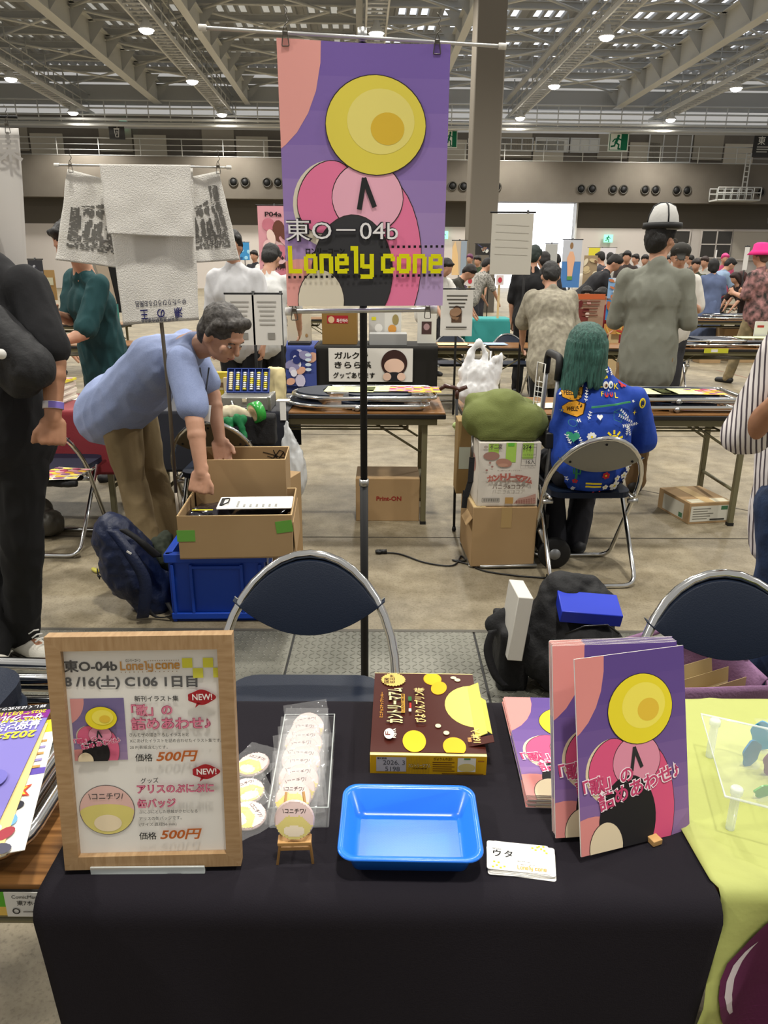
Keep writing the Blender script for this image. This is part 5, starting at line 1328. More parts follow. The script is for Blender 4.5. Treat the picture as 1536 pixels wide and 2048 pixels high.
for k in range(6):
    m = [mat('coin_pale', 'd8c9a4', .4, .3), mat('coin_gold', 'c8b83a', .4, .4), mat('coin_silver', 'c4c4c0', .35, .7)]
    b = MB()
    for j in range(9): b.cyl((-.1025+k*.041, .016+j*.0125, .014), (-.1025+k*.041, .025+j*.0125, .014), .0125, m[0] if k == 0 else m[1+(j+k)//3 % 2], 14)
    b.build('coin_column', None, ctr)
# tote on a stand, black display box, yellow things
t = fuse('tote_bag', [('b', W(555, 770, Y=4.72), (.10, .06, .22)), ('c', W(562, 750, Y=4.7), W(558, 800, Y=4.66), .03, .035)], mat('cream_fabric2', 'cabb8c', .85), voxel=.01, folds=.01, fscale=16); tag(t, 'cream cloth bag slumped beside the coin tray', 'bag')
for px, py, w, h, d, col, lab in ((520, 742, .15, .12, .05, '2a2722', 'dark display box with a small printed card behind the coin tray'), (470, 745, .16, .10, .06, '35302a', 'dark shallow display box behind the coin tray next to the card box'), (445, 760, .12, .16, .06, 'b8a22a', 'yellow file box behind the bending person'), (462, 742, .10, .13, .03, 'c9b796', 'beige envelope standing against the yellow file box')):
    p = W(px, py, Y=4.74); t = carton('display_box', lab, (w, d, h), mat('box_'+col, col, .6), cat='box'); t.location = (p.x, 4.74+.04*(px % 3), .708)
    P = Print(on_xz(-d/2), .0004, .0006); P.rect(-w*.3, h*.3, w*.1, h*.75, 'b8a878'); P.rect(-w*.2, h*.4, w*.0, h*.6, '6a5038'); P.build('printed_label', t.children[0])
# Print ON carton and the small one
po = carton('cardboard_box', 'brown carton printed in red on the floor under the middle table', (.395, .30, .275)); po.location = (.022, 4.38+.15, 0)
P = Print(on_xz(-.15), .0004, .0006); P.text('Print-ON', -.07, .135, .038, '8a2a22', .03, width=.155); P.rect(-.03, .2, .0, .275, 'b8935f') if False else None
P.build('lettering', po.children[0])
p1_ = W(1440, 1047, z=0); p0_ = W(1365, 1047, z=0); sb = carton('cardboard_box', 'low brown carton with white labels under the table before the green-haired person', (.29, .36, .135)); sb.location = (p0_.x+.135, 4.36+.19, 0); sb.rotation_euler = (0, 0, .18)
P = Print(on_xz(-.18), .0004, .0006); P.rect(-.135, .015, .12, .115, 'c9c6b8'); P.rect(.07, .085, .115, .11, '3f6a4a')
for k in range(5): P.rect(-.12, .03+k*.016, -.02+.02*(k % 3), .036+k*.016, '7a776c', k == 0)
P.rect(-.0, .02, .1, .03, '3a3833'); P.build('label', sb.children[0])
P = Print(lambda x, y, h: V((-.145-h, -x, y)), .0004, .0006); P.rect(-.12, .015, .12, .115, 'b9b6a8'); P.rect(.07, .02, .11, .05, '3f6a4a'); P.build('label', sb.children[0])
P = Print(on_xy(.135), .0004, .0006); P.rect(-.13, -.17, .13, -.10, 'c4bda4'); P.rect(-.04, -.18, .03, .18, 'b59a6c'); P.build('tape', sb.children[0])

# ---------------------------------------------------------------- hand truck with its load
HY_ = 3.62
lo = carton('cardboard_box', 'big plain cardboard box at the bottom of the hand truck load', (.335, .40, .325)); lo.location = (.447+.168, HY_+.20, .0); lo.rotation_euler = (0, 0, .05); lo.location.z = .012
P = Print(on_xz(-.20), .0004, .0006); P.rect(-.02, .215, .035, .325, 'a58a5c'); P.build('tape', lo.children[0])
P = Print(lambda x, y, h: V((x, y, .3255+h)), .0004, .0006); P.rect(-.165, -.2, -.10, .2, 'c0a87c'); P.build('tape', lo.children[0])
b = MB(); b.box((-.185, -.12, .25), (.05, .16, .003), card_b, rmat(0, -.9)); b.build('flap', None, lo)
uw, uh = .315, .335
uc = carton('cardboard_box', 'white biscuit carton with green tape stacked on the plain box', (uw, .36, uh), mat('carton_white', 'cfc8bc', .7)); uc.location = (.468+uw/2, HY_+.02+.18, .339); uc.rotation_euler = (0, 0, .05)
P = Print(on_xz(-.18), .0004, .0006); g = quadmap((335, 880), (825, 865), (785, 1450), (325, 1455), uw, uh)
def G(x, y): a = g(x, y); return a[0]-uw/2, a[1]
def blob2(cx, cy, rx, ry, col, rot=0): c = G(cx, cy); P.poly([(c[0]+x*uw/475, c[1]+y*uh/580) for x, y in ell(0, 0, rx, ry, 24, rot=rot)], col)
for x0, y0, x1, y1 in ((405, 1020, 490, 885), (540, 1050, 628, 872), (670, 1015, 765, 872)): P.rect(*G(x0, y0), *G(x1, y1), '9cbf52')
P.rect(*G(560, 905), *G(610, 875), '5fae3a')
blob2(430, 995, 62, 38, '9a7468'); blob2(528, 1055, 62, 38, 'a67a68', -.2); blob2(520, 1075, 40, 16, 'b58a74')
for cx, cy in ((420, 1055), (437, 1090), (395, 1122)): blob2(cx, cy, 9, 9, '9a7068')
P.text('不二家', G(415, 935)[0], G(415, 932)[1], .030, '5a5048', .02, width=uw*.2); blob2(385, 915, 16, 12, 'a89c90')
for a, c in ((G(660, 1075), G(785, 880)),): P.line([a, (c[0], a[1]), c, (a[0], c[1]), a], .0016, '5a5550'); P.line([(a[0], G(0, 935)[1]), (c[0], G(0, 935)[1])], .0012, '5a5550'); P.line([(a[0], G(0, 1020)[1]), (c[0], G(0, 1020)[1])], .0012, '5a5550')
P.text('274', G(672, 930)[0], G(672, 928)[1], .030, '3a3833', .01); P.text('16入', G(690, 1060)[0], G(690, 1058)[1], .026, '3a3833', .01); P.text('バニラ＆ココア', G(675, 985)[0], G(675, 985)[1], .012, '5a5048', .01, width=uw*.2)
for bo, co in ((.10, 'b89088'), (.03, 'a8584a')):
    for k, chh_ in enumerate('カントリーマアム'):
        u = (k-3.5)/3.5; a = G(570+u*145, 1205+22*u*u); P.text(chh_, a[0]-.016, a[1], .042*(1-.12*abs(u)), co, bo, up=(k == 0), rot=-u*.22)
P.text('COUNTRY MA\'AM', G(510, 1225)[0], G(510, 1224)[1], .010, '9a6a5c', .02, width=uw*.27); P.text('バニラ&ココア', G(440, 1290)[0], G(440, 1288)[1], .028, '6a5a50', .02, width=uw*.54); P.text('不二家チョコチップクッキー', G(475, 1130)[0], G(475, 1128)[1], .008, '7a6a60', .01, width=uw*.4)
P.line([G(362, 1410), G(492, 1410), G(492, 1375), G(362, 1375), G(362, 1410)], .002, '2a2825')
for k in range(22): a = G(368+k*5.6, 1405); P.rect(a[0], a[1], a[0]+.0012+.0008*(k % 3), a[1]+.015, '2a2825', False)
P.poly([G(600, 1425), G(640, 1375), G(700, 1360), G(772, 1330), G(772, 1425)], 'b08a7c'); P.rect(*G(535, 1425), *G(600, 1365), 'b08a50')
for k in range(24): c = G(625+(k % 8)*19, 1418-(k//8)*22*(.4+.08*(k % 8))); P.poly(ell(c[0], c[1], .005, .004, 8), '96685c', k == 0)
P.build('printed_design', uc.children[0])
P = Print(lambda x, y, h: V((-uw/2-h, -x, y)), .0004, .0006); P.poly(ell(.02, .2, .09, .05, 20), 'a87e74'); P.rect(-.12, .04, -.02, .10, '4a4642'); P.build('printed_design', uc.children[0])
tc_ = carton('cardboard_box', 'tall flat cardboard carton standing behind the white biscuit carton', (.14, .16, .40), mat('cardboard_dark', '8a7146', .85)); p = W(930, 1000, Y=4.0); tc_.location = (p.x+.01, 4.06, .34-.0); tc_.location.z = .338; tc_.location.y = HY_+.32; tc_.location.x = .46
P = Print(on_xz(-.08), .0004, .0006); P.rect(-.06, .14, .0, .26, 'b8c0b0'); P.build('label', tc_.children[0])
olv = mat('olive_canvas', '646c36', .85, bump=.5, bump_s=180)
z0 = .345+uh
df = fuse('duffel_bag', [('c', V((.50, HY_+.14, z0+.09)), V((.74, HY_+.12, z0+.08)), .105, .095), ('c', V((.52, HY_+.24, z0+.11)), V((.72, HY_+.24, z0+.10)), .11, .09), ('e', V((.60, HY_+.18, z0+.15)), (.13, .12, .09)), ('b', V((.62, HY_+.16, z0+.05)), (.30, .26, .10)), ('c', V((.46, HY_+.2, z0+.17)), V((.52, HY_+.2, z0+.13)), .05, .07)], olv, voxel=.012, smooth=10, folds=.007, fscale=7, stretch=(1, 1, 1), seed=3)
tag(df, 'slumped olive canvas duffel bag on top of the white biscuit carton', 'bag')
b = MB(); pts = [V((.445, HY_+.05, z0+.02)), V((.44, HY_-.01, z0-.08)), V((.437, HY_-.012, z0-.2)), V((.418, HY_-.005, .40)), V((.415, HY_+.06, .345))]
for a, c in zip(pts[1:], pts[2:]): b.box((a+c)/2, ((.028), .004, (a-c).length+.01), bk_n, rmat(0, math.atan2((a-c).x, (a-c).z), 0))
b.cyl(pts[0], pts[1], .007, wire, 8); sp_ = b.build('strap', None, df)
ht = thing('hand_truck', 'folding hand truck with grey rails and black wheels holding the box stack', 'hand truck')
gr_ = mat('rail_grey', '8b8d8f', .4, .5); rx_ = .805
b = MB()
for yy in (HY_+.06, HY_+.34): b.tube([(rx_+.02, yy, .12), (rx_+.045, yy, .80), (rx_+.055, yy, 1.06)], [.013, .0125, .011], gr_, 10)
b.build('rail', None, ht)
b = MB(); b.tube(fillet([(rx_+.05, HY_+.06, .98), (rx_+.055, HY_+.06, 1.09), (rx_+.055, HY_+.34, 1.09), (rx_+.05, HY_+.34, .98)], .05), .019, black, 10); b.build('grip', None, ht)
b = MB()
b.build('nothing', None, ht) if False else b.bm.free()
for zz in (.13, .25, .68): b = MB(); b.box((rx_+.03, HY_+.2, zz), (.05, .34, .08), black, bev=.006); b.build('bracket', None, ht)
b = MB(); b.box((.63, HY_+.2, .006), (.36, .38, .010), alu, bev=.002); b.tube(fillet([(rx_, HY_, .02), (.5, HY_-.01, .012), (.5, HY_+.4, .012), (rx_, HY_+.4, .02)], .04), .009, alu, 8); b.build('toe_plate', None, ht)
for yy in (HY_+.01, HY_+.40):
    b = MB(); R = rmat(PI/2); b.lathe([(.03, -.02), (.075, -.018), (.085, -.01), (.085, .01), (.075, .018), (.03, .02)], black, 24, (rx_+.09, yy, .085), R); w_ = b.build('wheel', None, ht); b = MB(); b.lathe([(.001, -.023), (.03, -.022), (.03, .022), (.001, .023)], gr_, 16, (rx_+.09, yy, .085), R); b.build('hub', None, w_)
b = MB(); b.tube([(rx_+.06, HY_+.02, .09), (rx_+.005, HY_+.0, .22)], .014, alu, 8); b.build('lever', None, ht)
mg = thing('wire_mesh_panel', 'narrow white wire grid panel leaning on the hand truck', 'wire grid'); wm = mat('white_wire', 'd8d6d0', .4)
a0, a1, a2, a3 = W(1060, 870, Y=3.84), W(1075, 872, Y=3.78), W(1091, 728, Y=3.70), W(1076, 724, Y=3.76)
b = MB(); b.tube([a0, a1, a2, a3], .0035, wm, 6, closed=True); b.build('frame', None, mg)
b = MB()
for k in range(1, 12): b.tube([a0.lerp(a3, k/12*.82), a1.lerp(a2, k/12*.82)], .002, wm, 5)
b.tube([a0.lerp(a1, .5), a3.lerp(a2, .5).lerp(a0, .18)], .002, wm, 5); b.build('grid_wires', None, mg)

# ---------------------------------------------------------------- things on the table by the hand truck
wbm = mat('white_bag_plastic', 'e8e8e8', .3, alpha=.86, bump=.8, bump_s=30)
p = W(955, 790, Y=4.5); p.z = .78
bgw = fuse('shopping_bag', [('e', p+V((0, 0, .02)), (.13, .10, .10)), ('e', p+V((.0, 0, .10)), (.11, .08, .10)), ('c', p+V((-.08, 0, .12)), p+V((-.05, 0, .25)), .04, .02), ('c', p+V((-.05, 0, .25)), p+V((.0, 0, .32)), .018, .012), ('c', p+V((.0, 0, .32)), p+V((.035, 0, .24)), .012, .016), ('c', p+V((.035, 0, .24)), p+V((.02, 0, .12)), .016, .03), ('c', p+V((.05, -.03, .10)), p+V((.075, -.03, .2)), .03, .014), ('c', p+V((.075, -.03, .2)), p+V((.125, -.03, .235)), .014, .012), ('c', p+V((.125, -.03, .235)), p+V((.10, -.02, .08)), .012, .03)], wbm, voxel=.009, smooth=4, folds=.012, fscale=17, stretch=(1.5, 1.5, .4), seed=8)
tag(bgw, 'full white plastic shopping bag with handles up on the table by the duffel', 'plastic bag')
cn = thing('walking_cane', 'walking cane with dark wooden handle hooked on the table edge', 'cane'); hx = W(912, 850, Y=4.2)
b = MB(); b.cyl((hx.x+.01, hx.y, .01), (hx.x, hx.y, .82), .008, black, 10); b.build('shaft', None, cn)
b = MB(); b.tube([(hx.x-.10, hx.y, .85), (hx.x-.07, hx.y, .872), (hx.x-.02, hx.y, .862), (hx.x+.01, hx.y, .85), (hx.x+.055, hx.y, .868)], [.009, .014, .012, .015, .011], mat('cane_wood', '3f1c10', .35, coat=.4), 12); b.tube([(hx.x, hx.y, .85), (hx.x, hx.y, .80)], [.014, .010], mat('cane_wood', '3f1c10', .35), 12); b.build('handle', None, cn)
b = MB(); b.lathe([(.010, 0), (.013, .012), (.010, .03), (.001, .03)], black, 12, (hx.x+.01, hx.y, 0)); b.build('rubber_tip', None, cn)
t = fuse('green_tissue', [('c', hx+V((-.0, -.02, 0)), hx+V((.03, -.02, -.06)), .02, .012)], mat('pale_green', 'a4b87a', .8), voxel=.006, folds=.008, fscale=30); t.location.z += 0; tag(t, 'pale green tape end stuck on the table corner by the cane', 'tape')
ct_ = thing('sun_hat', 'flat beige sun hat lying on the table behind the duffel', 'hat', (W(1022, 793, z=.75).x, MYC-.0, .707)); b = MB(); hm = mat('hat_beige', '8f8466', .85); b.lathe([(.001, .065), (.05, .062), (.056, .03), (.11, .006), (.13, .0), (.001, .0)], hm, 26); b.build('crown_and_brim', None, ct_); b = MB(); b.lathe([(.0572, .026), (.0562, .04)], mat('hat_band', '4f4838', .8), 26); b.build('band', None, ct_)
for px, w, lab in ((1000, .2, 'open paper bag lying beside the sun hat'), (1085, .24, 'pale sheet on the table beside the blue shirt')):
    fl('paper_sheet', lab, V((W(px, 800, z=.71).x, MYC-.1+.04*(px % 2), .706+.001*(px % 3))), w, .18, .1, 'd9d2b4')

# ---------------------------------------------------------------- cable on the floor
cbm = mat('cable_black', '141414', .5)
cb_ = thing('power_cable', 'black power cable with plug lying on the concrete by the cardboard box', 'cable')
pts = [W(*q_, z=.006) for q_ in ((763, 1105), (800, 1108), (850, 1125), (905, 1131), (922, 1112), (930, 1122), (905, 1120), (935, 1128), (970, 1142), (1030, 1151), (1080, 1155), (1098, 1156))]
sm = []
for i in range(len(pts)-1):
    p0, p1, p2, p3 = pts[max(i-1, 0)], pts[i], pts[i+1], pts[min(i+2, len(pts)-1)]
    for k in range(6):
        s_ = k/6; sm.append(.5*((2*p1)+(p2-p0)*s_+(2*p0-5*p1+4*p2-p3)*s_*s_+(3*p1-p0-3*p2+p3)*s_**3))
b = MB(); b.tube(sm+[pts[-1]], .0045, cbm, 6); b.build('cord', None, cb_)
b = MB(); b.cyl(pts[0]+V((-.01, 0, .004)), pts[0]+V((.03, 0, .006)), .013, cbm, 10); b.lathe([(.012, 0), (.02, 0), (.02, .012), (.012, .012), (.012, 0)], cbm, 14, pts[0]+V((-.015, 0, 0))); b.build('plug', None, cb_)
b = MB(); b.box(pts[-1]+V((.01, 0, .008)), (.05, .022, .022), cbm, bev=.004); b.box(pts[-1]+V((.05, .01, .008)), (.025, .025, .02), cbm, bev=.003); b.build('connector', None, cb_)

# ---------------------------------------------------------------- bags on the floor
nvn = mat('navy_nylon', '0e1a38', .5, bump=.5, bump_s=90)
A_, B_ = W(225, 1060, Y=3.10), W(300, 1215, Y=3.08)
bp1 = fuse('backpack', [('c', A_+V((0, .02, -.02)), W(270, 1150, Y=3.12), .09, .12), ('c', W(255, 1130, Y=3.12), W(310, 1195, Y=3.14), .115, .10), ('c', W(230, 1050, Y=3.12), W(210, 1085, Y=3.12), .05, .06), ('e', W(320, 1170, Y=3.2), (.09, .09, .12)), ('c', W(240, 1060, Y=3.2), W(320, 1140, Y=3.22), .06, .06)], nvn, voxel=.011, smooth=6, folds=.012, fscale=11, seed=5, stretch=(1, 1, 1))
tag(bp1, 'navy blue backpack slumped on the floor beside the blue crate', 'backpack')
def strap(pts, w, m, name, parent, th=.004):
    b = MB(); pts = [V(p) for p in pts]
    sm = []
    for i in range(len(pts)-1):
        p0, p1, p2, p3 = pts[max(i-1, 0)], pts[i], pts[i+1], pts[min(i+2, len(pts)-1)]
        for k in range(5): s_ = k/5; sm.append(.5*((2*p1)+(p2-p0)*s_+(2*p0-5*p1+4*p2-p3)*s_*s_+(3*p1-p0-3*p2+p3)*s_**3))
    sm.append(pts[-1])
    b.grid(lambda u, v: sm[round(v*(len(sm)-1))]+V(((u-.5)*w, (u-.5)*w*.25, 0)), 2, len(sm)-1, m, thick=th); return b.build(name, None, parent)
strap([W(225, 1060, Y=2.98), W(262, 1110, Y=2.94), W(290, 1160, Y=2.94), W(288, 1215, Y=2.95), W(285, 1232, Y=2.97)], .05, nvn, 'shoulder_strap', bp1, .012)
strap([W(246, 1060, Y=3.03), W(285, 1085, Y=3.02), W(315, 1110, Y=3.04)], .035, bk_n, 'back_panel', bp1, .02)
b = MB(); a = W(258, 1105, Y=2.93); b.box(a, (.022, .003, .008), wcap, rmat(0, .6)); b.build('reflective_tab', None, bp1)
strap([W(292, 1215, Y=3.0), W(315, 1235, Y=3.0), W(345, 1230, Y=2.98), W(335, 1205, Y=3.02)], .02, bk_n, 'webbing', bp1)
b = MB(); a = W(196, 1150, Y=3.0); b.tube([a+V((0, 0, .03)), a, a+V((.006, 0, -.02))], .003, black, 6); b.cyl(a, a+V((.008, 0, -.012)), .006, black, 8); b.build('drawstring', None, bp1)
t = fuse('jacket', [('c', W(318, 1090, Y=3.25), W(335, 1120, Y=3.2), .04, .055), ('c', W(335, 1075, Y=3.28), W(325, 1105, Y=3.22), .03, .04)], mat('dark_green', '232a1c', .8), voxel=.009, folds=.012, fscale=20); tag(t, 'crumpled dark green jacket between the navy backpack and the blue crate', 'jacket')
t = fuse('bottle_cap', [('c', W(186, 1138, z=.012), W(194, 1142, z=.012), .011, .014)], mat('pale_yellow', 'c8c05a', .5), voxel=.005); tag(t, 'small yellow crumpled wrapper on the floor by the navy backpack', 'wrapper'); t.name = 'wrapper'
# black backpack with boxes, right of our table
p = W(1120, 1290, Y=2.36)
RBY = 2.42
pc = W(1150, 1290, Y=RBY)
bp2 = fuse('backpack', [('c', V((pc.x-.10, RBY+.06, .14)), V((pc.x-.02, RBY+.12, .33)), .11, .10), ('c', V((pc.x-.02, RBY+.02, .12)), V((pc.x+.07, RBY+.1, .30)), .13, .10), ('e', V((pc.x+.05, RBY-.03, .16)), (.14, .10, .13)), ('c', V((pc.x-.04, RBY+.12, .38)), V((pc.x+.08, RBY+.13, .36)), .06, .05)], mat('black_pack', '0f0f11', .75, bump=.5, bump_s=110), voxel=.011, smooth=6, folds=.010, fscale=12, seed=11, stretch=(1, 1, 1))
tag(bp2, 'bulging black backpack on the floor with a blue carton in it', 'backpack')
a = W(1120, 1172, Y=RBY+.1); b = MB(); b.tube([a+V((-.03, 0, -.02)), a+V((-.02, 0, .02)), a+V((.02, 0, .02)), a+V((.03, 0, -.01))], .007, bk_n, 8); b.build('grab_handle', None, bp2)
b = MB(); zz_ = [W(x, y, Y=RBY-.145) for x, y in ((1130, 1268), (1170, 1252), (1215, 1250), (1238, 1268))]; b.tube(zz_, .003, mat('zip_dark', '050505', .3), 6); zp_ = b.build('zipper', None, bp2)
bb_ = carton('blue_carton', 'glossy royal blue carton lying in the black backpack', (.215, .12, .05), mat('carton_blue', '1c35b8', .35), cat='box'); a = W(1178, 1222, Y=RBY-.02); bb_.location = a+V((0, .02, -.02)); bb_.rotation_euler = (.25, .06, -.05)
sb2 = fuse('shoulder_bag', [('b', W(1010, 1290, Y=RBY+.1)+V((.02, 0, -.02)), (.11, .22, .26)), ('c', W(990, 1250, Y=RBY+.1), W(1020, 1225, Y=RBY+.1), .04, .03)], mat('black_pack', '0f0f11', .75), voxel=.011, smooth=8, folds=.006, fscale=12); tag(sb2, 'black shoulder bag standing behind the white carton by the backpack', 'bag')
strap([W(985, 1260, Y=RBY-.02), W(975, 1300, Y=RBY-.04), W(990, 1350, Y=RBY-.06), W(1010, 1372, Y=RBY-.06)], .03, bk_n, 'strap', sb2)
wb_ = carton('white_carton', 'thin white carton standing between the two black bags', (.055, .16, .25), mat('carton_offwhite', 'd2cfc6', .6), cat='box'); a = W(1034, 1322, Y=RBY-.05); wb_.location = (a.x-.012, RBY+.03, a.z); wb_.rotation_euler = (0, .10, .05)
# purple tote
ppl = mat('tote_purple', '8a6688', .8, bump=.5, bump_s=120)
TYp = 2.02; c0 = W(1395, 1360, Y=TYp)
tt = thing('tote_bag', 'open mauve tote bag with envelopes beside the yellow-green table', 'bag')
def tote(u, v, k=1):
    a = u*2*PI; rx0, ry0 = .19, .11; ex = abs(math.cos(a))**.6*(1 if math.cos(a) > 0 else -1); ey = abs(math.sin(a))**.6*(1 if math.sin(a) > 0 else -1)
    h = .02+v*.33; w = .8+.35*v
    zt_ = h-(.05*v*(.5+.5*math.cos(a*2)))+.02*v*noise.noise(V((a, v*3, 1)))
    return V((c0.x+ex*rx0*w+.012*noise.noise(V((a*1.5, v*4, 3))), TYp+ey*ry0*w*k+.012*noise.noise(V((a*1.5, v*4, 7))), zt_))
b = MB(); b.grid(tote, 48, 18, ppl, thick=.004); b.box((c0.x, TYp, .015), (.28, .16, .01), ppl); b.build('body', None, tt)
b = MB(); b.tube([tote(.10, 1), tote(.15, 1)+V((0, 0, .05)), c0+V((.02, .10, .16)), tote(.40, 1)+V((-.02, 0, .05)), tote(.42, 1)], .011, ppl, 8); b.build('handle', None, tt)
for k, (col, lab) in enumerate((('c8b486', 'tan envelope standing in the mauve tote, behind the others'), ('d6c8a4', 'pale cream envelope standing in the mauve tote, between two others'), ('bda878', 'darker tan envelope standing in the mauve tote, in front of the others'))):
    t = thing('envelope', lab, 'envelope', (c0.x+.02+.02*k, TYp+.04-.035*k, .05), .25, 'envelopes in the tote', rot=(-.12+.1*k, -.12, .3)); b = MB(); b.box((0, 0, .13), (.20, .004, .26), mat('env_'+col, col, .8)); b.box((0, -.0025, .24), (.20, .001, .05), mat('envf_'+col, 'b09a6c', .8)); b.build('paper', None, t)

# papers and a dark bag on the seat of the chair behind the person in black, odds and ends under it
sz = .455; sp0 = W(120, 957, z=sz+.02)
for px, py, w, h, rz, col, lab in ((112, 953, .24, .17, .15, 'd2cdb8', 'white printed paper on the seat of the chair behind the person in black'), (135, 946, .2, .15, -.2, 'c8bf9a', 'cream printed paper under the white one on the chair seat')):
    p = W(px, py, z=sz+.04); fl('paper_sheet', lab, V((p.x, p.y, sz+.045+.002*(px % 2))), w, h, rz, col, multi, .001)
t = fuse('folded_jacket', [('c', W(90, 965, z=sz+.02), W(150, 968, z=sz+.02), .02, .018), ('c', W(100, 955, z=sz+.015), W(160, 955, z=sz+.015), .018, .018)], bk_n, voxel=.008, folds=.006, fscale=24); tag(t, 'dark folded jacket on the seat of the chair behind the person in black', 'jacket')
t = fuse('plastic_bag', [('e', W(95, 1045, z=.08), (.10, .08, .08)), ('e', W(80, 1020, z=.14), (.07, .06, .08))], mat('grey_bag', '4a463e', .5), voxel=.011, folds=.012, fscale=18); tag(t, 'crumpled grey bag on the floor behind the person in black', 'bag')
# ---------------------------------------------------------------- people
SKIN = mat('skin', 'c0937a', .55, noise_s=14, noise_c='b4866c'); SKIN2 = mat('skin_tan', 'ab7d60', .55, noise_s=14, noise_c='9c6e52')
HB = mat('hair_black', '14110f', .55, bump=1.2, bump_s=70, stretch=(3, 3, .6)); HBR = mat('hair_brown', '2a1a14', .55, bump=1, bump_s=70)
EYE = mat('eye_dark', '1c1512', .2); EYW = mat('eye_white', 'd8d2cc', .3); LIP = mat('lip', '9a5a4c', .5)
def hand_prims(wr, d, n, side, curl=.35, s=1):
    "palm, five fingers and thumb; d along the hand, n out of the back of the hand, side = thumb direction sign"
    d = V(d).normalized(); n = (V(n)-d*V(n).dot(d)).normalized(); x = d.cross(n)*side; P = []
    P.append(('c', wr-d*.02*s, wr+d*.012*s, .027*s, .029*s, (n, .72)))
    P += [('c', wr+d*.012*s+x*o*s, wr+d*.078*s+x*o*1.15*s, .0155*s, .0125*s, (n, .85)) for o in (-.027, -.009, .009, .027)]
    for o, L in ((-.033, .058), (-.011, .072), (.011, .078), (.033, .070)):
        p = wr+d*.080*s+x*o*s; a = curl; seg = (L*.48*s, L*.32*s, L*.24*s); r = .0084*s
        for k, l in enumerate(seg):
            dd = (d*math.cos(a)-n*math.sin(a)+x*o*4).normalized(); q = p+dd*l; P.append(('c', p, q, r, r*.93)); p = q; r *= .93; a += curl*1.3
    p = wr+d*.02*s+x*.028*s; q = p+(d*.75+x*.62-n*.25).normalized()*.038*s; P.append(('c', p, q, .0135*s, .0105*s)); P.append(('c', q, q+(d*.95+x*.15-n*.35).normalized()*.032*s, .0105*s, .009*s))
    return P
def head_prims(h, f, u, s=1):
    f = V(f).normalized(); u = (V(u)-f*V(u).dot(f)).normalized(); r = f.cross(u); R = Matrix((r, f, u)).transposed(); P = []
    E = lambda a, b, c, rr, RR=R: P.append(('e', h+(r*a+f*b+u*c)*s, tuple(k*s for k in rr), RR))
    E(0, -.012, .025, (.076, .096, .090)); E(0, .018, -.045, (.056, .068, .066)); E(0, .05, -.085, (.026, .026, .02)); E(0, -.03, -.03, (.066, .07, .07))
    for a in (-1, 1): E(a*.076, -.008, -.015, (.012, .022, .032)); E(a*.036, .062, -.025, (.026, .020, .024))
    E(0, .078, .02, (.046, .014, .012))
    P.append(('c', h+(f*.083+u*.01)*s, h+(f*.103-u*.028)*s, .0085*s, .0125*s)); E(0, .085, -.057, (.022, .008, .007)); E(0, .083, -.068, (.018, .008, .007))
    return P, R
def face_bits(t, h, R, hairm, s=1):
    r, f, u = (V((R[0][i], R[1][i], R[2][i])) for i in range(3))
    for a in (-1, 1):
        b = MB(); c = h+(r*a*.032+f*.0765-u*.006)*s
        b.lathe([(.001, -.006), (.007, -.0045), (.0105, 0), (.007, .0045), (.001, .006)], EYW, 12, c, R); 
        b.lathe([(.001, -.0055), (.0056, 0), (.001, .0055)], EYE, 10, c+f*.0062*s, R); b.build('eye', None, t)
        b = MB(); b.tube([c+(r*a*-.014+u*.017+f*.008)*s, c+(u*.022+f*.009)*s, c+(r*a*.017+u*.015+f*.0)*s], .0028*s, hairm, 6); b.build('eyebrow', None, t)
    b = MB(); b.tube([h+(r*-.02+f*.086-u*.062)*s, h+(f*.0925-u*.0625)*s, h+(r*.02+f*.086-u*.062)*s], .0032*s, LIP, 6); b.build('lips', None, t)
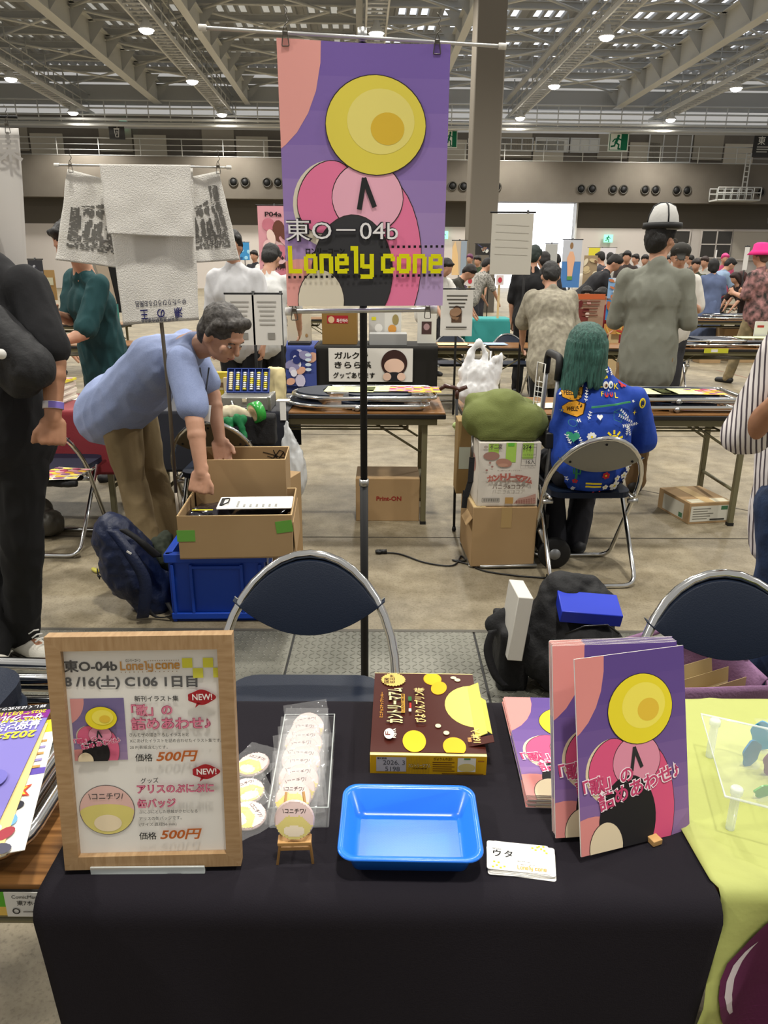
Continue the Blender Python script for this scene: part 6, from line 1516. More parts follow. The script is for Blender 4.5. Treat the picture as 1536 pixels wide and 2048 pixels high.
def person(label, J, shirt, pants, hairm=HB, skin=SKIN, vox=.012, sleeve=.85, face=False, hair='short', shoes='1a1a1c', fold=.010, hem=None, s=1, hands=True, loose=1.0, shoe_mat=None, long_sleeve=False, shirt_cut=None, dress=False, group=None, fsc=9):
    "one continuous body; clothes, hair and shoes are its children"
    t = thing('person', label, 'person', (J['pelvis'].x, J['pelvis'].y, 0), group=group); inv = -t.location
    sh = {k: V(v)+inv if k not in ('hdir', 'hup', 'fwd') and not k.startswith('hn') else V(v) for k, v in J.items()}; J = sh
    f = J['fwd'].normalized(); up = (J['neck']-J['pelvis']).normalized(); side = (J['shL']-J['shR']).normalized()
    bk = side.cross(up).normalized(); Rt_ = Matrix((side, bk, up)).transposed()
    hp, HR = head_prims(J['head'], J['hdir'], J['hup'], s)
    B = list(hp)
    B.append(('c', J['neck']-up*.03*s, J['head']-J['hup'].normalized()*.05*s-J['hdir'].normalized()*.012*s, .058*s, .052*s))
    def torso(k):
        return [('c', J['neck']-up*.05*s, J['neck']-up*.005*s, .075*s, .064*s), ('e', J['chest'], (.165*s*k, .112*s*k, .17*s), Rt_), ('c', J['chest']-up*.04*s, J['pelvis']+up*.03*s, .145*s*k, .15*s*k, (bk, .72)), ('c', J['shL']-side*.04*s-up*.025*s, J['shR']+side*.04*s-up*.025*s, .052*s*k, .052*s*k)] + [('c', J['neck']-up*.045*s+side*g*.045*s, J['sh'+q]-up*.015*s-side*g*.02*s, .046*s*k, .044*s*k) for q, g in (('L', 1), ('R', -1))] + [('e', J['chest']+up*.02*s, (.15*s*k, .10*s*k, .15*s), Rt_), ('c', J['neck']-up*.02*s, J['chest']+up*.05*s, .062*s, .12*s*k, (bk, .75))]
    B += torso(.93)+[('e', J['pelvis'], (.15*s, .115*s, .12*s), Rt_)]
    for q in 'LR':
        B += [('c', J['sh'+q], J['el'+q], .047*s, .039*s), ('c', J['el'+q], J['wr'+q], .040*s, .0265*s), ('e', J['el'+q].lerp(J['wr'+q], .25), (.040*s,)*3)]
        d = J['wr'+q]-J['el'+q]
        if 'hd'+q in J: d = J['hd'+q]+t.location
        if hands: B += hand_prims(J['wr'+q], d, J.get('hn'+q, side*(1 if q == 'L' else -1)), 1 if q == 'L' else -1, J.get('curl'+q, V((.35, 0, 0))).x if 'curl'+q in J else .35, s)
        else: B.append(('c', J['wr'+q], J['wr'+q]+d.normalized()*.12*s, .03*s, .025*s, (side, .6)))
        B += [('c', J['hip'+q], J['kn'+q], .078*s, .052*s), ('c', J['kn'+q], J['an'+q], .052*s, .034*s), ('c', J['an'+q]-V((0, 0, .04)), J['to'+q]-(J['to'+q]-J['an'+q])*.2, .028*s, .022*s)]
    fuse('body', B, skin, t, voxel=vox, smooth=3 if vox < .011 else 2)
    L = loose
    S = torso(1.08*L)+[('c', J['pelvis']+up*.12*s, J['pelvis']-up*(.02 if hem is None else hem)*s, .166*s*L, .180*s*L, (bk, .78))]
    for q in 'LR':
        e = J['sh'+q].lerp(J['el'+q], sleeve)
        S += [('c', J['sh'+q], e, .061*s*L, (.060 if not long_sleeve else .052)*s*L)]
        if long_sleeve: S += [('c', e, J['el'+q], .052*s*L, .05*s*L), ('c', J['el'+q], J['el'+q].lerp(J['wr'+q], .85), .05*s*L, .040*s*L)]
    so = fuse('shirt', S, shirt, t, voxel=max(vox, .009), smooth=14 if vox > .0095 else 9, folds=fold, fscale=fsc, seed=J['chest'].x*7, cut=[(V((0, 0, shirt_cut)), V((0, 0, -1)))] if shirt_cut else None)
    if dress: fuse('skirt', [('c', J['pelvis'], V((J['pelvis'].x, J['pelvis'].y, .25)), .17*s, .30*s), ('c', V((J['pelvis'].x-.1, J['pelvis'].y, .4)), V((J['pelvis'].x+.1, J['pelvis'].y, .4)), .2*s, .2*s)], pants, t, voxel=max(vox, .02), smooth=4, folds=fold*1.6, fscale=7, stretch=(1.5, 1.5, .2))
    else:
        Q = [('e', J['pelvis'], (.163*s, .128*s, .13*s), Rt_)]
        for q in 'LR': Q += [('c', J['hip'+q], J['kn'+q], .095*s, .072*s), ('c', J['kn'+q], J['an'+q]+V((0, 0, -.02)), .072*s, .062*s)]
        fuse('trousers', Q, pants, t, voxel=max(vox, .009), smooth=4, folds=fold*.9, fscale=fsc, seed=J['chest'].x*3+2, stretch=(1, 1, .6))
    for q in 'LR':
        a, b_ = J['an'+q], J['to'+q]; d = (b_-a); d.z = 0; d = d.normalized() if d.length > 1e-4 else f
        z0 = min(a.z, b_.z)
        fuse('shoe', [('c', V((a.x, a.y, z0+.0))-d*.035*s, V((b_.x, b_.y, z0-.012)), .050*s, .043*s, (V((0, 0, 1)), .9)), ('c', V((a.x, a.y, a.z-.02)), V((a.x, a.y, a.z+.02)), .048*s, .046*s)], shoe_mat or mat('shoe_'+shoes, shoes, .6), t, voxel=max(vox, .01), smooth=3)
    if hair:
        r_, f_, u_ = (V((HR[0][i], HR[1][i], HR[2][i])) for i in range(3)); h = J['head']
        H = [('e', h+(f_*-.020+u_*.040)*s, (.083*s, .096*s, .085*s), HR), ('e', h+(f_*-.055+u_*-.010)*s, (.076*s, .060*s, .085*s), HR), ('c', h+(r_*-.045+f_*.052+u_*.085)*s, h+(r_*.045+f_*.052+u_*.085)*s, .022*s, .022*s)]
        for a in (-1, 1): H.append(('c', h+(r_*a*.072+f_*.01+u_*.06)*s, h+(r_*a*.078-f_*.012+u_*.0)*s, .022*s, .014*s))
        if hair == 'long': H += [('c', h+(f_*-.06+u_*.0)*s, h+(f_*-.075-u_*.25)*s, .085*s, .06*s)]+[('c', h+(r_*a*.07-f_*.01)*s, h+(r_*a*.075-f_*.02-u_*.2)*s, .035*s, .025*s) for a in (-1, 1)]
        if hair == 'bob': H += [('c', h+(f_*-.045+u_*.0)*s, h+(f_*-.055-u_*.09)*s, .095*s, .07*s)]+[('c', h+(r_*a*.07-f_*.005)*s, h+(r_*a*.07-u_*.08)*s, .035*s, .025*s) for a in (-1, 1)]
        fuse('hair', H, hairm, t, voxel=max(vox*.9, .007), smooth=2, folds=.006*s, fscale=26, stretch=(1, 1, .7))
    if face: face_bits(t, J['head'], HR, hairm, s)
    t['_'] = 0; del t['_']
    return t, so
def pose(X, Y, h=1.7, ang=0, bend=0, arms=('down', 'down'), sit=False, headdown=.0, turn=0, step=0, lean_=0):
    "ready joints: ang = facing (0 = away, 180 = towards us), bend = stoop of the trunk in degrees"
    k = h/1.7; a = math.radians(ang); f = V((-math.sin(a), math.cos(a), 0)); l = V((-math.cos(a), -math.sin(a), 0)); u = V((0, 0, 1)); b = math.radians(bend)
    pz = .92*k if not sit else .50
    p = V((X, Y, pz))-f*(.10*math.sin(b) if not sit else 0); d = (u*math.cos(b)+f*math.sin(b)); dn = d.cross(l)
    J = {'fwd': f, 'pelvis': p, 'chest': p+d*.36*k, 'neck': p+d*.56*k}
    hb = math.radians(bend*.8+headdown); hd = u*math.cos(hb*.8)+f*math.sin(hb*.8); tu = math.radians(turn)
    hf = f*math.cos(hb)-u*math.sin(hb); J['hdir'] = hf*math.cos(tu)+l*math.sin(tu); J['hup'] = u*math.cos(hb)+f*math.sin(hb); J['head'] = J['neck']+hd*.155*k+hf*.02
    for q, sg, am in (('L', 1, arms[0]), ('R', -1, arms[1])):
        s_ = p+d*.475*k+l*sg*.17*k; J['sh'+q] = s_
        if am == 'down': e = s_-u*.28*k+l*sg*.05*k-f*.01; w = e-u*.24*k+f*.06*k
        elif am == 'bent': e = s_-u*.27*k+l*sg*.06*k+f*.02; w = e+f*.22*k+u*.05*k-l*sg*.06*k
        elif am == 'table': e = s_-u*.24*k+f*.12*k+l*sg*.06*k; w = e-u*.20*k+f*.14*k-l*sg*.03*k
        elif am == 'up': e = s_-u*.22*k+f*.14*k+l*sg*.04; w = e+u*.16*k+f*.14*k-l*sg*.1*k
        J['el'+q] = e; J['wr'+q] = w
        hp = p+l*sg*.085*k-u*.03; J['hip'+q] = hp
        if sit: J['kn'+q] = hp+f*.40*k; J['an'+q] = V((hp.x, hp.y, .08))+f*.38*k; 
        else:
            st = step*sg; J['kn'+q] = V((X, Y, .48*k))+l*sg*.09*k+f*(.02+st*.5); J['an'+q] = V((X, Y, .085))+l*sg*.10*k+f*st
        J['to'+q] = J['an'+q]+f*.15*k-u*.045
    return J
def at_head(px, py, Y, h=1.68, ang=0, **k):
    "stands a figure so that its head is seen at a pixel"
    T_ = W(px, py, Y=Y); J = pose(0, 0, h, ang, **k); 
    if not k.get('sit'):
        bz = k.get('bend', 0)
        for _ in range(4):
            J = pose(0, 0, h, ang, **k); h *= T_.z/J['head'].z if T_.z > 0 else 1; h = min(max(h, 1.45), 1.86)
        J = pose(0, 0, h, ang, **k)
    off = V((T_.x-J['head'].x, T_.y-J['head'].y, 0))
    for q in J:
        if q not in ('fwd', 'hdir', 'hup') and not q.startswith('hn'): J[q] = J[q]+off
    return J, h/1.7
def cl(name, col, **k): return mat('fabric_'+name, col, .85, **k)

# the green-haired person on the chair
gx, gy = CG.x, CG.y
J = pose(gx+.0, gy+.02, 1.66, 0, bend=12, arms=('table', 'table'), sit=True, headdown=22, turn=12)
T_ = W(1172, 697, Y=gy+.13); J['head'] = T_; yb_2 = gy+.085
J['neck'] = W(1198, 752, Y=yb_2+.03); J['chest'] = V((J['neck'].x+.005, yb_2+.02, J['neck'].z-.20)); J['pelvis'] = V((gx+.01, gy+.06, .60))
J['shL'] = W(1138, 796, Y=yb_2); J['shR'] = W(1272, 800, Y=yb_2); J['elL'] = W(1118, 888, Y=yb_2+.05); J['elR'] = W(1288, 886, Y=yb_2+.05)
for q, sg in (('L', -1), ('R', 1)):
    J['wr'+q] = V((gx+sg*.12, gy+.33, .76))
    J['hip'+q] = V((gx+sg*.09, gy+.06, .53)); J['kn'+q] = V((gx+sg*.11, gy+.42, .50)); J['an'+q] = V((gx+sg*.06-.02, gy+.30, .09)); J['to'+q] = J['an'+q]+V((0, .14, -.045))
J['fwd'] = V((0, 1, 0))
bshirt = cl('blue_print', '123a96', bump=.3, bump_s=60)
gp, gs = person('green-haired person seated on a folding chair, blue printed shirt, seen from behind', J, bshirt, cl('dark_trouser', '12131c'), hair=None, vox=.008, sleeve=.92, fold=.009, loose=1.10, hem=.0, shoes='101218', shirt_cut=.458)
HG = mat('hair_green', '3c6a5e', .5, noise_s=24, noise_c='1f4038', stretch=(6, 6, .5), bump=1.2, bump_s=60)
h = J['head']-gp.location
lk = [('e', h+V((0, -.012, .032)), (.094, .108, .098), None), ('e', h+V((0, -.055, -.03)), (.092, .070, .11), None)]
rn = random.Random(5)
for i in range(26):
    a = PI*(.98+1.04*i/25); x, y = math.cos(a), math.sin(a); 
    lk.append(('c', h+V((x*.075, y*.085-.01, .03)), h+V((x*(.092+.02*rn.random())-.02*(x < 0), y*.098-.012, -.13-.05*rn.random()-.10*max(0, -x))), .026, .011))
fuse('hair', lk, HG, gp, voxel=.0065, smooth=2, folds=.004, fscale=40, stretch=(1, 1, .15))
b = MB(); b.lathe([(.001, -.012), (.012, -.008), (.022, 0), (.012, .008), (.001, .012)], SKIN, 12, h+V((-.082, .005, -.03)), rmat(0, PI/2, 0)); 
b.bm.free()
# printed motifs on the back of the shirt, laid on the cloth
bpy.context.view_layer.update()
bvh = BVHTree.FromPolygons([v.co.copy() for v in gs.data.vertices], [tuple(p.vertices) for p in gs.data.polygons])
CX, CZ = W(1197, 880, Y=gy-.08)[0]-gp.location.x, W(1197, 880, Y=gy-.08)[2]; SCL = (gy+.15)/1480*1.0
def onto(co):
    r = bvh.ray_cast(V((co.x, -2, co.y)), V((0, 1, 0)))
    return None if r[0] is None else r[0]+V((0, -.0012-co.z, 0))
P = Print(lambda x, y, h_: V((x, y, h_)), .00025, .0004)
def S2(cx, cy):   # crop pixels (1090..1320 x 730..1010 shown at 6.68x)
    px, py = 1090+cx/6.68, 730+cy/6.68; p = W(px, py, Y=gy-.07); return p.x-gp.location.x, p.z
k_ = (S2(668, 500)[0]-S2(0, 500)[0])/668
yw, wt, rd, gn, og = 'e8cf1e', 'dfe0dc', 'b3262c', '2f7a4a', 'd89a2c'
def sun(cx, cy, r, w=16, n=9):
    c = S2(cx, cy); P.poly([(c[0]+r*k_*math.cos(a), c[1]+r*.85*k_*math.sin(a)) for a in [PI*i/16 for i in range(17)]], yw)
    for i in range(n): a = PI*(i+.3)/(n-.4); P.line([(c[0]+r*1.18*k_*math.cos(a), c[1]+r*1.1*k_*math.sin(a)), (c[0]+r*1.9*k_*math.cos(a), c[1]+r*1.65*k_*math.sin(a))], w*2*k_, yw, False)
def flower(cx, cy, r, col=wt, mid=yw, n=5, pet=.5):
    c = S2(cx, cy); P.h += P.st
    for i in range(n): a = 2*PI*i/n+.4; P.poly(ell(c[0]+r*.62*k_*math.cos(a), c[1]+r*.62*k_*math.sin(a), r*.42*k_, r*.3*k_ if n > 6 else r*.4*k_, 10, rot=a), col, False)
    P.poly(ell(c[0], c[1], r*.26*k_, r*.26*k_, 10), mid)
def sprig(x0, y0, x1, y1, n=6, col=wt, w=11):
    a, b_ = V((x0, y0)), V((x1, y1)); d = (b_-a).normalized(); m = V((-d.y, d.x)); P.h += P.st
    P.line([S2(*a), S2(*b_)], 4*k_, col, False)
    for i in range(n):
        c = a.lerp(b_, (i+.5)/n)
        for s_ in (-1, 1): e = c+m*s_*w*1.5+d*w; P.line([S2(*c), S2(*e)], w*k_, col, False)
sun(715, 225, 110, 17); sun(930, 1000, 70, 14, 5)
for cx, cy, dy in ((440, 420, 1), (440, 625, 1)):
    c = S2(cx, cy); P.poly([(c[0]+k_*155*x, c[1]+k_*112*y) for x, y in ((-1, .2), (-.5, .85), (.2, 1), (.8, .7), (1.0, .8), (.95, .2), (.8, -.6), (.3, -1), (-.4, -.75), (-.9, -.5))], '2a1c0c'); P.poly([(c[0]+k_*147*x, c[1]+k_*104*y) for x, y in ((-1, .2), (-.5, .85), (.2, 1), (.8, .7), (.95, .7), (.9, .2), (.8, -.6), (.3, -1), (-.4, -.75), (-.9, -.5))], og)
P.text('FEELING', *S2(320, 440), 85*k_, '2a1c0c', .03, width=215*k_); P.text('WELL', *S2(345, 655), 80*k_, '2a1c0c', .03, width=150*k_)
P.text('L', *S2(800, 340), 105*k_, yw, .01); P.text('K', *S2(1010, 370), 105*k_, yw, .01); P.text('F', *S2(812, 455), 85*k_, yw, .01); P.text('L', *S2(1005, 480), 95*k_, yw, .01); P.text('&', *S2(915, 395), 45*k_, wt)
for cx, ir in ((893, '8a5a30'), (970, '5a86b8')): c = S2(cx, 310); P.poly(ell(c[0], c[1], 38*k_, 50*k_, 18), wt); P.poly(ell(c[0]+6*k_, c[1]-8*k_, 22*k_, 26*k_, 14), ir); P.poly(ell(c[0]+7*k_, c[1]-10*k_, 10*k_, 12*k_, 10), '141414')
for cx in (890, 962): c = S2(cx, 435); P.poly(ell(c[0], c[1], 28*k_, 32*k_, 14), rd); P.poly(ell(c[0], c[1]+16*k_, 12*k_, 24*k_, 10), '173f9a')
flower(390, 260, 60, wt, yw, 9); flower(250, 400, 55); flower(145, 525, 42); flower(625, 960, 62, wt, yw, 9); flower(1160, 290, 60, rd); flower(1230, 225, 45, rd); flower(1130, 170, 40, rd); flower(795, 1460, 52, rd, yw, 6)
for a in ((945, 1630, 85), (805, 1635, 42), (965, 1515, 48), (1080, 1495, 55), (1130, 1580, 62), (1185, 1465, 40), (1140, 1390, 50), (1230, 1395, 26), (1260, 1470, 34), (880, 1735, 26)): flower(*a)
flower(640, 1730, 45, rd); flower(725, 1710, 32, rd); flower(1040, 1735, 34, rd); flower(1215, 1600, 34, rd); flower(395, 1545, 36, rd, '2f7a4a'); flower(165, 700, 30, rd); flower(280, 650, 26, '3a5a8a')
for a in ((1170, 740, 1055, 620, 5), (1230, 800, 1020, 690, 7), (1330, 835, 1060, 830, 8), (1190, 980, 1160, 840, 5), (1120, 960, 1140, 850, 4), (930, 150, 900, 40, 4), (1000, 190, 985, 60, 5), (500, 1050, 430, 895, 6), (360, 1070, 325, 960, 4), (600, 740, 640, 640, 3), (590, 520, 640, 340, 5), (450, 770, 500, 760, 2), (310, 1560, 290, 1500, 2), (370, 1690, 390, 1640, 3), (250, 290, 290, 240, 2), (340, 205, 440, 180, 3), (500, 280, 590, 320, 3)): sprig(*a)
c = S2(748, 705); P.poly([(c[0]+k_*2.5*16*math.sin(t)**3, c[1]+k_*2.5*(13*math.cos(t)-5*math.cos(2*t)-2*math.cos(3*t)-math.cos(4*t))) for t in [2*PI*i/28 for i in range(28)]], wt)
c = S2(395, 970); P.poly([(c[0]+k_*4.8*16*math.sin(t)**3, c[1]+k_*4.8*(13*math.cos(t)-5*math.cos(2*t)-2*math.cos(3*t)-math.cos(4*t))) for t in [2*PI*i/28 for i in range(28)]], '2f8a6a')
for y in (1560, 1605): P.line([S2(530, y), S2(725, y+5)], 26*k_, yw, False)
P.line([S2(655, 590), S2(1200, 530)], 18*k_, gn); P.line([S2(655, 575), S2(1200, 518)], 5*k_, '4fa060')
P.line([S2(950, 640), S2(1040, 605), S2(1080, 690), S2(1040, 780), S2(940, 740), S2(950, 640), S2(1080, 690)], 4*k_, gn); c = S2(405, 800); P.line(ell(c[0], c[1], 48*k_, 44*k_, 18), 5*k_, '3f8a80')
P.line([S2(400, 1360), S2(400, 1500)], 30*k_, gn); P.line([S2(365, 1370), S2(370, 1430), S2(440, 1430), S2(450, 1380)], 16*k_, gn)
c = S2(1362, 540); P.poly(ell(c[0], c[1], 44*k_, 70*k_, 16), yw); P.poly(ell(c[0], c[1], 26*k_, 50*k_, 14), '1c2a50'); c = S2(1258, 668); P.poly([(c[0]+k_*(32 if i % 2 == 0 else 10)*math.cos(i*PI/4), c[1]+k_*(40 if i % 2 == 0 else 10)*math.sin(i*PI/4)) for i in range(8)], yw)
c = S2(1240, 515); P.poly([(c[0]+k_*(24 if i % 2 == 0 else 9)*math.cos(i*PI/5), c[1]+k_*(24 if i % 2 == 0 else 9)*math.sin(i*PI/5)) for i in range(10)], wt)
c = S2(400, 1745); P.poly([(c[0]+k_*105*x, c[1]+k_*70*y) for x, y in ((-1, 1), (-.4, .8), (.4, .2), (1, -.6), (.2, -.7), (-.6, -.2))], og); c = S2(100, 745); P.poly(ell(c[0], c[1], 14*k_, 30*k_, 10), yw)
drape(P, 'printed_pattern', gs, onto, .016)

# person in black at the picture edge
D = lambda px, py, Y: W(px, py, Y=Y)
J = {'fwd': V((.75, -.66, 0)), 'hdir': V((.6, -.8, -.1)), 'hup': V((0, 0, 1)), 'head': D(-85, 395, 2.60), 'neck': D(-48, 500, 2.64), 'chest': D(-20, 640, 2.64), 'pelvis': D(8, 850, 2.64),
     'shL': D(52, 572, 2.55), 'shR': D(-130, 560, 2.80), 'elL': D(108, 722, 2.50), 'elR': D(-150, 700, 2.75), 'wrL': D(106, 838, 2.44), 'wrR': D(-60, 800, 2.6), 'hnL': V((.5, -.85, 0)),
     'hipL': D(42, 890, 2.60), 'hipR': D(-22, 880, 2.74), 'knL': D(45, 1075, 2.58), 'knR': D(-12, 1060, 2.76)}
J['anL'] = W(44, 1262, z=.10); J['anR'] = W(-12, 1285, z=.10); J['toL'] = J['anL']+V((.115, -.075, -.05)); J['toR'] = J['anR']+V((.03, -.125, -.05)); J['curlL'] = V((.5, 0, 0))
blk = cl('black_tee', '141417', bump=.3, bump_s=50); whs = mat('canvas_white', 'd6d2c6', .7, bump=.3, bump_s=200)
pb, _s = person('person in black T-shirt and trousers with white canvas sneakers at the picture edge', J, blk, cl('black_trouser', '0b0b0d'), vox=.0055, sleeve=.80, shoe_mat=whs, fold=.010, loose=1.12, skin=SKIN2, face=True)
o = pb.location
b = MB(); w_ = J['wrL']-o; e_ = J['elL']-o; d_ = (w_-e_).normalized(); R_ = d_.to_track_quat('Z', 'Y').to_matrix(); b.lathe([(.032, -.012), (.033, -.012), (.0335, .012), (.032, .012), (.032, -.012)], mat('band_white', 'd8d4d8', .4), 20, w_-d_*.045, R_); bd2 = b.build('wristband', None, pb)
b = MB(); b.lathe([(.0338, -.011), (.0338, .011)], mat('band_purple', '7a68b8', .4), 20, w_-d_*.045, R_); 
ms = b.build('printed_strip', None, bd2)
bmx = bmesh.new(); bmx.from_mesh(ms.data); bmesh.ops.delete(bmx, geom=[v for v in bmx.verts if (v.co-(w_-d_*.045)).dot(V((.8, -.2, 0))) < 0], context='VERTS'); bmx.to_mesh(ms.data); bmx.free()
for c_ in pb.children:
    if c_.name.startswith('shoe'):
        zz = min(v.co.z for v in c_.data.vertices); xs_ = [v.co for v in c_.data.vertices if v.co.z < zz+.03]
        cx_ = sum((v.x for v in xs_))/len(xs_); cy_ = sum((v.y for v in xs_))/len(xs_)
        q = 'L' if (V((cx_, cy_, 0))-(J['anL']-o)).length < (V((cx_, cy_, 0))-(J['anR']-o)).length else 'R'
        a, c = J['an'+q]-o, J['to'+q]-o; d = c-a; d.z = 0; d.normalize(); m = V((-d.y, d.x, 0))
        b = MB(); 
        for k in range(5):
            p = a+d*(.045+.02*k)+V((0, 0, .045-.012*k)); b.tube([p-m*.022, p+V((0, 0, .006)), p+m*.022], .0035, wcap, 6)
        b.tube([a+d*.04+V((0, 0, .05))+m*.03, a+d*.035+V((0, 0, .056)), a+d*.04+V((0, 0, .05))-m*.03], .004, wcap, 6); b.build('laces', None, c_)
        b = MB(); pts = [(a-d*.083)]+[a+d*x_+m*y_ for x_, y_ in ((-.05, .046), (.05, .047), (.13, .044), (.175, .026), (.187, 0), (.175, -.026), (.13, -.044), (.05, -.047), (-.05, -.046))]
        pts = fillet([V((p.x, p.y, zz+.012)) for p in pts], .03, closed=True); b.tube(pts, .0025, black, 6, closed=True); b.build('sole_stripe', None, c_)
t = fuse('shoulder_bag', [('c', D(-20, 650, 2.42), D(62, 735, 2.40), .07, .075), ('c', D(-30, 690, 2.42), D(40, 760, 2.41), .07, .06)], mat('black_nylon2', '1a1a1c', .7, bump=.5, bump_s=80), voxel=.010, folds=.008, fscale=14); tag(t, 'black nylon crossbody bag worn by the person in black', 'bag')
b = MB(); c = D(3, 708, 2.325); b.lathe([(.001, 0), (.016, .0), (.016, .003), (.001, .004)], wcap, 20, c, rmat(PI/2)); pn = b.build('pin_badge', None); tag(pn, 'round white pin badge on the black crossbody bag', 'badge')

# person bending over the boxes
J = {'fwd': V((.85, -.5, 0)), 'hdir': V((.72, -.42, -.55)), 'hup': V((.5, -.28, .8)), 'head': D(446, 668, 3.36), 'neck': D(392, 690, 3.46), 'chest': D(312, 730, 3.58), 'pelvis': D(252, 797, 3.74),
     'shR': D(362, 722, 3.36), 'shL': D(372, 690, 3.64), 'elR': D(390, 845, 3.24), 'elL': D(425, 790, 3.62), 'wrR': D(403, 945, 3.16), 'wrL': D(440, 880, 3.52), 'hnR': V((.1, -.55, .9)), 'hdR': V((-.12, -.15, -.55)),
     'hipR': D(240, 842, 3.68), 'hipL': D(276, 835, 3.86), 'knR': D(262, 960, 3.68), 'knL': D(300, 935, 3.92)}
J['anR'] = W(300, 1078, z=.17); J['anL'] = V((J['anR'].x+.05, J['anR'].y+.26, .10)); J['anR'].z = .10
J['toR'] = J['anR']+V((.13, -.07, -.05)); J['toL'] = J['anL']+V((.13, -.07, -.05)); J['curlR'] = V((.42, 0, 0))
gh = mat('hair_greying', '26221f', .6, noise_s=60, noise_c='4a4642', bump=1, bump_s=70)
bp_, _s = person('person bending over the open boxes, light blue polo shirt and khaki trousers', J, cl('light_blue', '8f9cc0', bump=.3, bump_s=50, noise_s=260, noise_c='8290b6'), cl('khaki', '776648', bump=.3, bump_s=60), hairm=gh, vox=.0055, sleeve=.74, fold=.010, loose=1.13, face=True, hem=.12, s=1.05, shoes='3a3026', fsc=6)
ly = thing('name_badge', 'white name card on a dark lanyard hanging from the bending person', 'name badge'); b = MB(); b.box(D(411, 826, 3.3), (.045, .003, .075), paper, rmat(0, .15)); b.build('card', None, ly); b = MB(); b.tube([D(400, 735, 3.34), D(408, 800, 3.3)], .004, navc, 6); b.tube([D(418, 735, 3.34), D(409, 800, 3.3)], .004, navc, 6); b.build('lanyard', None, ly)

# person in teal leaning on the aisle side
J = {'fwd': V((-.75, -.65, 0)), 'hdir': V((-.65, -.55, -.5)), 'hup': V((-.35, -.3, .85)), 'head': D(138, 482, 5.1), 'neck': D(166, 538, 5.22), 'chest': D(186, 612, 5.3), 'pelvis': D(214, 735, 5.42),
     'shL': D(196, 572, 5.12), 'shR': D(150, 560, 5.46), 'elL': D(168, 668, 4.98), 'elR': D(140, 640, 5.35), 'wrL': D(106, 690, 4.86), 'wrR': D(112, 628, 5.1),
     'hipL': D(222, 755, 5.34), 'hipR': D(196, 755, 5.52)}
for q, dx_ in (('L', 0), ('R', -.05)): J['kn'+q] = V((J['hip'+q].x-.03, J['hip'+q].y, .48)); J['an'+q] = V((J['hip'+q].x, J['hip'+q].y, .09)); J['to'+q] = J['an'+q]+V((-.1, -.1, -.05))
person('person leaning over the far side of the red table in a dark teal polo shirt', J, cl('teal', '123c3f', bump=.3, bump_s=50), cl('dark_trouser2', '15161c'), vox=.010, sleeve=.86, fold=.014, loose=1.16, face=True, hem=.08, s=1.05)

# striped shirt and jeans at the other picture edge
def stripes():
    m = cl('striped', 'ded8d6'); nt = m.node_tree; N = nt.nodes.new; b_ = nt.nodes['Principled BSDF']; tc = N('ShaderNodeTexCoord'); mp = N('ShaderNodeMapping'); mp.inputs['Rotation'].default_value = (0, .12, .5); nt.links.new(tc.outputs['Object'], mp.inputs[0])
    w = N('ShaderNodeTexWave'); w.inputs['Scale'].default_value = 24; w.inputs['Distortion'].default_value = .8; w.inputs['Detail Scale'].default_value = .8; nt.links.new(mp.outputs[0], w.inputs['Vector'])
    r = N('ShaderNodeValToRGB'); r.color_ramp.elements[0].position = .22; r.color_ramp.elements[0].color = lin('4a4048'); r.color_ramp.elements[1].position = .34; r.color_ramp.elements[1].color = lin('dcd6d4'); nt.links.new(w.outputs['Fac'], r.inputs[0]); nt.links.new(r.outputs[0], b_.inputs['Base Color']); return m
SYp = 2.22
J = {'fwd': V((-.9, -.42, 0)), 'hdir': V((-.9, -.3, -.3)), 'hup': V((0, 0, 1)), 'head': D(1612, 488, SYp), 'neck': D(1632, 600, SYp+.02), 'chest': D(1622, 740, SYp+.03), 'pelvis': D(1610, 985, SYp+.05),
     'shL': D(1580, 705, SYp-.22), 'shR': D(1610, 690, SYp+.24), 'elL': D(1492, 872, SYp-.16), 'elR': D(1540, 870, SYp+.26), 'wrL': D(1560, 800, SYp-.32), 'wrR': D(1570, 840, SYp+.1), 'hnL': V((.2, -.9, .2)),
     'hipL': D(1580, 1010, SYp-.05), 'hipR': D(1590, 1010, SYp+.16), 'knL': D(1560, 1200, SYp-.04), 'knR': D(1575, 1200, SYp+.2)}
for q in 'LR': a = J['kn'+q]; J['an'+q] = V((a.x+.01, a.y+.03, .10)); J['to'+q] = J['an'+q]+V((-.14, -.06, -.05))
person('person in thin-striped white shirt and blue jeans at the picture edge', J, stripes(), cl('denim', '1c2a44', bump=.4, bump_s=150, noise_s=30, noise_c='25385a'), vox=.008, sleeve=.93, fold=.012, loose=1.16, skin=SKIN2, hem=.10, s=1.0, shoes='2a2a2a', face=True)

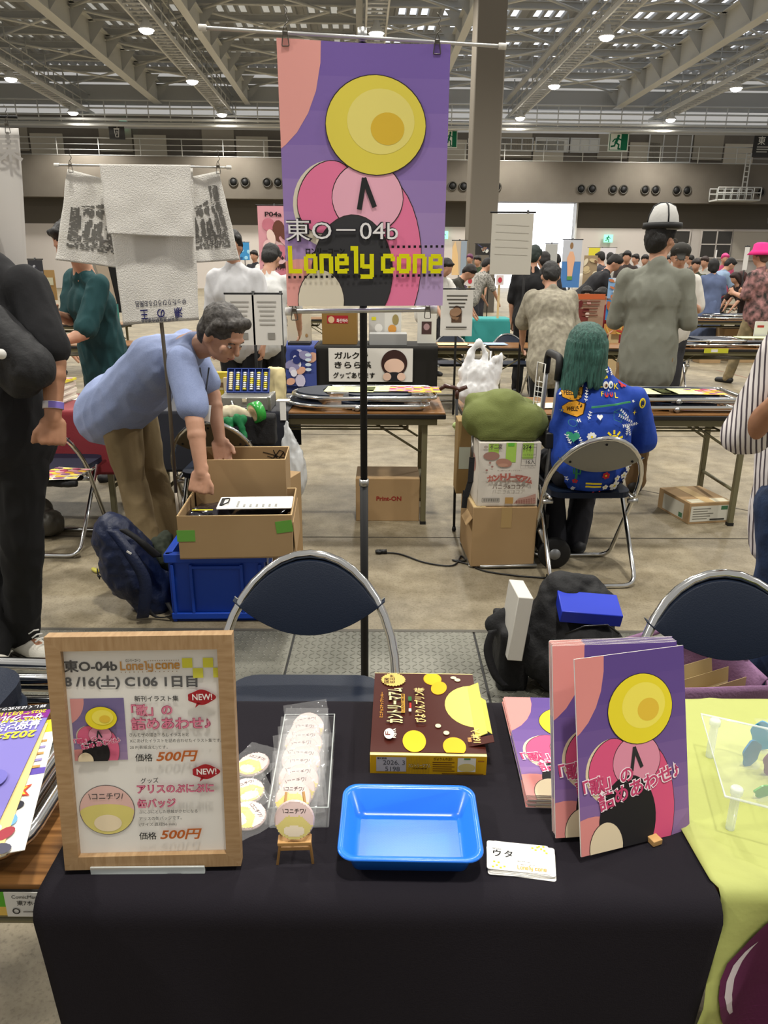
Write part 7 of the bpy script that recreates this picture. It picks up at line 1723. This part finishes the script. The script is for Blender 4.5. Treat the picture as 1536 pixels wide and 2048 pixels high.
# standing people in the aisle
J, k = at_head(1322, 478, 5.15, 1.78, ang=-28, arms=('bent', 'bent'), headdown=6, turn=-22)
for q, px in (('L', 1250), ('R', 1284)):
    p = W(px, 800, Y=5.15); J['kn'+q].x = p.x; J['an'+q].x = p.x-.01; J['to'+q].x = p.x+.03
hatp, _s = person('standing person in grey-green long shirt, brown cargo trousers and white felt hat', J, cl('sage', '74756a', bump=.25, bump_s=40), cl('cargo_brown', '7c6242', bump=.3, bump_s=60), vox=.010, sleeve=1, long_sleeve=True, fold=.012, loose=1.06, s=k, hem=.10, face=True, shoes='2a2622')
h = J['head']-hatp.location; HRr = (J['hdir'].to_track_quat('Y', 'Z')).to_matrix()
hat = thing('felt_hat', 'tall white felt hat with black turned-up brim and black seams on the sage-shirted person', 'hat'); hat.location = J['head']
b = MB(); b.lathe([(.098, .055), (.100, .09), (.092, .14), (.068, .195), (.03, .215), (.001, .218)], mat('felt_white', 'b9b8b4', .9, bump=.4, bump_s=60), 30); b.build('crown', None, hat)
b = MB(); b.lathe([(.098, .058), (.125, .062), (.122, .098), (.116, .098), (.103, .072), (.098, .07)], black, 30); b.build('brim', None, hat)
b = MB()
for a in (0, PI/2): b.tube([V((r_*math.cos(a)*sg, r_*math.sin(a)*sg, z_)) for sg, seq in ((1, [(.101, .09), (.093, .14), (.069, .197), (.03, .218)]), (-1, [(.03, .218), (.069, .197), (.093, .14), (.101, .09)])) for r_, z_ in seq], .005, black, 6)
b.build('seam', None, hat)
gl = thing('glasses', 'thin-rimmed glasses worn by the sage-shirted person', 'glasses'); gl.location = J['head']; gl.rotation_mode = 'QUATERNION'; gl.rotation_quaternion = J['hdir'].to_track_quat('Y', 'Z')
b = MB()
for s_ in (-1, 1): b.tube([(s_*.034+.022*math.cos(a), .106, -.003+.017*math.sin(a)) for a in [2*PI*i/16 for i in range(16)]], .0016, wire, 6, closed=True); b.tube([(s_*.056, .104, 0), (s_*.078, .06, .004), (s_*.082, -.01, .0)], .0016, wire, 6)
b.tube([(-.012, .107, 0), (.012, .107, 0)], .0016, wire, 6); b.build('rim', None, gl)
J, k = at_head(1100, 552, 6.9, 1.66, ang=0, bend=24, arms=('table', 'down'), headdown=15)
person('person leaning forward in beige patterned shirt and black trousers, seen from behind', J, cl('beige_print', '9c9684', noise_s=26, noise_c='80796a', bump=.3, bump_s=40), cl('black_wide', '0e0e12'), vox=.011, sleeve=.92, fold=.014, loose=1.28, s=k*1.06, hem=.14)
J, k = at_head(543, 516, 7.2, 1.72, ang=-12, bend=14, arms=('table', 'table'), headdown=25)
person('person in white polo seen from behind, beside the lower purple banner', J, cl('white_polo', 'c2c2c0', bump=.3, bump_s=50), cl('black_trouser3', '121216'), vox=.012, sleeve=.9, fold=.012, loose=1.14, s=k)
J, k = at_head(462, 492, 6.3, 1.70, ang=172, bend=6, arms=('down', 'down'), headdown=12)
person('person in light grey open-collar shirt facing us behind the hung towels', J, cl('pale_grey_shirt', 'c4c4c6', bump=.3, bump_s=50), cl('black_trouser4', '141418'), vox=.012, sleeve=.9, fold=.012, loose=1.14, s=k, face=True)
# ---------------------------------------------------------------- the next islands of tables, their goods and the crowd
def poster(px0, py0, px1, py1, Y, base, label, draw=None, name='poster', cat='poster', pole=None, th=.008, stand=None):
    a, c = W(px0, py1, Y=Y), W(px1, py0, Y=Y); w, h = c.x-a.x, c.z-a.z; t = thing(name, label, cat, (a.x+w/2, Y, a.z))
    b = MB(); b.box((0, 0, h/2), (w, th, h), mat('board_'+base, base, .75)); bd_ = b.build('board', None, t)
    if draw: P = Print(on_xz(-th/2, -w/2, 0), .0015, .002); draw(P, w, h); P.build('printed_design', bd_)
    if pole is not None: b = MB(); b.cyl((pole*w, th, (-a.z+.01) if stand is None else stand-a.z), (pole*w, th, h+.03), .012, black, 8); b.tube([(-w*.55, th, h+.01), (w*.55, th, h+.01)], .008, black, 6); b.build('pole', None, t)
    elif stand is not None: b = MB(); b.box((0, .06, (stand-a.z)/2+h*.25), (w*.3, .01, h*.5+a.z-stand), card_l); b.box((0, .03, stand-a.z+.01), (w*.5, .12, .02), card_l); b.build('prop', None, t)
    return t
def blots(cols, n=12, seed=1, m=.08):
    def f(P, w, h):
        rn = random.Random(seed)
        for i in range(n): x, y = w*(m+(1-2*m)*rn.random()), h*(m+(1-2*m)*rn.random()); P.poly(clipbox(ell(x, y, w*(.08+.14*rn.random()), h*(.05+.10*rn.random()), 14, rot=rn.random()*3), 0, 0, w, h), cols[i % len(cols)])
    return f
def para(P, w, h, rows=8, col='6a6862', x0=.15, y0=.9, dy=.09, seed=0):
    rn = random.Random(seed)
    for k in range(rows): L = .4+.3*rn.random(); P.rect(w*(.5-L/2), h*(y0-k*dy), w*(.5+L/2), h*(y0-k*dy+dy*.35), col, k == 0)
FY = 8.42
tabs = []
for i, (px, lab) in enumerate(((150, 'far folding table behind the bending person'), (480, 'far folding table under blue cloth beside the white polo'), (806, 'far folding table half under black cloth, behind the purple banner pole'), (1130, 'far folding table behind the beige-shirted person'), (1456, 'far folding table with chrome chairs behind the sage-shirted person'))):
    t = make_table('folding_table', 1.76, lab, D=.6) if not tabs else dup(tabs[0], label=lab)
    x = W(px, 700, Y=FY).x; t.location = (x, FY, 0); tabs.append(t); t['group'] = 'tables of the next island'
def cloth3(label, px0, px1, Y, m, drop):
    x0, x1 = W(px0, 700, Y=Y).x, W(px1, 700, Y=Y).x
    def f(u, v):
        s = v*(.64+2*drop); x = x0+(x1-x0)*u
        if s < drop: return V((x, Y+.315, TZ+.008-(drop-s)))
        if s < drop+.63: return V((x, Y+.315-(s-drop), TZ+.008))
        q = s-drop-.63; return V((x, Y-.315-.012*noise.noise(V((x*7, q*2, 3)))*min(1, q*5)-.004, TZ+.008-q))
    b = MB(); b.grid(f, 30, 40, m, thick=.002); return tag(b.build('tablecloth'), label, 'tablecloth')
cloth3('black tablecloth carrying the white sign, behind the banner pole', 636, 872, FY, mat('black_cloth_far', '15130f', .85), .45)
cloth3('deep blue tablecloth beside the black one, behind the white polo', 560, 634, FY, mat('blue_cloth_far', '2a3a7a', .8), .5)
def garu(P, w, h):
    P.text('ガルクラ', w*.07, h*.70, h*.22, '16140f', .025, width=w*.40); P.text('きらら系', w*.07, h*.42, h*.22, '16140f', .025, width=w*.44); P.text('グッズあります', w*.05, h*.12, h*.19, '16140f', .025, width=w*.50)
    P.poly(ell(w*.78, h*.56, w*.155, h*.40, 30), '3a2420'); P.poly(ell(w*.78, h*.48, w*.12, h*.22, 24), 'e6c4b0'); P.poly(clipbox(ell(w*.78, h*.14, w*.13, h*.16, 22), 0, .01*h, w, h), '26252a')
    for s_ in (-1, 1): P.poly(ell(w*(.78+s_*.085), h*.16, w*.05, h*.12, 16), 'e6c4b0')
g_ = poster(658, 697, 826, 763, FY-.345, 'dcdad4', 'white sign with black Japanese lettering on the black tablecloth', garu, 'paper_sign', 'sign', th=.003)
poster(572, 698, 632, 772, FY-.345, '3a4a90', 'blue and white illustrated poster hanging from the blue cloth', lambda P, w, h: (blots(('8f8cb4', 'c8c4dc', '2a3472', 'd8a890', 'e4e4f0'), 16, 4)(P, w, h), [P.poly(ell(w*.75, h*(.85-.13*k), w*.10, h*.045, 12), 'cfe0ee', k == 0) for k in range(4)]))
# things on the far tables
def setbox(px, py_b, w, d, h, Y, col, lab, name='cardboard_box', cat='cardboard box', draw=None, z=.71):
    t = carton(name, lab, (w, d, h), mat('box_'+col, col, .8), cat=cat); t.location = (W(px, py_b, Y=Y).x, Y, z)
    if draw: P = Print(on_xz(-d/2, -w/2, 0), .001, .0015); draw(P, w, h); P.build('printed_label', t.children[0])
    return t
setbox(681, 690, .38, .3, .36, FY, '8a6a34', 'brown cardboard box with red label on the black far table', draw=lambda P, w, h: (P.rect(w*.15, h*.62, w*.75, h*.85, 'a3242c'), P.text('화진하라', w*.42, h*.66, h*.12, 'eae4dc', .02, width=w*.32), P.poly(ell(w*.27, h*.73, w*.09, h*.10, 18), 'd8b890')))
setbox(776, 690, .41, .25, .12, FY-.08, '9a9a98', 'grey open card box in front of the white picture boards', 'display_box', 'box')
setbox(770, 690, .36, .02, .36, FY+.08, 'd8d6ce', 'white display board with two small pictures on the black far table', 'display_board', 'display', draw=lambda P, w, h: (P.rect(0, h*.1, w*.48, h*.97, 'c4c2bc'), P.poly(ell(w*.30, h*.45, w*.12, h*.13, 18), 'e6e4de'), P.poly(ell(w*.72, h*.42, w*.13, h*.13, 18), 'd89848'), P.poly(ell(w*.82, h*.7, w*.10, h*.16, 18), '9a8a58'), P.rect(w*.08, h*.68, w*.22, h*.78, 'd8d02a')))
setbox(853, 690, .21, .02, .36, FY+.02, 'd2d0c8', 'white framed small photo standing on the far table by the hung notice', 'photo_frame', 'picture frame', draw=lambda P, w, h: (P.rect(w*.22, h*.28, w*.74, h*.66, '4a3634'), P.poly(ell(w*.48, h*.5, w*.16, h*.10, 16), 'a8888a')))
setbox(600, 690, .26, .03, .33, FY, 'cfc4ac', 'cream display board with pink flower on the blue far table', 'display_board', 'display', draw=lambda P, w, h: (P.poly([(w*.5+w*.16*(1 if k % 2 else .5)*math.cos(k*PI/6), h*.6+h*.12*(1 if k % 2 else .5)*math.sin(k*PI/6)) for k in range(12)], 'b84a70'), P.poly(ell(w*.8, h*.25, w*.06, h*.06, 12), 'b08a5a')))
setbox(600, 690, .24, .2, .03, FY-.18, '1c1c22', 'black tray on the blue far table near the hand of the white polo', 'tray', 'tray')
poster(880, 580, 947, 672, 7.9, 'd6d4ce', 'white notice sheet with small brown picture hung at the far table', lambda P, w, h: (para(P, w, h, 4, '55524c', y0=.86, dy=.08), P.rect(w*.34, h*.30, w*.66, h*.56, '5a4638'), blots(('8a6a50', '3a2a22', '9a7a60'), 6, 9, .42)(P, w, h), para(P, w, h, 1, '55524c', y0=.18)), 'notice_sheet', 'notice', pole=.0)
poster(979, 427, 1068, 549, 7.6, 'bdb9ae', 'white sheet banner seen from behind on a thin pole before the daylight opening', lambda P, w, h: [P.line([(w*.1, h*(.82-k*.12)), (w*.9, h*(.80-k*.12))], .004, 'b0aca2', k == 0) for k in range(5)], 'sheet_banner', 'banner', pole=.36)
for px, w, lab, col, dx in ((905, .34, 'yellow-green sheet on the far table by the hung notice', 'd4d49a', 0), (985, .3, 'pale blue sheet on the far table near the beige shirt', '9fb6d8', .05), (950, .2, 'cream card on the far table near the beige shirt', 'd8d2be', -.1), (1505, .42, 'pale green sheet on the chrome chairs of the far table', 'c8d4a0', 0)):
    fl('paper_sheet', lab, V((W(px, 690, Y=FY).x, FY-.06+dx, .712 if px < 1200 else .80)), w, .24, dx, col, None, .002)
for px, z, lab in ((1370, .70, 'folded chrome chair on the far table beside the yellow label, lower one'), (1500, .70, 'folded chrome chair on the far table under the pale green sheet'), (1400, .744, 'folded chrome chair on the far table beside the yellow label, upper one')):
    dup(fc0, (W(px, 690, Y=FY).x+.43, FY+.02, z), .02, lab)
b = MB(); lx = W(1408, 706, Y=FY).x; b.box((lx, FY-.303, TZ-.022), (.26, .003, .05), mat('label_yellow', 'c4c430', .6)); b.box((lx-.02, FY-.305, TZ-.022), (.07, .003, .03), paper); lb_ = b.build('edge_label', None); lb_.parent = tabs[4]; lb_.matrix_parent_inverse = Matrix.Translation(-tabs[4].location)
setbox(1518, 685, .15, .02, .16, FY+.1, 'd0cdc6', 'white table card with red lettering on the far table', 'table_card', 'sign', draw=lambda P, w, h: P.rect(w*.15, h*.6, w*.65, h*.75, 'a83a34'), z=.80)
for px, lab, y in ((905, 'dark folding chair behind the far table by the hung notice', 9.0), (1022, 'dark folding chair behind the far table near the beige shirt', 9.0)): dup(ch0, (W(px, 690, Y=y).x, y, 0), .1, lab)
dup(ch4, (W(1345, 660, Y=9.1).x, 9.1, 0), PI-.1, 'grey-backed folding chair beyond the far table near the sage shirt')
# further rows
row2 = []
for i, (px, Y, lab) in enumerate(((1450, 13.2, 'distant folding table with chrome chairs behind the pink-hatted person'), (950, 13.2, 'distant folding table under turquoise cloth'), (560, 13.0, 'distant folding table behind the white polo'), (1180, 13.4, 'distant folding table with picture boards'), (140, 11.5, 'distant folding table behind the teal polo'), (1330, 18.5, 'distant folding table in the crowd beside the blue dress'), (1500, 19, 'distant folding table in the crowd near the pink hat'))):
    t = dup(tabs[0], (W(px, 640, Y=Y).x, Y, 0), 0, lab, group='distant tables'); row2.append(t)
cloth3('turquoise tablecloth on the distant table near the black coat', 925, 1012, 13.2, mat('turquoise_cloth', '2f8a88', .8), .4)
for px, Y, lab in ((1440, 13.2, 'folded chrome chair on the distant table in front of the blue dress, lower one'), (1455, 13.22, 'folded chrome chair on the distant table in front of the blue dress, upper one'), (1330, 18.5, 'folded chrome chair on the distant table beyond the blue dress')):
    dup(fc0, (W(px, 640, Y=Y).x+.43, Y, .70 if 'lower' in lab or 'beyond' in lab else .744), 0, lab)
for px, py, Y, w, d, h, lab in ((1419, 676, 12.9, .36, .3, .18, 'small cardboard box on the floor under the distant table'), (1468, 660, 13.4, .5, .4, .54, 'tall cardboard box stack under the distant table'), (1500, 668, 13.0, .4, .3, .3, 'tan cardboard box by the leg of the pink-hatted person')):
    t = carton('cardboard_box', lab, (w, d, h)); t.location = (W(px, py, Y=Y).x, Y, 0)
def pinkp(P, w, h):
    blots(('d8a0a8', 'e6c0c0', 'c87888', '6a4034', 'ead0c4'), 14, 6)(P, w, h); P.text('P04a', w*.22, h*.86, h*.085, '2a1c1c', .03, width=w*.5); P.text('ほざろ+ゆ', w*.06, h*.27, h*.095, '2a1c1c', .03, width=w*.88); P.text('コラボ漫画', w*.10, h*.15, h*.085, '2a1c1c', .03, width=w*.84)
poster(521, 412, 582, 560, 11, 'd89aa4', 'pink banner lettered P04a beside the purple banner', pinkp, 'banner', 'banner', pole=0)
def swim(P, w, h):
    P.rect(0, 0, w, h*.55, '4a7ab4'); P.rect(0, h*.55, w, h, 'b8bcc4'); P.poly(ell(w*.45, h*.88, w*.09, h*.07, 18), '8a6a4a'); P.poly([(w*.25, h*.62), (w*.38, h*.76), (w*.55, h*.76), (w*.68, h*.62), (w*.62, h*.42), (w*.58, h*.2), (w*.34, h*.2), (w*.3, h*.42)], 'd8a888'); P.rect(w*.32, h*.16, w*.6, h*.24, '5a8a4a')
poster(1120, 480, 1165, 575, 13.6, '9aa6b4', 'tall blue poster of a bare-chested figure among the distant tables', swim, 'banner', 'banner', pole=.0)
poster(1088, 488, 1116, 540, 15, 'aaaaa6', 'grey sheet banner before the daylight opening', None, 'sheet_banner', 'banner', pole=0)
poster(1163, 511, 1196, 580, 12.9, '9a8668', 'tan picture board among the distant tables', blots(('c8b48a', '7a5a44', 'd8ccb0'), 8, 3), stand=0)
def menu(P, w, h):
    P.rect(0, h*.86, w, h, 'c8663a'); P.rect(w*.05, h*.3, w*.45, h*.62, '7a3a34'); blots(('d8a8a0', '6a2a2a', 'e8d0c0'), 8, 2, .1)(P, w*.5, h*.9); para(P, w, h, 5, '7a4a3a', y0=.8)
poster(1148, 588, 1211, 665, 9.6, 'b09078', 'orange-brown menu poster above the green hair', menu, stand=0)
poster(1214, 556, 1256, 597, 10.0, '8ab0d8', 'blue and orange picture card rack beside the sage shirt', blots(('e0b070', 'd8e0ea', '4a7ac0', 'c87a50'), 14, 8), stand=0)
poster(1210, 600, 1262, 640, 9.4, '3f86c4', 'bright blue and orange poster hanging below the card rack', blots(('e8b860', 'b86a40', '5aa0e0', 'f0d8a0'), 12, 12), stand=0)
poster(1207, 648, 1262, 668, 9.2, 'c8904a', 'low yellow and red poster strip below the blue one', blots(('e0c060', 'b84a3a', 'e8b0a0'), 10, 5), stand=0)
poster(1345, 615, 1374, 660, 9.8, 'd8a020', 'bright yellow poster beside the elbow of the sage shirt', blots(('e8c040', '8a6a8a', 'e0a020'), 7, 7), stand=0)
poster(1176, 496, 1232, 520, 24, 'd8cc3a', 'yellow and white notice board high over the crowd', lambda P, w, h: P.rect(w*.42, 0, w, h, 'd8d4d8'), pole=0)
poster(1428, 500, 1432, 548, 14.5, 'd8d6d2', 'narrow white upright sheet near the pink hat', None, pole=0)
poster(1484, 494, 1500, 540, 14.5, 'cfcdc8', 'white leaning board near the pink hat', None, pole=0)
poster(903, 482, 934, 550, 13.8, 'b9a894', 'pale banner with peach flame shape left of the grey column', lambda P, w, h: (P.poly([(0, 0), (w*.5, 0), (w*.4, h*.6), (w*.2, h), (0, h*.8)], 'dcb884'), P.rect(w*.6, 0, w, h, '8f9aa6')), 'banner', 'banner', pole=0)
bpy.data.objects[[o.name for o in COL.objects if o.get('label', '').startswith('pale banner with peach')][0]]['label'] = 'pale banner with peach flame shape between purple banner and grey column'
poster(950, 488, 980, 510, 20, '2a2826', 'dark picture board on the base of the grey column', blots(('d8d8d0', '8a6a5a', '4a4a6a'), 8, 10, .15), pole=.5)
bpy.data.objects[[o.name for o in COL.objects if o.get('label', '').startswith('dark picture board on')][0]]['label'] = 'dark picture board in front of the grey column'
for px, py, col, lab in ((925, 560, 'cfc8c4', 'white card with red mark on the distant counter'), (1000, 560, 'd0c4c0', 'pale card with red figure on the distant counter'), (940, 562, 'd2cdc6', 'second white card with red mark on the distant counter')):
    poster(px-8, py-10, px+8, py+10, 12.9, col, lab, lambda P, w, h: P.poly(ell(w*.5, h*.5, w*.28, h*.28, 12), 'b83a44'), stand=0)
poster(62, 520, 84, 570, 10.5, '2a2a30', 'dark poster behind the teal polo', blots(('6a6a74', '3a3a44', 'a8a8b0'), 8, 14), pole=0)
poster(76, 540, 108, 600, 10.8, '9a7a4a', 'brown cardboard display stand behind the teal polo', lambda P, w, h: P.rect(w*.2, h*.5, w*.9, h*.75, 'c8c4a8'), stand=0)
poster(196, 528, 240, 625, 9.8, '8a8478', 'black and beige portrait poster behind the teal shirt', lambda P, w, h: (P.rect(w*.5, 0, w, h, '141414'), P.poly([(w*.1, h), (w*.55, h), (w*.75, h*.2), (w*.5, 0)], 'a89a88')), pole=0)
poster(220, 608, 236, 670, 8.9, '3f8078', 'narrow teal glass panel behind the bending person', None, stand=0)
for px0, px1, lab in ((456, 507, 'white notice sheet behind the bending person, nearer him'), (508, 562, 'white notice sheet behind the bending person, nearer the purple banner')):
    poster(px0, 590, px1, 690, 6.0, 'd2cfc8', lab, lambda P, w, h: (para(P, w, h, 6, 'a8a59e', y0=.85), P.rect(w*.5, h*.12, w*.75, h*.25, '8a8780')), 'notice_sheet', 'notice', pole=.48)
poster(480, 485, 498, 520, 22, '3a8ac0', 'small blue poster far behind the white polo', blots(('9ad0e8', '2a5a8a'), 5, 3), pole=0)
# water bottle far off, chair piles
# persons of the crowd: head pixel, distance, facing, bend, colours
CR = [
 (1068, 512, 9.4, -20, 4, '0f0f12', '0e0e10', '1f2a26', 'person in long black coat with dark green hair in front of the daylight opening', 'down', {}),
 (1087, 522, 10.5, 10, 6, '26262a', '151518', '15110f', 'dark-haired person beside the black coat', 'down', {}),
 (939, 545, 12.4, -100, 48, '2c2a22', '1c1c20', '1a1310', 'stooping person in dark olive shirt at the distant counter', 'table', {}),
 (975, 530, 14.8, -60, 30, '8a8680', '2a2a30', '15110f', 'stooping person in grey checked shirt behind the white sheet banner', 'table', {}),
 (893, 535, 10.8, -140, 30, 'c4c2bc', '1a1a1e', '15110f', 'person in white shirt bending right beside the purple banner', 'table', {}),
 (1180, 530, 14.2, 160, 24, 'c4beb2', '3a3a40', '15110f', 'person in cream shirt looking down behind the tan picture board', 'table', {}),
 (1176, 560, 11.6, 170, 20, 'd2ceca', '3a3a40', '15110f', 'seated person with black face mask and white shirt', 'table', {'sit': 1, 'mask': 1}),
 (1230, 525, 12.4, -95, 40, '1c1c20', '18181c', '15110f', 'person in black bending sideways over a distant table', 'table', {}),
 (1205, 572, 11.0, 120, 20, '7a1a24', '2a2a30', '15110f', 'seated person in dark red by the card rack', 'table', {'sit': 1}),
 (1200, 515, 18, 40, 10, '3a3a40', '2a2a30', '15110f', 'dark-clad person in the crowd behind the tan board', 'down', {}),
 (1221, 512, 19, -30, 10, 'b8b4ac', '2a2a30', '15110f', 'person in pale shirt in the crowd behind the bending one in black', 'down', {}),
 (1243, 516, 20, 60, 8, '2a2c30', '2a2a30', '4a4640', 'grey-haired person in the crowd near the sage shirt', 'down', {}),
 (1254, 514, 17, 150, 8, '3a3230', '2a2a30', '15110f', 'brown-clad person in the crowd near the sage shirt', 'down', {}),
 (1272, 506, 21, 120, 4, '9a9a9a', '2a2a30', '15110f', 'taller person in grey in the crowd beside the sage shirt', 'down', {}),
 (1360, 513, 7.6, 165, 12, 'c8c4bc', '2a2a2e', '2a241e', 'person in white shirt and dark cap behind the sage shirt', 'bent', {'cap': '26241f'}),
 (1392, 530, 15.0, 150, 16, '3c4232', '1c1c20', '1f1612', 'person in dark olive top looking down by the blue dress', 'bent', {}),
 (1409, 524, 17.5, 130, 10, 'a8a49c', '2a2a30', '2a1a14', 'brown-haired person in grey behind the dark olive top', 'down', {}),
 (1427, 531, 13.9, -12, 6, '54607e', '54607e', '120f0e', 'person in long dusty blue dress with black bobbed hair', 'bent', {'dress': 1, 'hair': 'bob'}),
 (1462, 520, 16.5, -85, 38, '7a8ea6', '3a3a44', '120f0e', 'stooping person in light blue shirt beyond the blue dress', 'table', {}),
 (1450, 516, 19.5, 170, 6, 'b04a6a', '2a2a30', 'c83a78', 'person in pink with bright pink cap deep in the crowd', 'down', {}),
 (1470, 556, 14.6, 100, 30, '2a1c1a', '2a2a30', '2a1814', 'long-haired person bending over the chrome chairs near the pink hat', 'table', {'hair': 'long'}),
 (1482, 554, 15.2, 100, 28, 'b8a8a0', '2a2a30', '3a1c1a', 'long reddish-haired person bending near the pink hat', 'table', {'hair': 'long'}),
 (1520, 513, 10.4, 30, 4, '6a5a56', '7a6c50', '5a4a40', 'striding person in camouflage-pink shirt, khaki trousers and bright pink bucket hat', 'bent', {'pinkhat': 1, 'step': .22}),
 (1380, 520, 22, 90, 6, '55504c', '2a2a30', '15110f', 'dark-haired person in the crowd beside the cap wearer', 'down', {}),
 (1336, 522, 20, 170, 6, '8a4a5a', '2a2a30', '15110f', 'person in dusty rose deep in the crowd by the sage shirt', 'down', {}),
 (122, 583, 11.0, -70, 62, 'd0cdc6', '2a2a30', '15110f', 'person in white T-shirt bent low behind the teal polo', 'table', {'sit': 1}),
 (508, 510, 19, 160, 4, '2a2a2e', '2a2a30', '15110f', 'dark-clad person deep in the crowd by the white polo', 'down', {}),
 (530, 508, 17, -60, 14, 'c6c4c0', '2a2a30', '15110f', 'person in white deep in the crowd by the white polo', 'down', {}),
 (955, 522, 19, 150, 6, '3a4a34', '2a2a30', '15110f', 'person in dark green deep in the crowd by the grey column', 'down', {}),
 (940, 505, 22, 150, 6, '4a3a54', '2a2a30', '5a2a4a', 'person with purple hair deep in the crowd by the grey column', 'down', {}),
 (1112, 520, 17, 30, 8, '2a2a2e', '2a2a30', '15110f', 'dark-haired person behind the tall blue poster', 'down', {}),
 (1520, 530, 18, 160, 6, '4a4444', '2a2a30', '15110f', 'person deep in the crowd at the picture edge behind the pink hat', 'down', {}),
 (1290, 520, 19, 150, 10, '3a4050', '2a2a30', '15110f', 'person deep in the crowd hidden behind the sage shirt', 'down', {}),
]
for (px, py, Y, ang, bend, sc, pc_, hc, lab, arm, ex) in CR:
    J, k = at_head(px, py, Y, 1.66, ang=ang, bend=bend, arms=(arm, arm), headdown=10 if bend else 0, sit=bool(ex.get('sit')), step=ex.get('step', 0))
    if ex.get('pinkhat'): shm = mat('camo_pink', 'a87a78', .9, noise_s=14, noise_c='2c2a28')
    elif 'checked' in lab: shm = mat('checked', 'a8a49c', .9, noise_s=40, noise_c='5a5852')
    else: shm = mat('far_'+sc, sc, .9)
    pm_ = mat('camo_khaki', '8a7a5a', .9, noise_s=12, noise_c='6a6048') if ex.get('pinkhat') else mat('far_'+pc_, pc_, .9)
    t, s_ = person(lab, J, shm, pm_, hairm=mat('hair_'+hc, hc, .7), vox=.016 if Y < 12 else .024, sleeve=.9, fold=.012, loose=1.14, s=max(.9, k), hair=ex.get('hair', 'short'), dress=bool(ex.get('dress')), hands=Y < 11, group='people in the crowd', face=Y < 8)
    h = J['head']-t.location
    if ex.get('mask'): fuse('face_mask', [('e', h+J['hdir']*.055-J['hup']*.06, (.062, .055, .05), None)], mat('mask_black', '121214', .8), t, voxel=.012)
    if ex.get('cap'): fuse('cap', [('e', h+J['hup']*.055-J['hdir']*.01, (.098, .105, .075), None), ('c', h+J['hup']*.045+J['hdir']*.07, h+J['hup']*.03+J['hdir']*.14, .05, .04, (J['hup'], .25))], mat('cap_'+ex['cap'], ex['cap'], .85), t, voxel=.010)
    if ex.get('pinkhat'):
        ht_ = thing('bucket_hat', 'bright pink bucket hat on the person in camouflage-pink shirt', 'hat'); ht_.location = J['head']
        b = MB(); b.lathe([(.165, .02), (.115, .075), (.105, .085), (.095, .155), (.06, .175), (.001, .18)], mat('hot_pink', 'e0287e', .8), 24); b.build('crown_and_brim', None, ht_)
